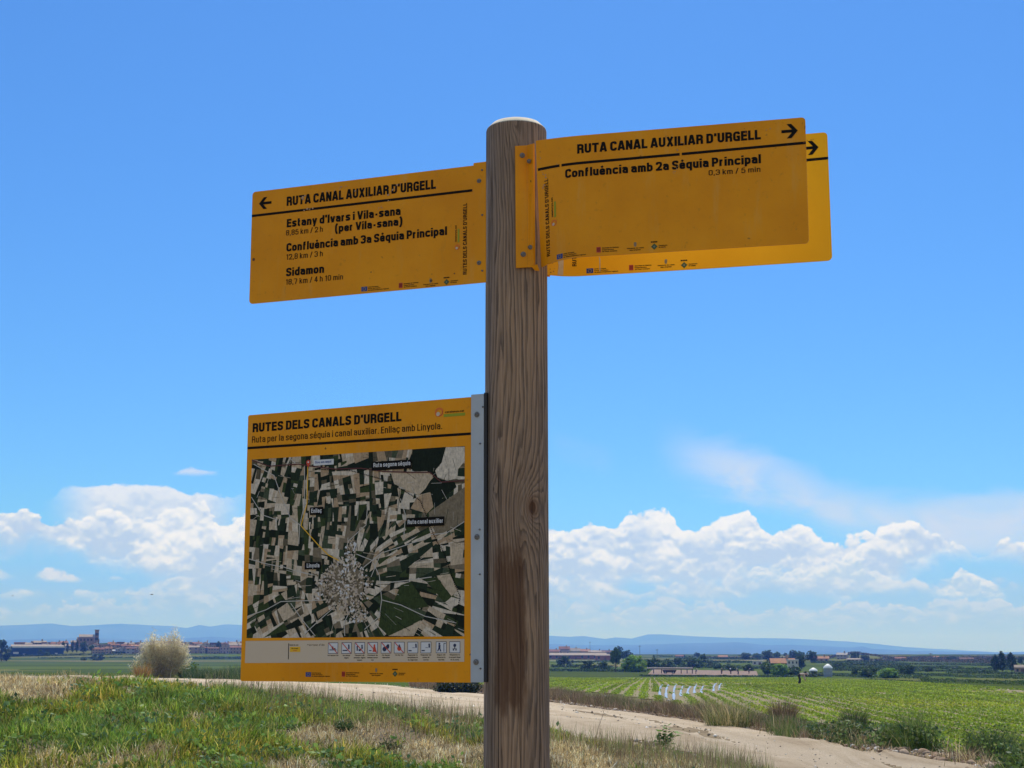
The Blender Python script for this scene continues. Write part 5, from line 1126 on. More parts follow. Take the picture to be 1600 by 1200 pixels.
# ------------------------------------------------------------ air
def haze():
    m_ = bpy.data.materials.new('haze'); m_.use_nodes = True; nt = m_.node_tree; nt.nodes.clear()
    v = nt.nodes.new('ShaderNodeVolumePrincipled'); o = nt.nodes.new('ShaderNodeOutputMaterial'); nt.links.new(v.outputs[0], o.inputs['Volume'])
    v.inputs['Color'].default_value = HAZE_COL + (1,); v.inputs['Density'].default_value = HAZE_D; v.inputs['Anisotropy'].default_value = HAZE_G
    v.inputs['Absorption Color'].default_value = (1, 1, 1, 1)
    b_ = MB(); b_.box(-28000, -28000, -78, 28000, 28000, 262); b_.obj('haze', m_, kind='stuff')
HAZE_COL, HAZE_D, HAZE_G = (0.12, 0.31, 1.0), 2.0e-4, 0.4
haze()
SIGNS = {"left":{"frame":[-0.53048,2.89182,2.52049,-0.34547,0.00284,0.00159,0.50737,0.23462],"text":[["RUTA CANAL AUXILIAR D'URGELL",79.6,38.2,326.4,19.3,2,"k"],["Estany d'Ivars i Vila-sana",81.1,83.3,250.5,17.2,2,"k"],["8,85 km / 2 h",80.1,100.2,82.1,11.1,0,"k"],["(per Vila-sana)",189.4,104.5,145.9,16.5,2,"k"],["Confluència amb 3a Séquia Principal",81.7,133.7,348.4,17.1,2,"k"],["12,8 km / 3 h",81.7,150.8,81.6,11.3,0,"k"],["Sidamon",82.4,185.1,84.6,17.2,2,"k"],["18,7 km / 4 h 10 min",82.0,202.4,127.0,11.2,0,"k"]],"vtext":[["RUTES DELS CANALS D'URGELL",471.5,215.9,141.5,7.9,1,"k"]],"line":[[0.2,50.9],[482.3,50.0]],"arrow":[[16.3,26.7],[44.7,27.1]],"ring":[451.9,160.5],"logo":[[249.4,230.7],[329.6,230.9],[396.5,231.1],[429.8,231.4]],"flange":[482.9,53.3],"bolts":[[496.8,33.0],[496.9,195.9]]},"map":{"frame":[-0.5334,2.94056,2.06626,-0.42925,0.00352,-0.00026,0.52995,0.52705],"text":[["RUTES DELS CANALS D’URGELL",12.0,35.7,340.8,18.4,2,"k"],["Ruta per la segona séquia i canal auxiliar. Enllaç amb Linyola.",11.2,57.0,429.9,13.0,0,"k"],["Normes d'ús:",152.0,459.8,39.4,4.0,2,"k"],["Ruta segona séquia",294.1,122.2,80.7,8.3,1,"w"],["Enllaç",156.0,204.3,23.9,8.3,1,"w"],["Ruta canal auxiliar",370.3,234.4,75.2,8.1,1,"w"],["Linyola",148.5,310.2,28.7,8.2,1,"w"],["Sou en aquí",162.6,107.5,36.7,4.5,1,"b"]],"boxes":[[[290.3,111.5],[377.0,128.6]],[[152.7,193.3],[183.0,208.3]],[[367.4,222.7],[447.7,239.7]],[[143.4,300.0],[179.9,313.7]],[[159.1,100.6],[205.0,111.5]]],"line":[[0.6,67.0],[501.6,69.8]],"ring":[434.9,24.9],"ringtext":[[445.4,20.9],[489.8,34.4]],"map":[[13.0,88.7],[488.9,93.5],[489.3,444.1],[11.7,443.8]],"strip":[[9.8,449.6],[489.3,448.8],[489.2,489.8],[9.5,492.2]],"flange":[501.6,96.8],"bolts":[[515.2,34.7],[515.5,263.4],[513.9,490.4]],"flagicon":[[109.8,454.8],[110.6,485.1],[112.9,461.4],[136.7,471.1]],"icons":[[198.9,453.7],[228.7,453.7],[257.6,453.6],[285.5,453.5],[314.6,453.4],[342.7,453.3],[371.3,453.3],[399.0,453.2],[430.8,453.1],[458.7,453.1]],"iconsz":[[221.2,474.8]],"logo":[[149.8,517.9],[230.0,517.6],[304.9,514.3],[345.2,515.6]],"marker":[146.7,104.4],"yellow":[[145.7,112.5],[145.7,185.2],[132.9,228.1],[171.3,265.2],[195.9,286.7],[220.1,298.4]],"redroute":[[13.2,92.0],[54.7,106.8],[123.9,106.4],[146.8,110.9],[207.1,120.7],[266.1,122.3],[317.0,131.4],[370.7,135.8],[416.4,138.2],[441.0,158.1],[489.1,157.5]],"dotted":[[158.3,118.0],[244.2,125.9],[310.0,145.2],[353.3,166.3],[395.9,190.1],[406.6,212.2],[420.8,246.7],[433.0,270.1],[441.7,280.3],[452.1,301.9],[469.4,347.7],[481.3,371.9],[473.0,407.6],[468.1,442.7]],"poly":[["dark",[[377.3,92.1],[449.2,91.7],[442.5,121.0],[428.6,132.6],[435.7,151.7],[468.6,159.5],[472.1,168.9],[423.9,200.6],[416.7,175.5],[388.8,180.4],[423.5,147.9],[377.7,133.0]]],["pale",[[449.2,92.4],[488.9,93.5],[489.0,120.5],[475.4,135.2],[473.7,152.1],[454.8,155.7],[432.2,148.4],[426.9,135.7],[440.7,120.9]]],["tan",[[331.4,133.7],[409.4,135.4],[422.8,144.8],[406.2,168.8],[392.3,180.6],[360.4,166.6],[338.9,156.1]]],["greybrown",[[413.6,214.1],[489.2,169.8],[489.4,234.0],[431.2,259.3],[417.2,231.2]]],["brown",[[388.8,183.6],[416.7,175.5],[423.9,203.7],[410.1,215.5],[374.9,204.7]]],["green",[[317.0,376.6],[338.2,380.0],[383.9,397.4],[401.4,412.8],[330.3,442.3],[308.8,423.9]]],["tan",[[330.3,442.3],[401.4,414.3],[384.4,442.7]]],["green",[[355.4,348.2],[376.4,342.0],[414.9,388.8],[383.9,392.9],[341.7,377.0]]],["green",[[405.9,338.7],[431.7,334.7],[462.7,371.6],[449.2,383.3]]],["tan",[[431.7,332.3],[459.1,329.9],[476.2,359.8],[462.7,371.0]]],["pale",[[449.1,381.8],[464.4,372.2],[481.4,383.9],[462.8,392.6]]],["tan",[[458.8,273.2],[488.8,272.7],[484.5,311.9],[460.7,314.3]]]],"town":[[235.6,345.7],[282.6,346.7],[236.6,392.3]],"roads":[[[312.1,287.0],[262.4,321.4],[248.4,346.0]],[[312.1,287.0],[291.3,331.4]],[[312.1,287.0],[351.1,277.4],[403.5,263.7]],[[10.2,401.8],[55.9,389.7],[89.7,374.3],[197.8,373.0]],[[235.7,441.6],[233.4,417.0],[245.7,395.5],[252.6,380.1]],[[140.4,441.0],[183.9,407.1],[212.8,385.7]],[[170.0,441.2],[139.5,409.7],[112.5,377.9]],[[10.2,289.2],[53.1,300.1],[95.3,307.7],[129.6,318.1],[167.2,325.3]],[[294.5,303.6],[309.2,328.7],[315.2,375.0],[310.3,405.6],[278.7,429.7]],[[315.2,375.0],[355.9,384.9],[408.2,406.8],[473.1,419.6]],[[258.1,287.0],[294.4,300.5],[312.1,287.0]],[[305.8,344.1],[358.9,340.7],[421.4,334.5]],[[236.4,292.6],[239.3,255.0]],[[17.4,100.5],[66.9,126.2],[83.5,166.2],[107.8,212.6],[134.8,229.8]],[[100.5,88.7],[116.3,104.4]],[[13.7,166.3],[42.3,203.5],[77.3,214.7]],[[353.5,185.1],[364.5,216.7],[361.4,260.0]],[[281.8,191.3],[278.9,232.1],[239.5,262.1]],[[489.4,234.0],[451.9,253.9],[417.4,255.8]],[[137.4,110.4],[139.3,185.0],[129.1,229.5],[128.2,263.8]]]},"front":{"frame":[0.0841,2.63,2.54383,-0.25539,-0.00751,-0.00022,0.45689,0.23356],"text":[["RUTA CANAL AUXILIAR D'URGELL",38.8,35.1,338.3,18.2,2,"k"],["Confluència amb 2a Séquia Principal",15.2,80.0,361.3,16.9,2,"k"],["0,3 km / 5 min",282.4,96.0,92.9,9.9,0,"k"]],"vtext":[["RUTES DELS CANALS D'URGELL",-19.8,219.5,144.3,7.8,1,"k"]],"line":[[-41.2,54.9],[459.4,48.1]],"arrow":[[443.2,24.1],[414.2,23.6]],"ring":[-8.8,161.1],"logo":[[-4.1,231.0],[74.8,227.6],[146.6,226.2],[181.6,226.8]],"left_edge":[[-43.4,2.0],[-41.1,231.7]]},"rear":{"frame":[0.12642,2.8,2.57253,-0.24815,-0.00068,-0.00038,0.49032,0.25246],"text":[],"vtext":[["RUTES DELS CANALS D'URGELL",0.5,232.7,154.1,8.2,1,"k"]],"line":[[-25.4,58.0],[490.1,52.0]],"arrow":[[473.0,28.8],[443.0,28.8]],"ring":[15.1,171.3],"logo":[[20.1,248.4],[104.1,247.5],[176.1,244.0],[211.3,247.5]],"patch":[[-35.4,217.4],[-23.9,250.5],[46.6,220.2],[46.3,245.9]],"left_edge":[[-56.5,-3.1],[-57.4,252.3]]}}
# ------------------------------------------------------------ signpost
PX, PY, PR = 0.0085, 2.75, 0.0597
def f_wood(b):
    x, y, z = b.sep(b.tex('Object'))
    ang = b.m('ARCTAN2', x, b.mul(y, -1.0))                 # 0 faces the camera side
    s = b.mul(ang, PR * 100)                                # centimetres round the post
    zz = b.mul(z, 100)
    P = b.vec(s, zz, 0.0)
    low = b.noise(b.vec(b.mul(s, .22), b.mul(zz, .018), 1.7), 1.0, 3, .5)
    low2 = b.noise(b.vec(b.mul(s, .7), b.mul(zz, .03), 7.7), 1.0, 4, .55)
    F = b.add(b.mul(s, .62), b.add(b.mul(low, 4.2), b.mul(low2, .8)))
    def knot(F, s0, z0, sx, sz, amp):
        dx = b.m('DIVIDE', b.sub(s, s0), sx); dz = b.m('DIVIDE', b.sub(zz, z0), sz)
        r2 = b.add(b.mul(dx, dx), b.mul(dz, dz))
        return b.add(F, b.mul(b.m('EXPONENT', b.mul(b.m('SQRT', r2), -1.0)), amp)), r2
    F, k1 = knot(F, KN1[0], KN1[1], 2.2, 4.0, 5.5)
    F, k2 = knot(F, KN2[0], KN2[1], 1.1, 3.5, 2.2)
    F, k3 = knot(F, -.3, 259.5, 1.5, 4.6, 2.4)
    g = b.m('FRACT', b.mul(F, 1.75)); late = b.step(g, .30, .90); late = b.mul(late, b.step(g, 1.0, .93))
    g2 = b.m('FRACT', b.mul(F, 3.1)); fine = b.step(g2, .2, .9)
    fib = b.noise(b.vec(b.mul(s, 9.0), b.mul(zz, .22), 3.0), 1.0, 6, .7)
    fib2 = b.noise(b.vec(b.mul(s, 3.0), b.mul(zz, .05), 9.0), 1.0, 5, .6)
    big = b.noise(b.vec(b.mul(s, .25), b.mul(zz, .03), 4.0), 1.0, 3, .5)
    base = b.mix(b.step(big, .35, .65), (0.29, 0.188, 0.12), (0.40, 0.252, 0.15))
    base = b.mix(b.step(s, -2.0, -8.0), base, (0.27, 0.215, 0.172))
    col = b.mix(b.mul(b.mul(late, b.step(b.noise(b.vec(b.mul(s, 1.1), b.mul(zz, .05), 12.0), 1.0, 3, .5), .3, .6, .45, 1.0)), .9), base, (0.07, 0.045, 0.032))
    col = b.mix(b.mul(fine, .22), col, (0.10, 0.07, 0.05))
    col = b.mix(b.mul(b.step(fib, .42, .70), .45), col, (0.42, 0.34, 0.27))
    col = b.mix(b.mul(b.step(fib2, .55, .30), .40), col, (0.11, 0.08, 0.06))
    # damp stain with its own outline, lower half
    so_ = b.noise(b.vec(b.mul(s, .5), b.mul(zz, .14), 2.0), 1.0, 4, .6)
    ss = b.add(s, b.mul(b.sub(so_, .5), 3.0)); sz = b.add(zz, b.mul(b.sub(so_, .5), 16.0))
    st = b.mul(b.mul(b.step(ss, -4.8, -3.6), b.step(ss, 2.2, .8)), b.mul(b.step(sz, 146, 152), b.step(sz, 182, 175)))
    col = b.mix(b.mul(st, .78), col, (0.10, 0.048, 0.026))
    st2 = b.mul(b.step(ss, -6.5, -4.5), b.mul(b.step(ss, -2.5, -4.0), b.step(sz, 172, 164)))
    col = b.mix(b.mul(st2, .25), col, (0.09, 0.075, 0.06))
    col = b.mix(b.step(k1, .15, .05), col, (0.035, 0.02, 0.013))
    col = b.mix(b.mul(b.step(k1, .6, .05), .45), col, (0.20, 0.10, 0.055))
    col = b.mix(b.mul(b.step(k2, .05, .0), .8), col, (0.06, 0.04, 0.03))
    # drying checks
    def check(col, s0, z0, z1, w, seed):
        wob = b.mul(b.sub(b.noise(b.vec(0.0, b.mul(zz, .06), seed), 1.0, 3, .6), .5), .9)
        dd = b.m('ABSOLUTE', b.sub(b.add(s, wob), s0)); mk = b.mul(b.step(dd, w, w * .35), b.mul(b.step(zz, z0, z0 + 6), b.step(zz, z1, z1 - 6)))
        return b.mix(b.mul(mk, .85), col, (0.03, 0.02, 0.015)), mk
    hs = None
    for args in ((-3.4, 100, 196, .11, 1), (KN1[0] - .05, 178, 192, .10, 2), (.6, 100, 178, .07, 3), (4.6, 120, 215, .09, 4), (-6.0, 130, 230, .08, 5), (3.4, 215, 275, .07, 6), (-1.4, 225, 262, .05, 7), (-4.6, 246, 254, .16, 8)):
        col, mk = check(col, *args); hs = mk if hs is None else b.add(hs, mk)
    h = b.sub(b.add(b.mul(fib, .5), b.mul(b.m('SUBTRACT', 1.0, late), .5)), b.mul(hs, 2.0))
    h = b.sub(h, b.mul(b.step(k1, .06, .01), 1.6))
    # sawn top: pale end grain, its colour lightened further to look sunlit
    top = b.step(b.add(z, b.mul(b.sub(fib2, .5), .004)), ZTOP - .0210, ZTOP - .0185)
    ring = b.m('FRACT', b.mul(b.m('SQRT', b.add(b.mul(x, x), b.mul(y, y))), 190.0))
    endc = b.mix(b.mul(b.step(ring, .4, .9), .3), (0.82, 0.70, 0.50), (0.66, 0.54, 0.37))
    endc = b.mix(b.mul(b.step(b.noise(b.tex('Object'), 60, 5, .7), .55, .7), .4), endc, (0.3, 0.26, 0.2))
    col = b.mix(top, col, endc)
    return {'col': col, 'bump': b.bump(h, .35, .004)}
def sz_at(px, py):
    """centimetres round the post and up it for a point seen in the photograph"""
    d = pdir(px, py); d = d / d[1]; x, y = 0.0, PY - PR
    for _ in range(6): x = d[0] * y; y = PY - math.sqrt(max(1e-6, PR ** 2 - min(PR ** 2 * .98, (x - PX) ** 2)))
    return math.atan2(x - PX, PY - y) * PR * 100, (EYE + d[2] * y) * 100
KN1 = sz_at(832, 793); KN2 = sz_at(771, 764)
ZTOP = EYE + pdir(806, 180)[2] / pdir(806, 180)[1] * (PY - PR * .55)
M_WOOD = mat('weathered_wood', rough=.85, spec=.15, fn=f_wood)

sp = empty('signpost', (PX, PY, 0), 'round weathered wooden signpost carrying three yellow arrow signs and a yellow map board', 'signpost')
SPL = Vector((PX, PY, 0))
m_ = MB(); pz = ZTOP - .0185
m_.lathe([(PR * 1.015, -.4), (PR * 1.01, 1.2), (PR, 1.9), (PR * .99, pz - .005), (PR * .97, pz - .001), (PR * .93, pz + .0015), (PR * .80, pz + .0095), (PR * .56, pz + .0150), (PR * .25, pz + .0180), (PR * .03, pz + .0185)], 72)
m_.obj('post', M_WOOD, sp, True)

def f_yellow(b):
    P = b.tex('Object'); n = b.noise(P, 5.0, 6, .6); n2 = b.noise(P, 90.0, 4, .6); n3 = b.noise(b.vm('MULTIPLY', P, (1, 1, .16)), 34, 6, .7)
    col = b.ramp(n, [(.28, (0.68, 0.246, 0.003)), (.5, (0.76, 0.288, 0.004)), (.72, (0.84, 0.335, 0.006))])
    col = b.mix(b.mul(b.step(n2, .60, .75), .35), col, (0.36, 0.155, 0.012))
    col = b.mix(b.mul(b.step(n3, .52, .80), .34), col, (0.64, 0.40, 0.13))
    n5 = b.noise(b.vm('MULTIPLY', P, (1, 1, .10)), 60, 5, .75)
    col = b.mix(b.mul(b.step(n5, .60, .78), .22), col, (0.26, 0.13, 0.03))
    sc = b.noise(b.vm('ADD', P, (3.1, 1.7, 9.0)), 16, 6, .7)
    col = b.mix(b.mul(b.step(sc, .68, .74), .45), col, (0.55, 0.36, 0.22))
    sp_ = b.voro(b.vm('ADD', P, b.vm('MULTIPLY', b.noise(P, 30, 3, .6, 0, True), (.02, .02, .02))), 38, 'F1')
    col = b.mix(b.mul(b.step(sp_, .10, .05), b.step(n, .5, .62)), col, (0.20, 0.09, 0.02))
    return {'col': col, 'rough': b.ramp(n3, [(.3, .32), (.7, .6)]), 'bump': b.bump(b.add(b.mul(n2, .4), b.mul(n, 2.0)), .25, .003)}
M_YEL = mat('yellow_paint', rough=.45, spec=.16, fn=f_yellow)
M_YEL2 = mottled('bounce_lit_yellow_paint', (0.88, 0.40, 0.006), (0.94, 0.45, 0.01), 9, .45, .05, spec=.12)  # rear sign's yellow, lightened to paint in light bounced off the front sign
M_INK = mat('black_print', (0.010, 0.009, 0.008), .6, spec=.06)
M_WHT = mat('white_print', (0.62, 0.62, 0.62), .5); M_BLU = mat('blue_print', (0.012, 0.05, 0.22), .5); M_RED = mat('red_print', (0.55, 0.06, 0.03), .5); M_GRN = mat('green_print', (0.30, 0.33, 0.03), .5, spec=.1); M_DGR = mat('dark_green_print', (0.06, 0.10, 0.03), .5)
M_ORG = mat('orange_print', (0.72, 0.16, 0.02), .5); M_LIN = mat('route_yellow', (0.75, 0.42, 0.02), .5); M_DRD = mat('dark_red_print', (0.09, 0.02, 0.02), .5); M_GRY = mat('grey_print', (0.18, 0.18, 0.14), .5); M_CRE = mat('cream_print', (0.60, 0.49, 0.36), .6, spec=.1)
M_BOLT = mottled('bolt_steel', (0.10, 0.09, 0.085), (0.26, 0.25, 0.24), 300, .45); M_RUST = mat('rust_brown', (0.16, 0.06, 0.025), .8); M_SCR = mottled('bare_scratch', (0.40, 0.22, 0.12), (0.52, 0.33, 0.20), 200, .6)
M_PEEL = mottled('peeled_paint', (0.55, 0.40, 0.22), (0.70, 0.55, 0.33), 60, .6)
M_BACK = mottled('bare_aluminium', (0.78, 0.78, 0.77), (0.86, 0.86, 0.85), 14, .55, .05)
M_ALU = mottled('galvanised_steel', (0.36, 0.40, 0.44), (0.46, 0.50, 0.53), 9, .5, .05)

def glyphs(txt, width, cap, weight):
    """lettering as flat polygons: squeezed to the width first, then every outline moved outwards by the same amount"""
    cu = bpy.data.curves.new('t', 'FONT'); cu.body = txt; cu.size = 1.0; cu.resolution_u = 4; cu.space_character = 1.0 + (.05, .05, .085)[weight]
    o = bpy.data.objects.new('t', cu); COL.objects.link(o); bpy.context.view_layer.update()
    dg = bpy.context.evaluated_depsgraph_get(); me = bpy.data.meshes.new_from_object(o.evaluated_get(dg))
    bpy.data.objects.remove(o); bpy.data.curves.remove(cu)
    bm = bmesh.new(); bm.from_mesh(me); bpy.data.meshes.remove(me)
    bmesh.ops.remove_doubles(bm, verts=bm.verts, dist=1e-5)
    x0 = min(v.co.x for v in bm.verts); x1 = max(v.co.x for v in bm.verts)
    e = (.012, .05, .082)[weight] * cap; sx = (width - 2 * e) / (x1 - x0); sy = (cap - 2 * e) / .682; low = txt != txt.upper()
    def ym(y):      # taller small letters, as on road signs
        if not low or y <= 0: return y
        return y * 1.10 if y <= .449 else (.494 + (y - .449) * .807 if y < .682 else y)
    for v in bm.verts: v.co = Vector(((v.co.x - x0) * sx + e, ym(v.co.y) * sy + e, 0))
    bm.normal_update()
    for f in bm.faces:
        if f.normal.z < 0: f.normal_flip()
    mv = {}
    for v in bm.verts:
        ns = []
        for ed in v.link_edges:
            if len(ed.link_faces) == 1:
                f = ed.link_faces[0]; l = [q for q in ed.link_loops][0]
                d = (l.link_loop_next.vert.co - l.vert.co).normalized(); ns.append(Vector((d.y, -d.x, 0)))
        if len(ns) >= 2:
            n = ns[0] + ns[1]
            if n.length > 1e-4:
                n.normalize(); c = max(.55, n.dot(ns[0])); mv[v] = n * (e / c)
    for v, d in mv.items(): v.co += d
    bm.verts.index_update(); V = [tuple(v.co) for v in bm.verts]; F = [tuple(v.index for v in f.verts) for f in bm.faces]; bm.free()
    return V, F

# ------------------------------------------------------------ a narrow grotesque alphabet drawn as strokes
def letter(ch, t):
    """(width between the outer stroke centres, strokes); cap height 1, small letters .74"""
    b = t / 2; T = 1 - b; X = .74; x = X - b; D = -.24; h = t / 2
    w = .40; lw = .35; n = .33
    bowl = lambda a, c, top, bot: [(a, top), (c, top), (c, bot), (a, bot)]
    G_ = {
     'A': (.46, [[(-.02, 0), (.195, 1)], [(.265, 1), (.48, 0)], [(.08, .26), (.38, .26)], [(.15, .93), (.31, .93)]]),
     'C': (w, [[(w, .68), (w, T), (0, T), (0, b), (w, b), (w, .32)]]),
     'D': (w, [[(0, 0), (0, 1)], bowl(0, w, T, b)]),
     'E': (.33, [[(0, 0), (0, 1)], [(0, T), (.33 + h, T)], [(0, .52), (.31 + h, .52)], [(0, b), (.34 + h, b)]]),
     'G': (w, [[(w, .70), (w, T), (0, T), (0, b), (w, b)], [(w, 0), (w, .5)], [(w + h, .46), (w * .5, .46)]]),
     'I': (0, [[(0, 0), (0, 1)]]), 'L': (.30, [[(0, 0), (0, 1)], [(0, b), (.32 + h, b)]]),
     'N': (w, [[(0, 0), (0, 1)], [(w, 0), (w, 1)], [(.0, .97), (w, .03)]]),
     'P': (w, [[(0, 0), (0, 1)], bowl(0, w, T, .42)]),
     'R': (w, [[(0, 0), (0, 1)], bowl(0, w, T, .48), [(w * .45, .48), (w * .98, .47), (w + .01, 0)]]),
     'S': (w, [[(w, .70), (w, T), (0, T), (0, .54), (w, .46), (w, b), (0, b), (0, .30)]]),
     'T': (.42, [[(-h, T), (.42 + h, T)], [(.21, 0), (.21, 1)]]), 'U': (w, [[(0, 1), (0, b), (w, b), (w, 1)]]),
     'V': (.44, [[(-.02, 1), (.2, 0)], [(.46, 1), (.24, 0)]]), 'X': (.44, [[(0, 0), (.44, 1)], [(.44, 0), (0, 1)]]),
     'a': (lw, [[(.0, .52), (0, x), (lw, x), (lw, 0)], [(lw, .44), (0, .42), (0, b), (lw, b + .01)]]),
     'b': (lw, [[(0, 0), (0, 1)], bowl(0, lw, x, b)]), 'c': (lw, [[(lw, .50), (lw, x), (0, x), (0, b), (lw, b), (lw, .25)]]),
     'd': (lw, [[(lw, 0), (lw, 1)], bowl(lw, 0, x, b)]), 'e': (lw, [[(0, .37), (lw + h * .9, .37)], [(lw, .34), (lw, x), (0, x), (0, b), (lw, b), (lw, .24)]]),
     'f': (.22, [[(.06, 0), (.06, T), (.24, T)], [(-.06, x), (.24, x)]]), 'g': (lw, [bowl(lw, 0, x, b), [(lw, X), (lw, D + b), (0, D + b), (0, -.10)]]),
     'h': (n, [[(0, 0), (0, 1)], [(0, x), (n, x), (n, 0)]]), 'i': (0, [[(0, 0), (0, X)], [(0, .84), (0, 1)]]),
     'k': (n, [[(0, 0), (0, 1)], [(.02, .36), (n, X)], [(.10, .42), (n + .02, 0)]]), 'l': (0, [[(0, 0), (0, 1)]]),
     'm': (.58, [[(0, 0), (0, X)], [(0, x), (.29, x), (.29, 0)], [(.29, x), (.58, x), (.58, 0)]]), 'n': (n, [[(0, 0), (0, X)], [(0, x), (n, x), (n, 0)]]),
     'o': (lw, [[(0, .35), (0, x), (lw, x), (lw, b), (0, b), (0, .36)]]), 'p': (lw, [[(0, D), (0, X)], bowl(0, lw, x, b)]), 'q': (lw, [[(lw, D), (lw, X)], bowl(lw, 0, x, b)]),
     'r': (.19, [[(0, 0), (0, X)], [(0, .5), (.03, x), (.20, x)]]), 's': (n, [[(n, .53), (n, x), (0, x), (0, .40), (n, .34), (n, b), (0, b), (0, .22)]]),
     't': (.20, [[(.05, .95), (.05, b), (.22, b)], [(-.07, x), (.22, x)]]), 'u': (n, [[(0, X), (0, b), (n, b)], [(n, X), (n, 0)]]),
     'v': (.36, [[(-.01, X), (.165, 0)], [(.37, X), (.195, 0)]]), 'x': (.36, [[(0, 0), (.36, X)], [(.36, 0), (0, X)]]), 'y': (.36, [[(-.01, X), (.17, .03)], [(.37, X), (.12, D)]]),
     '0': (w, [[(0, .5), (0, T), (w, T), (w, b), (0, b), (0, .51)]]), '1': (.2, [[(.17, 0), (.17, 1)], [(.17, T), (0, .80)]]),
     '2': (w, [[(0, .68), (0, T), (w, T), (w, .56), (.02, .10)], [(-h, b), (w + h, b)]]), '3': (w, [[(0, .72), (0, T), (w, T), (w, .52), (.12, .52)], [(.12, .52), (w, .52), (w, b), (0, b), (0, .28)]]),
     '4': (w, [[(w * .72, 0), (w * .72, 1)], [(w * .66, .97), (.0, .28)], [(-h, .26), (w + h, .26)]]), '5': (w, [[(w, T), (.03, T), (.0, .48)], [(0, .52), (.1, .60), (w, .60), (w, b), (0, b), (0, .28)]]),
     '6': (w, [[(w, .74), (w, T), (0, T), (0, b), (w, b), (w, .58), (0, .58)]]), '7': (w, [[(-h, T), (w, T), (w * .35, 0)]]),
     '8': (w, [[(0, .7), (.0, T), (w, T), (w, .53), (0, .53), (0, .72)], [(0, .3), (0, .53), (w, .53), (w, b), (0, b), (0, .32)]]), '9': (w, [[(0, .26), (0, b), (w, b), (w, T), (0, T), (0, .42), (w, .42)]]),
     ',': (0, [[(0, .15), (0, .03), (-.04, -.12)]]), '.': (0, [[(0, 0), (0, max(.13, t * .9))]]), '/': (.28, [[(0, -.03), (.28, 1.03)]]), '-': (.2, [[(-.02, .36), (.22, .36)]]),
     "'": (0, [[(0, 1), (0, .68)]]), '’': (0, [[(.01, 1), (.01, .82), (-.03, .68)]]), ':': (0, [[(0, 0), (0, .14)], [(0, .58), (0, .72)]]),
     '(': (.14, [[(.16, 1.08), (0, .80), (0, .10), (.16, -.20)]]), ')': (.14, [[(0, 1.08), (.16, .80), (.16, .10), (0, -.20)]]),
    }
    G_['é'] = (lw, G_['e'][1] + [[(.12, .84), (.25, 1.02)]]); G_['è'] = (lw, G_['e'][1] + [[(.22, .84), (.09, 1.02)]]); G_['í'] = (0, [[(0, 0), (0, X)], [(-.04, .84), (.08, 1.02)]])
    G_['ç'] = (lw, G_['c'][1] + [[(lw * .5, 0), (lw * .55, -.2)]])
    return G_.get(ch)
def ribbon(pts, t, r):
    """a stroke of even thickness with its inner corners rounded"""
    P = [Vector((*p, 0)) for p in pts]; Q = [P[0]]
    for i in range(1, len(P) - 1):
        a, c, e = P[i - 1], P[i], P[i + 1]; l1, l2 = (a - c).length, (e - c).length; k = min(r, l1 * .5, l2 * .5)
        s_, f = c + (a - c).normalized() * k, c + (e - c).normalized() * k
        Q += [s_ * (1 - u) ** 2 + c * 2 * u * (1 - u) * .96 + f * u * u + (s_ + f) * .5 * (2 * u * (1 - u) * .04) for u in np.linspace(0, 1, 6)]
    Q.append(P[-1]); Q = [q for i, q in enumerate(Q) if i == 0 or (q - Q[i - 1]).length > 1e-4]
    L, Rr = [], []
    for i, q in enumerate(Q):
        d1 = (q - Q[i - 1]).normalized() if i else None; d2 = (Q[i + 1] - q).normalized() if i < len(Q) - 1 else None
        d = ((d1 or d2) + (d2 or d1)).normalized(); n = Vector((-d.y, d.x, 0)); k = t / 2
        if d1 and d2: k /= max(.6, n.dot(Vector((-d1.y, d1.x, 0))))
        L.append(q + n * k); Rr.append(q - n * k)
    return L, Rr
def draw_text(txt, width, cap, weight):
    t = (.125, .17, .222)[weight]; gap = (.14, .13, .09)[weight]; X = 0; V = []; F = []; z = 0
    for ch in txt:
        if ch == ' ': X += .22; continue
        g = letter(ch, t)
        if g is None: return None
        X += t / 2
        for st in g[1]:
            L, Rr = ribbon(st, t, .21); k = len(V); m = len(L); z += 1
            V += [(v.x + X, v.y, z % 12) for v in L] + [(v.x + X, v.y, z % 12) for v in Rr]
            F += [(k + i, k + m + i, k + m + i + 1, k + i + 1) for i in range(m - 1)]
        X += g[0] + t / 2 + gap
    X -= gap; s = width / X
    return [(a * s, y * cap, z * .012) for a, y, z in V], F

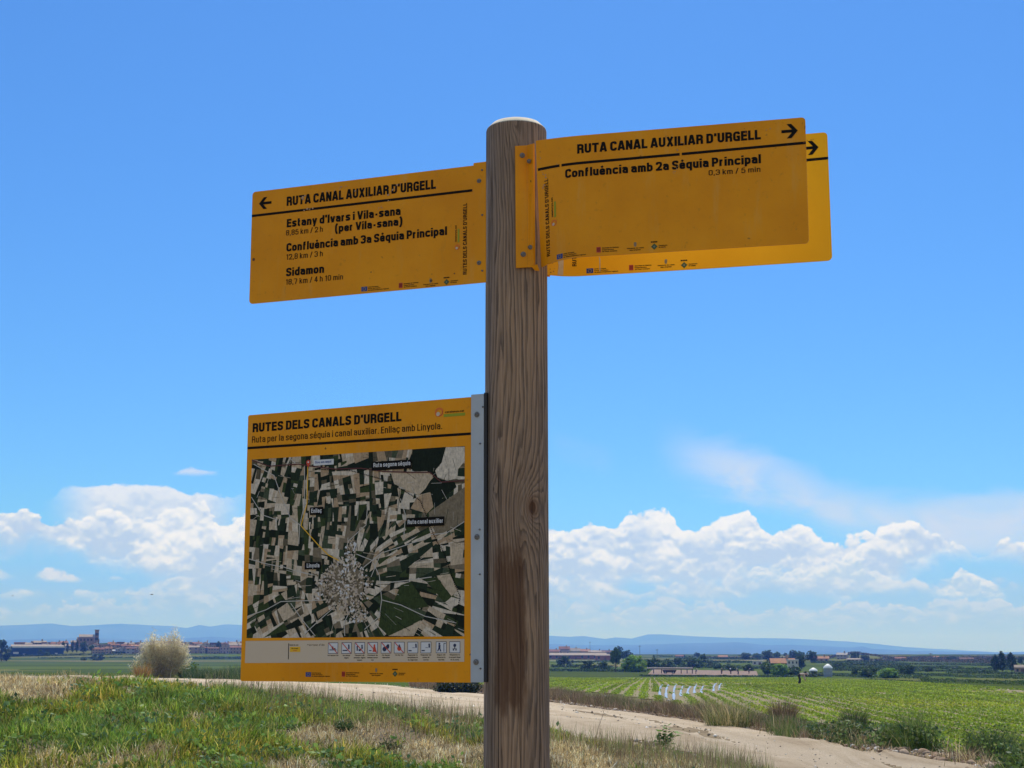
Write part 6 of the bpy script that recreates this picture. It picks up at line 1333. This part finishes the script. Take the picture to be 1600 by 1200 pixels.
class Sign:
    """a panel hung at the post: u to the right and v down in millimetres, n towards the viewer"""
    def __init__(s, key, bend=None, thick=3.0):
        x, y, z, yaw, roll, tilt, W, Hh = SIGNS[key]['frame']; s.d = SIGNS[key]; s.W = W * 1000; s.H = Hh * 1000; s.t = thick
        e = Vector((math.cos(yaw), math.sin(yaw), 0)); n0 = Vector((math.sin(yaw), -math.cos(yaw), 0)); up = Vector((0, 0, 1))
        s.a = e * math.cos(roll) + up * math.sin(roll); s.b = up * math.cos(roll) - e * math.sin(roll); s.n = s.a.cross(s.b)
        s.O = Vector((x, y, z)) - SPL; s.bend = bend or (lambda u, v: 0.0)
        if s.n.dot(n0) < 0: s.n = -s.n
    def P(s, u, v, n=0.0):
        return s.O + (s.a * u - s.b * v + s.n * (n + s.bend(u, v))) * .001
    def panel(s, name, m_, u0, u1, v0, v1, n0=0.0, t=None, rad=(8, 8, 8, 8), parent=None, nv=10, du=9.0, **k):
        """rounded sheet built of columns; rad = tl, tr, br, bl"""
        t = s.t if t is None else t; us = set(np.linspace(u0, u1, max(2, int((u1 - u0) / du))))
        for r_, left in ((max(rad[0], rad[3]), 1), (max(rad[1], rad[2]), 0)):
            if r_ > 0:
                for a in np.linspace(0, math.pi / 2, 7): us.add(u0 + r_ * (1 - math.cos(a)) if left else u1 - r_ * (1 - math.cos(a)))
        us = sorted(us); m2 = MB(); n = nv + 1
        def off(u, rl, rr):
            for q, dist in ((rl, u - u0), (rr, u1 - u)):
                if q > 0 and dist < q: return q - math.sqrt(max(0, q * q - (q - dist) ** 2))
            return 0
        vs = []
        for side in (0, -t):
            for u in us:
                a = v0 + off(u, rad[0], rad[1]); c = v1 - off(u, rad[3], rad[2])
                for j in range(n): v = a + (c - a) * j / nv; vs.append(s.P(u, v, n0 + side))
        L = len(us) * n; fs = []; bk = []
        for i in range(len(us) - 1):
            for j in range(nv):
                q = i * n + j; (bk.append(len(fs) + 1) if us[i] > 15 else None); fs += [(q, q + 1, q + n + 1, q + n), (L + q, L + q + n, L + q + n + 1, L + q + 1)]
            for q in (i * n, i * n + nv): fs.append((q, q + n, L + q + n, L + q) if q == i * n else (q, L + q, L + q + n, q + n))
        for j in range(nv):
            q = j; fs.append((q, L + q, L + q + 1, q + 1)); q = (len(us) - 1) * n + j; fs.append((q, q + 1, L + q + 1, L + q))
        m2._add(vs, fs)
        for q in bk: m2.m[q] = 1
        return m2.obj(name, [m_, M_BACK], parent or sp, True, **k)
    def sheet(s, m2, poly, n, mi=0):
        vs = [s.P(u, v, n) for u, v in poly]; m2._add(vs, [tuple(range(len(vs)))[::-1]], mi)
    def strip(s, m2, pts, w, n, mi=0):
        for (a, c), (e, f) in zip(pts[:-1], pts[1:]):
            L = math.hypot(e - a, f - c); k = max(1, int(L / 10)); nx, ny = -(f - c) / L * w / 2, (e - a) / L * w / 2
            for i in range(k):
                p0 = (a + (e - a) * i / k, c + (f - c) * i / k); p1 = (a + (e - a) * (i + 1) / k, c + (f - c) * (i + 1) / k)
                s.sheet(m2, [(p0[0] + nx, p0[1] + ny), (p1[0] + nx, p1[1] + ny), (p1[0] - nx, p1[1] - ny), (p0[0] - nx, p0[1] - ny)], n, mi)
    def text(s, m2, spec, n=.5, vert=False, mi=0):
        txt, u, v, w, cap, wt, col = spec; V, F = (draw_text(txt, w, cap, wt) if cap > 3.5 else None) or glyphs(txt, w, cap, wt)
        if vert: vs = [s.P(u - y, v - x, n + z) for x, y, z in V]
        else: vs = [s.P(u + x, v - y, n + z) for x, y, z in V]
        m2._add(vs, F, mi)
    def disc(s, m2, u, v, r0, r1, n, mi=0, k=20, a0=0, a1=2 * math.pi):
        for i in range(k):
            a, c = a0 + (a1 - a0) * i / k, a0 + (a1 - a0) * (i + 1) / k
            q = [(u + r1 * math.cos(a), v + r1 * math.sin(a)), (u + r1 * math.cos(c), v + r1 * math.sin(c))]
            if r0 > 0: q += [(u + r0 * math.cos(c), v + r0 * math.sin(c)), (u + r0 * math.cos(a), v + r0 * math.sin(a))]
            else: q += [(u, v)]
            s.sheet(m2, q, n, mi)
    def bolt(s, u, v, parent, r=4.2, n0=0.0, m_=None):
        M = Matrix.Translation(s.P(u, v, n0)) @ Matrix((( s.a.x, s.b.x, s.n.x, 0), (s.a.y, s.b.y, s.n.y, 0), (s.a.z, s.b.z, s.n.z, 0), (0, 0, 0, 1)))
        m2 = MB(); k = .001
        m2.lathe([(r * 1.45 * k, 0), (r * 1.45 * k, .9 * k), (r * 1.0 * k, 1.0 * k), (r * k, 2.2 * k), (r * .8 * k, 3.2 * k), (r * .42 * k, 3.6 * k), (r * .38 * k, 2.2 * k), (r * .02 * k, 2.1 * k)], 18, 0, M); m2.obj('bolt', m_ or M_BOLT, parent, True)
    def arrow(s, parent, tip, tail, half, w):
        m2 = MB(); d = 1 if tail[0] > tip[0] else -1; tu, tv = tip; n = .55
        s.sheet(m2, [(tu + d * w * .6, tv - w / 2), (tail[0], tv - w / 2), (tail[0], tv + w / 2), (tu + d * w * .6, tv + w / 2)], n)
        k = half * .95
        for sg in (-1, 1):
            s.sheet(m2, [(tu, tv), (tu + d * w * 1.45, tv), (tu + d * (k + w * 1.2), tv + sg * half), (tu + d * (k - w * .25), tv + sg * half)], n + .12 + .1 * sg)
        m2.obj('arrow', M_INK, parent)
    def emblem(s, parent, u, v, r, vert, rt=None):
        m2 = MB(); s.disc(m2, u, v, r * .62, r * .82, .5, 0, 22, -.6, 3.6); s.disc(m2, u, v, r * .62, r, .65, 1, 22, 2.2, 6.0); s.disc(m2, u - r * .25, v + r * .3, 0, r * .42, .8, 2, 14)
        if vert:
            s.text(m2, ('catalunya.cat', u - r * .35, v - r * 1.9, r * 6.0, r * .55, 1, 'k'), .5, True, 3)
            s.sheet(m2, [(u + r * .1, v - r * 1.7), (u + r * .1, v - r * 6.5), (u + r * .7, v - r * 6.5), (u + r * .7, v - r * 1.7)], .5, 4)
        else:
            (a, c), (e, f) = rt
            s.text(m2, ('catalunya.cat', a + 2, c + 6.0, e - a - 4, 3.8, 1, 'k'), .5, False, 3); s.sheet(m2, [(a - 1, c + 8), (e, c + 8), (e, f), (a - 1, f)], .5, 4)
        m2.obj('emblem', [M_RED, M_ORG, M_CRE, M_INK, M_GRN], parent)
    def logos(s, parent, pts, k=1.0, inks=(0, 0, 0, 0)):
        LM = [M_INK, M_BLU, M_RED, M_DGR, M_GRY, M_LIN]
        m2 = MB(); (u, v), (u2, v2), (u3, v3), (u4, v4) = pts; w = 12.8 * k; h = 9.2 * k
        s.sheet(m2, [(u, v), (u, v - h), (u + w, v - h), (u + w, v)], .5, 1)
        for i in range(12): a = i * math.pi / 6; s.disc(m2, u + w / 2 + 3.0 * k * math.cos(a), v - h / 2 + 3.0 * k * math.sin(a), 0, .5 * k, .62, 5, 6)
        def lines(a, b_, rows, mi):
            nonlocal m2
            for txt, dy, ww in rows: s.text(m2, (txt, a, b_ - dy * k, ww * k, 2.1 * k, 1, 'k'), .5, False, mi)
        lines(u + w + 2 * k, v, (('Unió Europea', 6.6, 22), ('Fons europeu', 3.4, 26), ('de desenvolupament regional', .2, 44)), inks[0])
        m2.obj('partner_logo', LM, parent); m2 = MB()
        s.sheet(m2, [(u2, v2), (u2, v2 - 10.5 * k), (u2 + 8 * k, v2 - 10.5 * k), (u2 + 8 * k, v2)], .5, 2)
        for i in range(4): q = u2 + (1.1 + i * 1.75) * k; s.sheet(m2, [(q, v2 - 1.5 * k), (q, v2 - 9 * k), (q + .8 * k, v2 - 9 * k), (q + .8 * k, v2 - 1.5 * k)], .62, 0)
        lines(u2 + 10.5 * k, v2, (('Generalitat de Catalunya', 7.0, 31), ('Departament', 3.6, 22), ('de Medi Ambient', .3, 28)), inks[1])
        m2.obj('partner_logo', LM, parent); m2 = MB()
        cu = u3; cv = v3 - 9 * k
        for i, ww in enumerate((4.6, 5.4, 5.0, 3.2)): s.sheet(m2, [(cu - ww / 2 * k, cv - (4.4 - i * 2.1) * k), (cu + ww / 2 * k, cv - (4.4 - i * 2.1) * k), (cu + (ww / 2 - .4) * k, cv - (2.7 - i * 2.1) * k), (cu - (ww / 2 - .4) * k, cv - (2.7 - i * 2.1) * k)], .5, inks[2] or 4)
        lines(cu - 15 * k, v3, (('Diputació de Lleida', 1.8, 31),), inks[2]); lines(cu - 10 * k, v3, (('plans i programes', -1.6, 20),), inks[2])
        m2.obj('partner_logo', LM, parent); m2 = MB()
        du, dv = u4, v4 - 4 * k
        for i, (a, r0, r1) in enumerate(((0, 2.2, 6.0),)):
            q = [(du + r1 * k, dv), (du, dv + r1 * k), (du - r1 * k, dv), (du, dv - r1 * k)]; s.sheet(m2, q, .5, inks[3] or 3); q = [(du + r0 * k, dv), (du, dv + r0 * k), (du - r0 * k, dv), (du, dv - r0 * k)]; s.sheet(m2, q, .62, 4)
        for i in range(4): q = du + (-6 + i * 3.1) * k; s.sheet(m2, [(q, dv - 7.5 * k), (q, dv - 10 * k), (q + 2.4 * k, dv - 10 * k), (q + 2.4 * k, dv - 7.5 * k)], .5, 0)
        lines(du + 8 * k, v4, (('Ajuntament', 4.4, 16), ('de Linyola', 1.2, 13)), inks[3])
        m2.obj('partner_logo', LM, parent)
    def band(s, parent, pts, w):
        m2 = MB(); s.strip(m2, pts, w, .45); m2.obj('header_line', M_INK, parent)
    def lettering(s, parent):
        for q, vert in [(q, False) for q in s.d['text']] + [(q, True) for q in s.d.get('vtext', [])]:
            if q[6] != 'k': continue
            m2 = MB(); s.text(m2, q, .5, vert); m2.obj('lettering', M_INK, parent)
    def smear(s, m2, pts, w, n, seed, mi=0):
        rg = np.random.default_rng(seed)
        for (a, c), (e, f) in zip(pts[:-1], pts[1:]):
            L = math.hypot(e - a, f - c)
            for i in range(max(2, int(L / 2.2))):
                if rg.random() < .35: continue
                t = rg.random(); x, y = a + (e - a) * t + rg.normal(0, w * .5), c + (f - c) * t + rg.normal(0, w * .5); r = abs(rg.normal(0, w * .28)) + .35; k = 7
                s.sheet(m2, [(x + r * rg.uniform(.4, 1.5) * math.cos(j * 2 * math.pi / k), y + r * rg.uniform(.4, 1.3) * math.sin(j * 2 * math.pi / k)) for j in range(k)], n + .02 * i % .2 + .004 * rg.random(), mi)

# left arrow sign
S = Sign('left'); d = S.d
pn = S.panel('direction_sign', M_YEL, 0, S.W - 3, 0, S.H, rad=(7, 0, 0, 7), label='yellow arrow sign pointing left, listing three destinations')
S.panel('flange', M_YEL, d['flange'][0] + 2, S.W + 3.2, -4.5, S.H + .5, 1.0, 2.2, rad=(1.5, 0, 0, 1.5), parent=pn)
for u, v in d['bolts']: S.bolt(u, v, pn, 3.0, 1.2)
for u, v in ((503, 12.0), (503.5, 102.0), (503.5, 212)): S.bolt(u, v, pn, 1.3, 1.2)
S.band(pn, d['line'], 5.0); S.lettering(pn); S.arrow(pn, d['arrow'][0], d['arrow'][1], 12.5, 5.4)
S.emblem(pn, *d['ring'], 5.6, True); S.logos(pn, d['logo'])
m2 = MB()
for i, (pts, w) in enumerate((([(112, 38), (118, 24), (122, 20)], 3.5), ([(120, 52), (140, 48)], 4), ([(300, 44), (318, 30), (322, 22)], 4), ([(285, 66), (300, 55), (312, 48)], 3.5), ([(165, 18), (215, 12)], 3), ([(228, 26), (236, 21)], 2.5), ([(330, 16), (350, 14)], 2))): S.smear(m2, pts, w, .75, 200 + i)
m2.obj('scratches', M_SCR, pn)
m2 = MB()
for u, v, r in ((7.5, 143, 3.2), (398, 222, 2.6), (215, 37, 1.4), (446, 212, 1.5)): S.disc(m2, u, v, 0, r, .5, 0, 9)
m2.obj('rust_spots', M_RUST, pn)

# right arrow sign in front of the post, bent at its post end
def bend_front(u, v):
    t = max(0.0, (52 - u) / 94.0); k = v / 233.0; return -(9 + 47 * max(0, k) ** 1.15) * t ** 2
S = Sign('front', bend_front); d = S.d
pf = S.panel('direction_sign', M_YEL, -43, S.W, 0, S.H, rad=(1, 7, 7, 1), du=5, nv=16, label='yellow arrow sign pointing right, bent at the post, naming one destination')
m2 = MB(); S.strip(m2, [(-40.5, 54.7), (4, 54.2)], 5.0, .45); S.strip(m2, [(8, 54.1), (230, 51.6)], 5.0, .45); S.strip(m2, [(234, 51.5), (S.W, 48.2)], 5.0, .45); m2.obj('header_line', M_INK, pf)
S.lettering(pf); S.arrow(pf, d['arrow'][0], d['arrow'][1], 13.5, 5.6); S.emblem(pf, *d['ring'], 6.2, True); S.logos(pf, d['logo'])
m2 = MB()
for i, (pts, w) in enumerate((([(224, 46), (232, 34), (234, 22)], 2.2), ([(218, 88), (226, 72), (228, 66)], 2.6), ([(-30, 62), (-24, 70), (-30, 90)], 3), ([(0, 50), (6, 56)], 2.5), ([(385, 22), (398, 14)], 2.2), ([(-34, 30), (-33, 60)], 1.4))): S.smear(m2, pts, w, .95, 220 + i)
m2.obj('scratches', M_SCR, pf)
m2 = MB()
for i, (pts, w) in enumerate((([(346, 14), (354, 22)], 5), ([(350, 12), (352, 26)], 4), ([(366, 12), (372, 18)], 3), ([(452, 6), (456, 22)], 2.5), ([(453, 40), (456, 60)], 2), ([(205, 8), (208, 20)], 1.4))): S.smear(m2, pts, w, .98, 240 + i)
m2.obj('rust_spots', mat('rust_dark', (0.18, 0.075, 0.04), .8), pf)
# bracket: flange on the post and web out to the panel
def q3(px, py, y):
    dd = pdir(px, py); dd = dd / dd[1] * y; return Vector((dd[0], dd[1], EYE + dd[2])) - SPL
m2 = MB()
yA, yB, yC = 2.683, 2.688, 2.672
A = [q3(805, 228, yA), q3(823, 227, yB), q3(833.5, 224, yC), q3(834.5, 417.5, yC + .018), q3(824, 417.5, yB), q3(806.5, 418.5, yA)]
def plate(m2, quad, t):
    n = (quad[1] - quad[0]).cross(quad[3] - quad[0]).normalized(); n = n if n.y > 0 else -n
    vs = list(quad) + [v + n * t for v in quad]; m2._add(vs, [(0, 1, 2, 3), (7, 6, 5, 4), (0, 4, 5, 1), (1, 5, 6, 2), (2, 6, 7, 3), (3, 7, 4, 0)])
plate(m2, [A[0], A[1], A[4], A[5]], .003); plate(m2, [A[1] + Vector((.0002, 0, 0)), A[2], A[3], A[4] + Vector((.0002, 0, 0))], .003)
plate(m2, [A[3] + Vector((-.006, -.001, .002)), A[3] + Vector((.006, -.004, .004)), A[3] + Vector((.010, 0, -.007)), A[3] + Vector((.002, .003, -.006))], .002)
fl = m2.obj('flange', M_YEL, pf)
nrm = (A[1] - A[0]).cross(A[5] - A[0]).normalized(); nrm = nrm if nrm.y < 0 else -nrm
n2_ = (A[2] - A[1]).cross(A[4] - A[1]).normalized(); n2_ = n2_ if n2_.y < 0 else -n2_
for (px, py, yy, r, nn) in ((816, 243, 2.686, .0036, nrm), (827, 252, 2.680, .0030, n2_), (817.5, 397.5, 2.686, .0036, nrm), (829, 386.5, 2.688, .0032, n2_)):
    m2 = MB(); Mx = Matrix.Translation(q3(px, py, yy) + nn * .0012) @ nn.to_track_quat('Z', 'Y').to_matrix().to_4x4()
    m2.lathe([(r * 1.4, -.002), (r * 1.4, .0008), (r, .001), (r * .85, .003), (r * .4, .0034), (r * .35, .002), (r * .02, .002)], 16, 0, Mx); m2.obj('bolt', M_BOLT, pf, True)

# rear arrow sign, on the far side of the post
def bend_rear(u, v):
    t = max(0.0, (10 - u) / 66.0); return 26 * t ** 2 - 3.0 * math.sin(max(0, min(1, u / 490)) * math.pi)
S = Sign('rear', bend_rear); d = S.d
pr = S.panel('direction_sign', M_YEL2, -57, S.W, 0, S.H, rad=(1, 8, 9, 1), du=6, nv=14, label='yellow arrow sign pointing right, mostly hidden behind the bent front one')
S.band(pr, d['line'], 5.4); S.lettering(pr); S.arrow(pr, d['arrow'][0], d['arrow'][1], 14.0, 5.8); S.emblem(pr, *d['ring'], 6.4, True); S.logos(pr, d['logo'], 1.06)
S.panel('flange', M_YEL, -74, -50, -3, S.H + 2, -6, 2.4, rad=(1, 1, 1, 1), parent=pr)
m2 = MB()
S.sheet(m2, [(-36, 196), (-25, 200), (-24, 226), (-25, 251), (-35, 251), (-33, 230), (-37, 214)], .6); m2.obj('peeled_paint', M_PEEL, pr); m2 = MB(); S.sheet(m2, [(45, 214), (48, 222), (47.5, 246), (46, 246), (45.6, 230)], .6); m2.obj('peeled_paint', M_PEEL, pr)
m2 = MB()
for i, (pts, w) in enumerate((([(-50, 222), (-46, 250)], 4), ([(-42, 228), (-40, 250)], 3), ([(452, 13), (470, 11)], 1.2), ([(75, 232), (76, 238)], 1.2))): S.smear(m2, pts, w, .8, 260 + i)
m2.obj('rust_spots', M_RUST, pr)

# map board
S = Sign('map', thick=2.5); d = S.d
pm = S.panel('map_board', M_YEL, 0, d['flange'][0] + 1, 0, S.H, rad=(4, 0, 0, 4), label='square yellow board with an aerial photo map of fields')
S.panel('steel_flange', M_ALU, d['flange'][0] + 1.3, S.W - 1, -4, S.H - .5, 1.6, 4.0, rad=(.5, .5, .5, .5), parent=pm)
S.panel('gap_shade_strip', mat('dark_gap', (0.03, 0.03, 0.032), .6), S.W - .6, S.W + 5, -6, S.H - 1, .8, 8, rad=(0, 0, 0, 0), parent=pm)  # dark strip standing in for the shaded gap between board and post
for u, v in d['bolts']: S.bolt(u, v, pm, 3.7, 1.7)
for u, v in ((527.5, 21), (523, 502), (522, 90), (521.5, 332), (521, 250)): S.bolt(u, v, pm, 1.2, 1.7)
S.band(pm, d['line'], 5.0); S.lettering(pm); S.emblem(pm, *d['ring'], 9.5, False, d['ringtext'])
def mapprint():
    rg = np.random.default_rng(300); m2 = MB(); MP = d['map']
    u0, u1, v0, v1 = 12.3, 489.0, 91.0, 444.0; tu, tv = d['town'][0]
    cols = [(0.022, 0.036, 0.022), (0.013, 0.02, 0.014), (0.042, 0.062, 0.024), (0.52, 0.42, 0.30), (0.62, 0.54, 0.43), (0.42, 0.30, 0.19), (0.12, 0.10, 0.065), (0.21, 0.17, 0.115), (0.065, 0.085, 0.05)]
    prob = np.array([.20, .17, .09, .15, .14, .08, .06, .06, .05])
    def f(c0):
        def g(b):
            n = b.noise(b.tex('Object'), 160, 7, .75); n2 = b.noise(b.vm('MULTIPLY', b.tex('Object'), (1, 1, .2)), 500, 3, .6)
            return {'col': b.ramp(b.add(b.mul(n, .6), b.mul(n2, .4)), [(.35, tuple(c * .6 for c in c0)), (.65, tuple(min(1, c * 1.3) for c in c0))])}
        return g
    mats = [mat('map_print_%s' % nm, rough=.6, spec=.08, fn=f(c)) for nm, c in zip(('dark_green', 'black_green', 'green', 'beige', 'pale', 'tan', 'brown', 'grey_brown', 'olive'), cols)] + [M_WHT, M_LIN, M_DRD, M_INK, M_RED, M_BLU, mat('map_print_road', (0.50, 0.47, 0.42), .5), mat('map_print_rose', (0.50, 0.41, 0.33), .5)]
    ROAD, ROSE, WHT, LIN, DRD, INK, RED, BLU = 15, 16, 9, 10, 11, 12, 13, 14
    def clip(poly, a, b_, c):
        r = []
        for i in range(len(poly)):
            p, q = poly[i], poly[(i + 1) % len(poly)]; fp, fq = a * p[0] + b_ * p[1] - c, a * q[0] + b_ * q[1] - c
            if fp <= 0: r.append(p)
            if fp * fq < 0: t = fp / (fp - fq); r.append((p[0] + (q[0] - p[0]) * t, p[1] + (q[1] - p[1]) * t))
        return r
    def area(p): return .5 * abs(sum(p[i][0] * p[(i + 1) % len(p)][1] - p[(i + 1) % len(p)][0] * p[i][1] for i in range(len(p))))
    def rec(poly, dep):
        ar = area(poly); cx = sum(p[0] for p in poly) / len(poly); cy = sum(p[1] for p in poly) / len(poly)
        lim = 60 + 520 * rg.random() ** 2.6
        if cx > 330 and cy > 300: lim *= 1.7
        if ar < lim or dep > 16:
            S.sheet(m2, poly, .4, int(rg.choice(9, p=prob))); return
        dx, dy = cx - tu, cy - tv; ra = math.atan2(dy, dx)
        if cx > 250 and cy > 230: base = ra + .12
        elif cy > 370: base = 1.1 if cx < tu else ra
        elif cy < 180: base = .05 + .25 * math.sin(cx * .02)
        else: base = .08 * math.sin(cy * .03) + .02
        a1, a2 = base + rg.normal(0, .10), base + math.pi / 2 + rg.normal(0, .10)
        w1 = [p[0] * math.cos(a1) + p[1] * math.sin(a1) for p in poly]; w2 = [p[0] * math.cos(a2) + p[1] * math.sin(a2) for p in poly]
        e1, e2 = max(w1) - min(w1), max(w2) - min(w2)
        el = 3.6 if rg.random() < .6 else 1.3; along = 1.0 if (cx > 250 and cy > 230) or rg.random() < .4 else 0
        if (e1 / el > e2) if along else (e1 > e2 / el): a, w = a1, w1
        else: a, w = a2, w2
        c = min(w) + (max(w) - min(w)) * rg.uniform(.32, .68)
        A_, B_ = math.cos(a), math.sin(a); l, r = clip(poly, A_, B_, c), clip(poly, -A_, -B_, -c)
        if len(l) < 3 or len(r) < 3: S.sheet(m2, poly, .4, int(rg.choice(9, p=prob))); return
        rec(l, dep + 1); rec(r, dep + 1)
    rec([(u0, v0), (u1, v0 + 1.5), (u1, v1), (u0 - .6, v1)], 0)
    lv = {'dark': 1, 'pale': 4, 'tan': 3, 'greybrown': 7, 'brown': 5, 'green': 2}
    def cu(p): return (min(max(p[0], u0), u1), min(max(p[1], v0 + .5), v1))
    def earclip(poly):
        from mathutils.geometry import tessellate_polygon
        return tessellate_polygon([[Vector((p[0], p[1], 0)) for p in poly]])
    for i, (c, poly) in enumerate(d['poly']):
        q = [cu(p) for p in poly]; vs = [S.P(a, b_, .52 + .03 * i) for a, b_ in q]; m2._add(vs, [tuple(t) for t in earclip(q)], lv[c])
    for i in range(230):                                   # hedgerows and single farmyards
        x, y = rg.uniform(u0 + 4, u1 - 4), rg.uniform(v0 + 5, v1 - 4); a = (0 if rg.random() < .5 else math.pi / 2) + rg.normal(0, .25) if y < 300 else math.atan2(y - tv, x - tu) + rg.normal(0, .1); L = rg.uniform(3, 16); c, s_ = math.cos(a) * L, math.sin(a) * L; wd = rg.uniform(.35, .9)
        S.strip(m2, [cu((x - c, y - s_)), cu((x + c + .1, y + s_ + .1))], wd, .80 + .0005 * i, int(rg.choice([1, 1, 0, 15, 4])))
    for i, r in enumerate(d['roads']): S.strip(m2, [cu(p) for p in r], 1.5, 1.0 + .012 * i, ROAD)
    for i in range(820):                                   # the town: hundreds of roofs in lanes round a centre
        a = rg.random() * 6.283; q = rg.random() ** .62; x, y = tu + 50 * q * math.cos(a) * (1 + .2 * math.cos(2 * a)), tv + 54 * q * math.sin(a)
        if rg.random() < .12: x, y = tu + rg.uniform(-70, -30), tv + rg.uniform(-25, 25)
        if rg.random() < .08: x, y = tu + rg.uniform(-2, 22), tv - rg.uniform(45, 85)
        if rg.random() < .08: x, y = tu + rg.uniform(10, 50), tv + rg.uniform(42, 70)
        o_ = round(a / .4) * .4; s1, s2 = rg.uniform(1.2, 3.4), rg.uniform(.9, 2.2); c, s_ = math.cos(o_), math.sin(o_)
        S.sheet(m2, [(x + e * s1 * c - g * s2 * s_, y + e * s1 * s_ + g * s2 * c) for e, g in ((-1, -1), (1, -1), (1, 1), (-1, 1))], 1.25 + .0015 * i, int(rg.choice([3, 4, 16, 16, 7, 6, 9])))
    S.disc(m2, tu, tv, 0, 40, 1.2, 7, 26)
    S.strip(m2, [cu(p) for p in d['redroute']], 2.2, 2.3, DRD); S.strip(m2, d['yellow'], 2.0, 2.35, LIN)
    dt = np.array([cu(p) for p in d['dotted']]); seg = np.hypot(*np.diff(dt, axis=0).T); cum = np.concatenate([[0], np.cumsum(seg)])
    for t in np.arange(0, cum[-1], 3.6): x, y = np.interp(t, cum, dt[:, 0]), np.interp(t, cum, dt[:, 1]); S.disc(m2, x, y, 0, 1.25, 2.4, INK, 8)
    for i, ((a, b_), (c, e)) in enumerate(d['boxes']): S.sheet(m2, [(a, b_), (c, b_), (c, e), (a, e)], 2.5, INK if i < 4 else WHT)
    for q in d['text']:
        if q[6] == 'w': S.text(m2, q, 2.75, mi=WHT)
        if q[6] == 'b': S.text(m2, q, 2.75, mi=BLU)
    mu, mv = d['marker']; S.disc(m2, mu, mv, 0, 5.0, 2.5, RED, 14); S.sheet(m2, [(mu - 4, mv + 3), (mu + 4, mv + 3), (mu, mv + 10)], 2.52, RED); S.disc(m2, mu, mv - .5, 0, 1.8, 2.7, WHT, 10)
    bad = [i for i, v in enumerate(m2.v) if False]
    m2.obj('map_print', mats, pm)
mapprint()
def legend():
    m2 = MB(); S.sheet(m2, d['strip'], .5, 0)
    (a, b_), (c, e), (f, g), (h, k) = d['flagicon']; S.sheet(m2, [(a - .7, b_), (a - .7, e), (a + .9, e), (a + .9, b_)], .7, 1); S.sheet(m2, [(f, g), (h, g), (h, k), (f, k)], .7, 2)
    S.text(m2, ('Senyal de ruta', a + 2, b_ + 4.2, 20, 2.4, 1, 'k'), .7, False, 1); S.text(m2, ('Rutes', f + 4, g + 4.2, 15, 2.2, 1, 'k'), .85, False, 1); S.text(m2, ('10 km', f + 8, g + 8.2, 8, 2.0, 1, 'k'), .85, False, 4)
    iu, iv = d['icons'][0]; W = d['iconsz'][0][0] - iu; Hh = d['iconsz'][0][1] - iv
    cap = ('No banyar-s’hi|', 'No abocar|aigua', 'Mantenir els|animals lligats|sempre', 'Circulació de|vehicles motor|no', 'No llençar|deixalles|', 'No fer foc||', 'Respectar la|senyalització|de seguretat', 'Respectar les|zones de|conreu', 'Seguiu els|itineraris|marcats', 'Respecteu la|tranquil·litat|de la zona')
    for i, (u, v) in enumerate(d['icons']):
        w = W; h = Hh
        S.sheet(m2, [(u, v), (u + w, v), (u + w, v + h), (u, v + h)], .7, 5); S.sheet(m2, [(u + 1, v + 1), (u + w - 1, v + 1), (u + w - 1, v + h - 1), (u + 1, v + h - 1)], .82, 3)
        X = lambda x: u + w * x; Y = lambda y: v + h * y
        R_ = lambda x0, y0, x1, y1, mi=5, n=.94: S.sheet(m2, [(X(x0), Y(y0)), (X(x1), Y(y0)), (X(x1), Y(y1)), (X(x0), Y(y1))], n, mi)
        D_ = lambda x, y, r, mi=5: S.disc(m2, X(x), Y(y), 0, w * r, .94, mi, 10)
        if i == 0: R_(.15, .62, .85, .7); D_(.45, .45, .10); R_(.4, .5, .75, .6)
        if i == 1: R_(.12, .66, .6, .76); D_(.72, .25, .08); R_(.66, .32, .80, .6)
        if i == 2: D_(.25, .4, .08); R_(.2, .47, .32, .75); D_(.72, .3, .08); R_(.66, .38, .8, .6); R_(.4, .6, .6, .78)
        if i == 3: D_(.68, .28, .09, 4); S.sheet(m2, [(X(.6), Y(.35)), (X(.75), Y(.35)), (X(.9), Y(.85)), (X(.5), Y(.85))], .94, 4); R_(.15, .7, .4, .78)
        if i == 4: D_(.35, .62, .2); D_(.65, .42, .17); R_(.6, .2, .8, .35)
        if i == 5: D_(.5, .58, .2, 4); S.sheet(m2, [(X(.34), Y(.5)), (X(.5), Y(.18)), (X(.66), Y(.5))], .96, 5)
        if i in (6, 7): R_(.1, .72, .4, .82); D_(.8, .24, .08); R_(.74, .3, .88, .52); R_(.45, .5, .7, .54, 5)
        if i == 8: D_(.32, .2, .09); S.sheet(m2, [(X(.24), Y(.3)), (X(.44), Y(.3)), (X(.42), Y(.58)), (X(.52), Y(.85)), (X(.4), Y(.85)), (X(.32), Y(.64)), (X(.22), Y(.85)), (X(.12), Y(.85)), (X(.24), Y(.55))], .94, 5); R_(.72, .2, .78, .88); R_(.72, .14, .92, .2)
        if i == 9: D_(.5, .34, .14); R_(.46, .45, .54, .66); D_(.38, .72, .07); D_(.62, .72, .07); R_(.3, .6, .7, .64)
        if i < 6: S.strip(m2, [(X(.08), Y(.06)), (X(.92), Y(.94))], 1.7, 1.05, 4)
        for j, t in enumerate(cap[i].split('|')):
            if t: wd = min(w * 1.25, len(t) * 1.55 + 2); S.text(m2, (t, u + w / 2 - wd / 2, v + h + 4.2 + j * 4.4, wd, 2.3, 1, 'k'), .7, False, 1)
    m2.obj('legend_strip', [M_CRE, M_INK, M_LIN, M_WHT, M_RED, mat('navy_print', (0.02, 0.03, 0.08), .5)], pm)
legend()
S.logos(pm, d['logo'], .92)
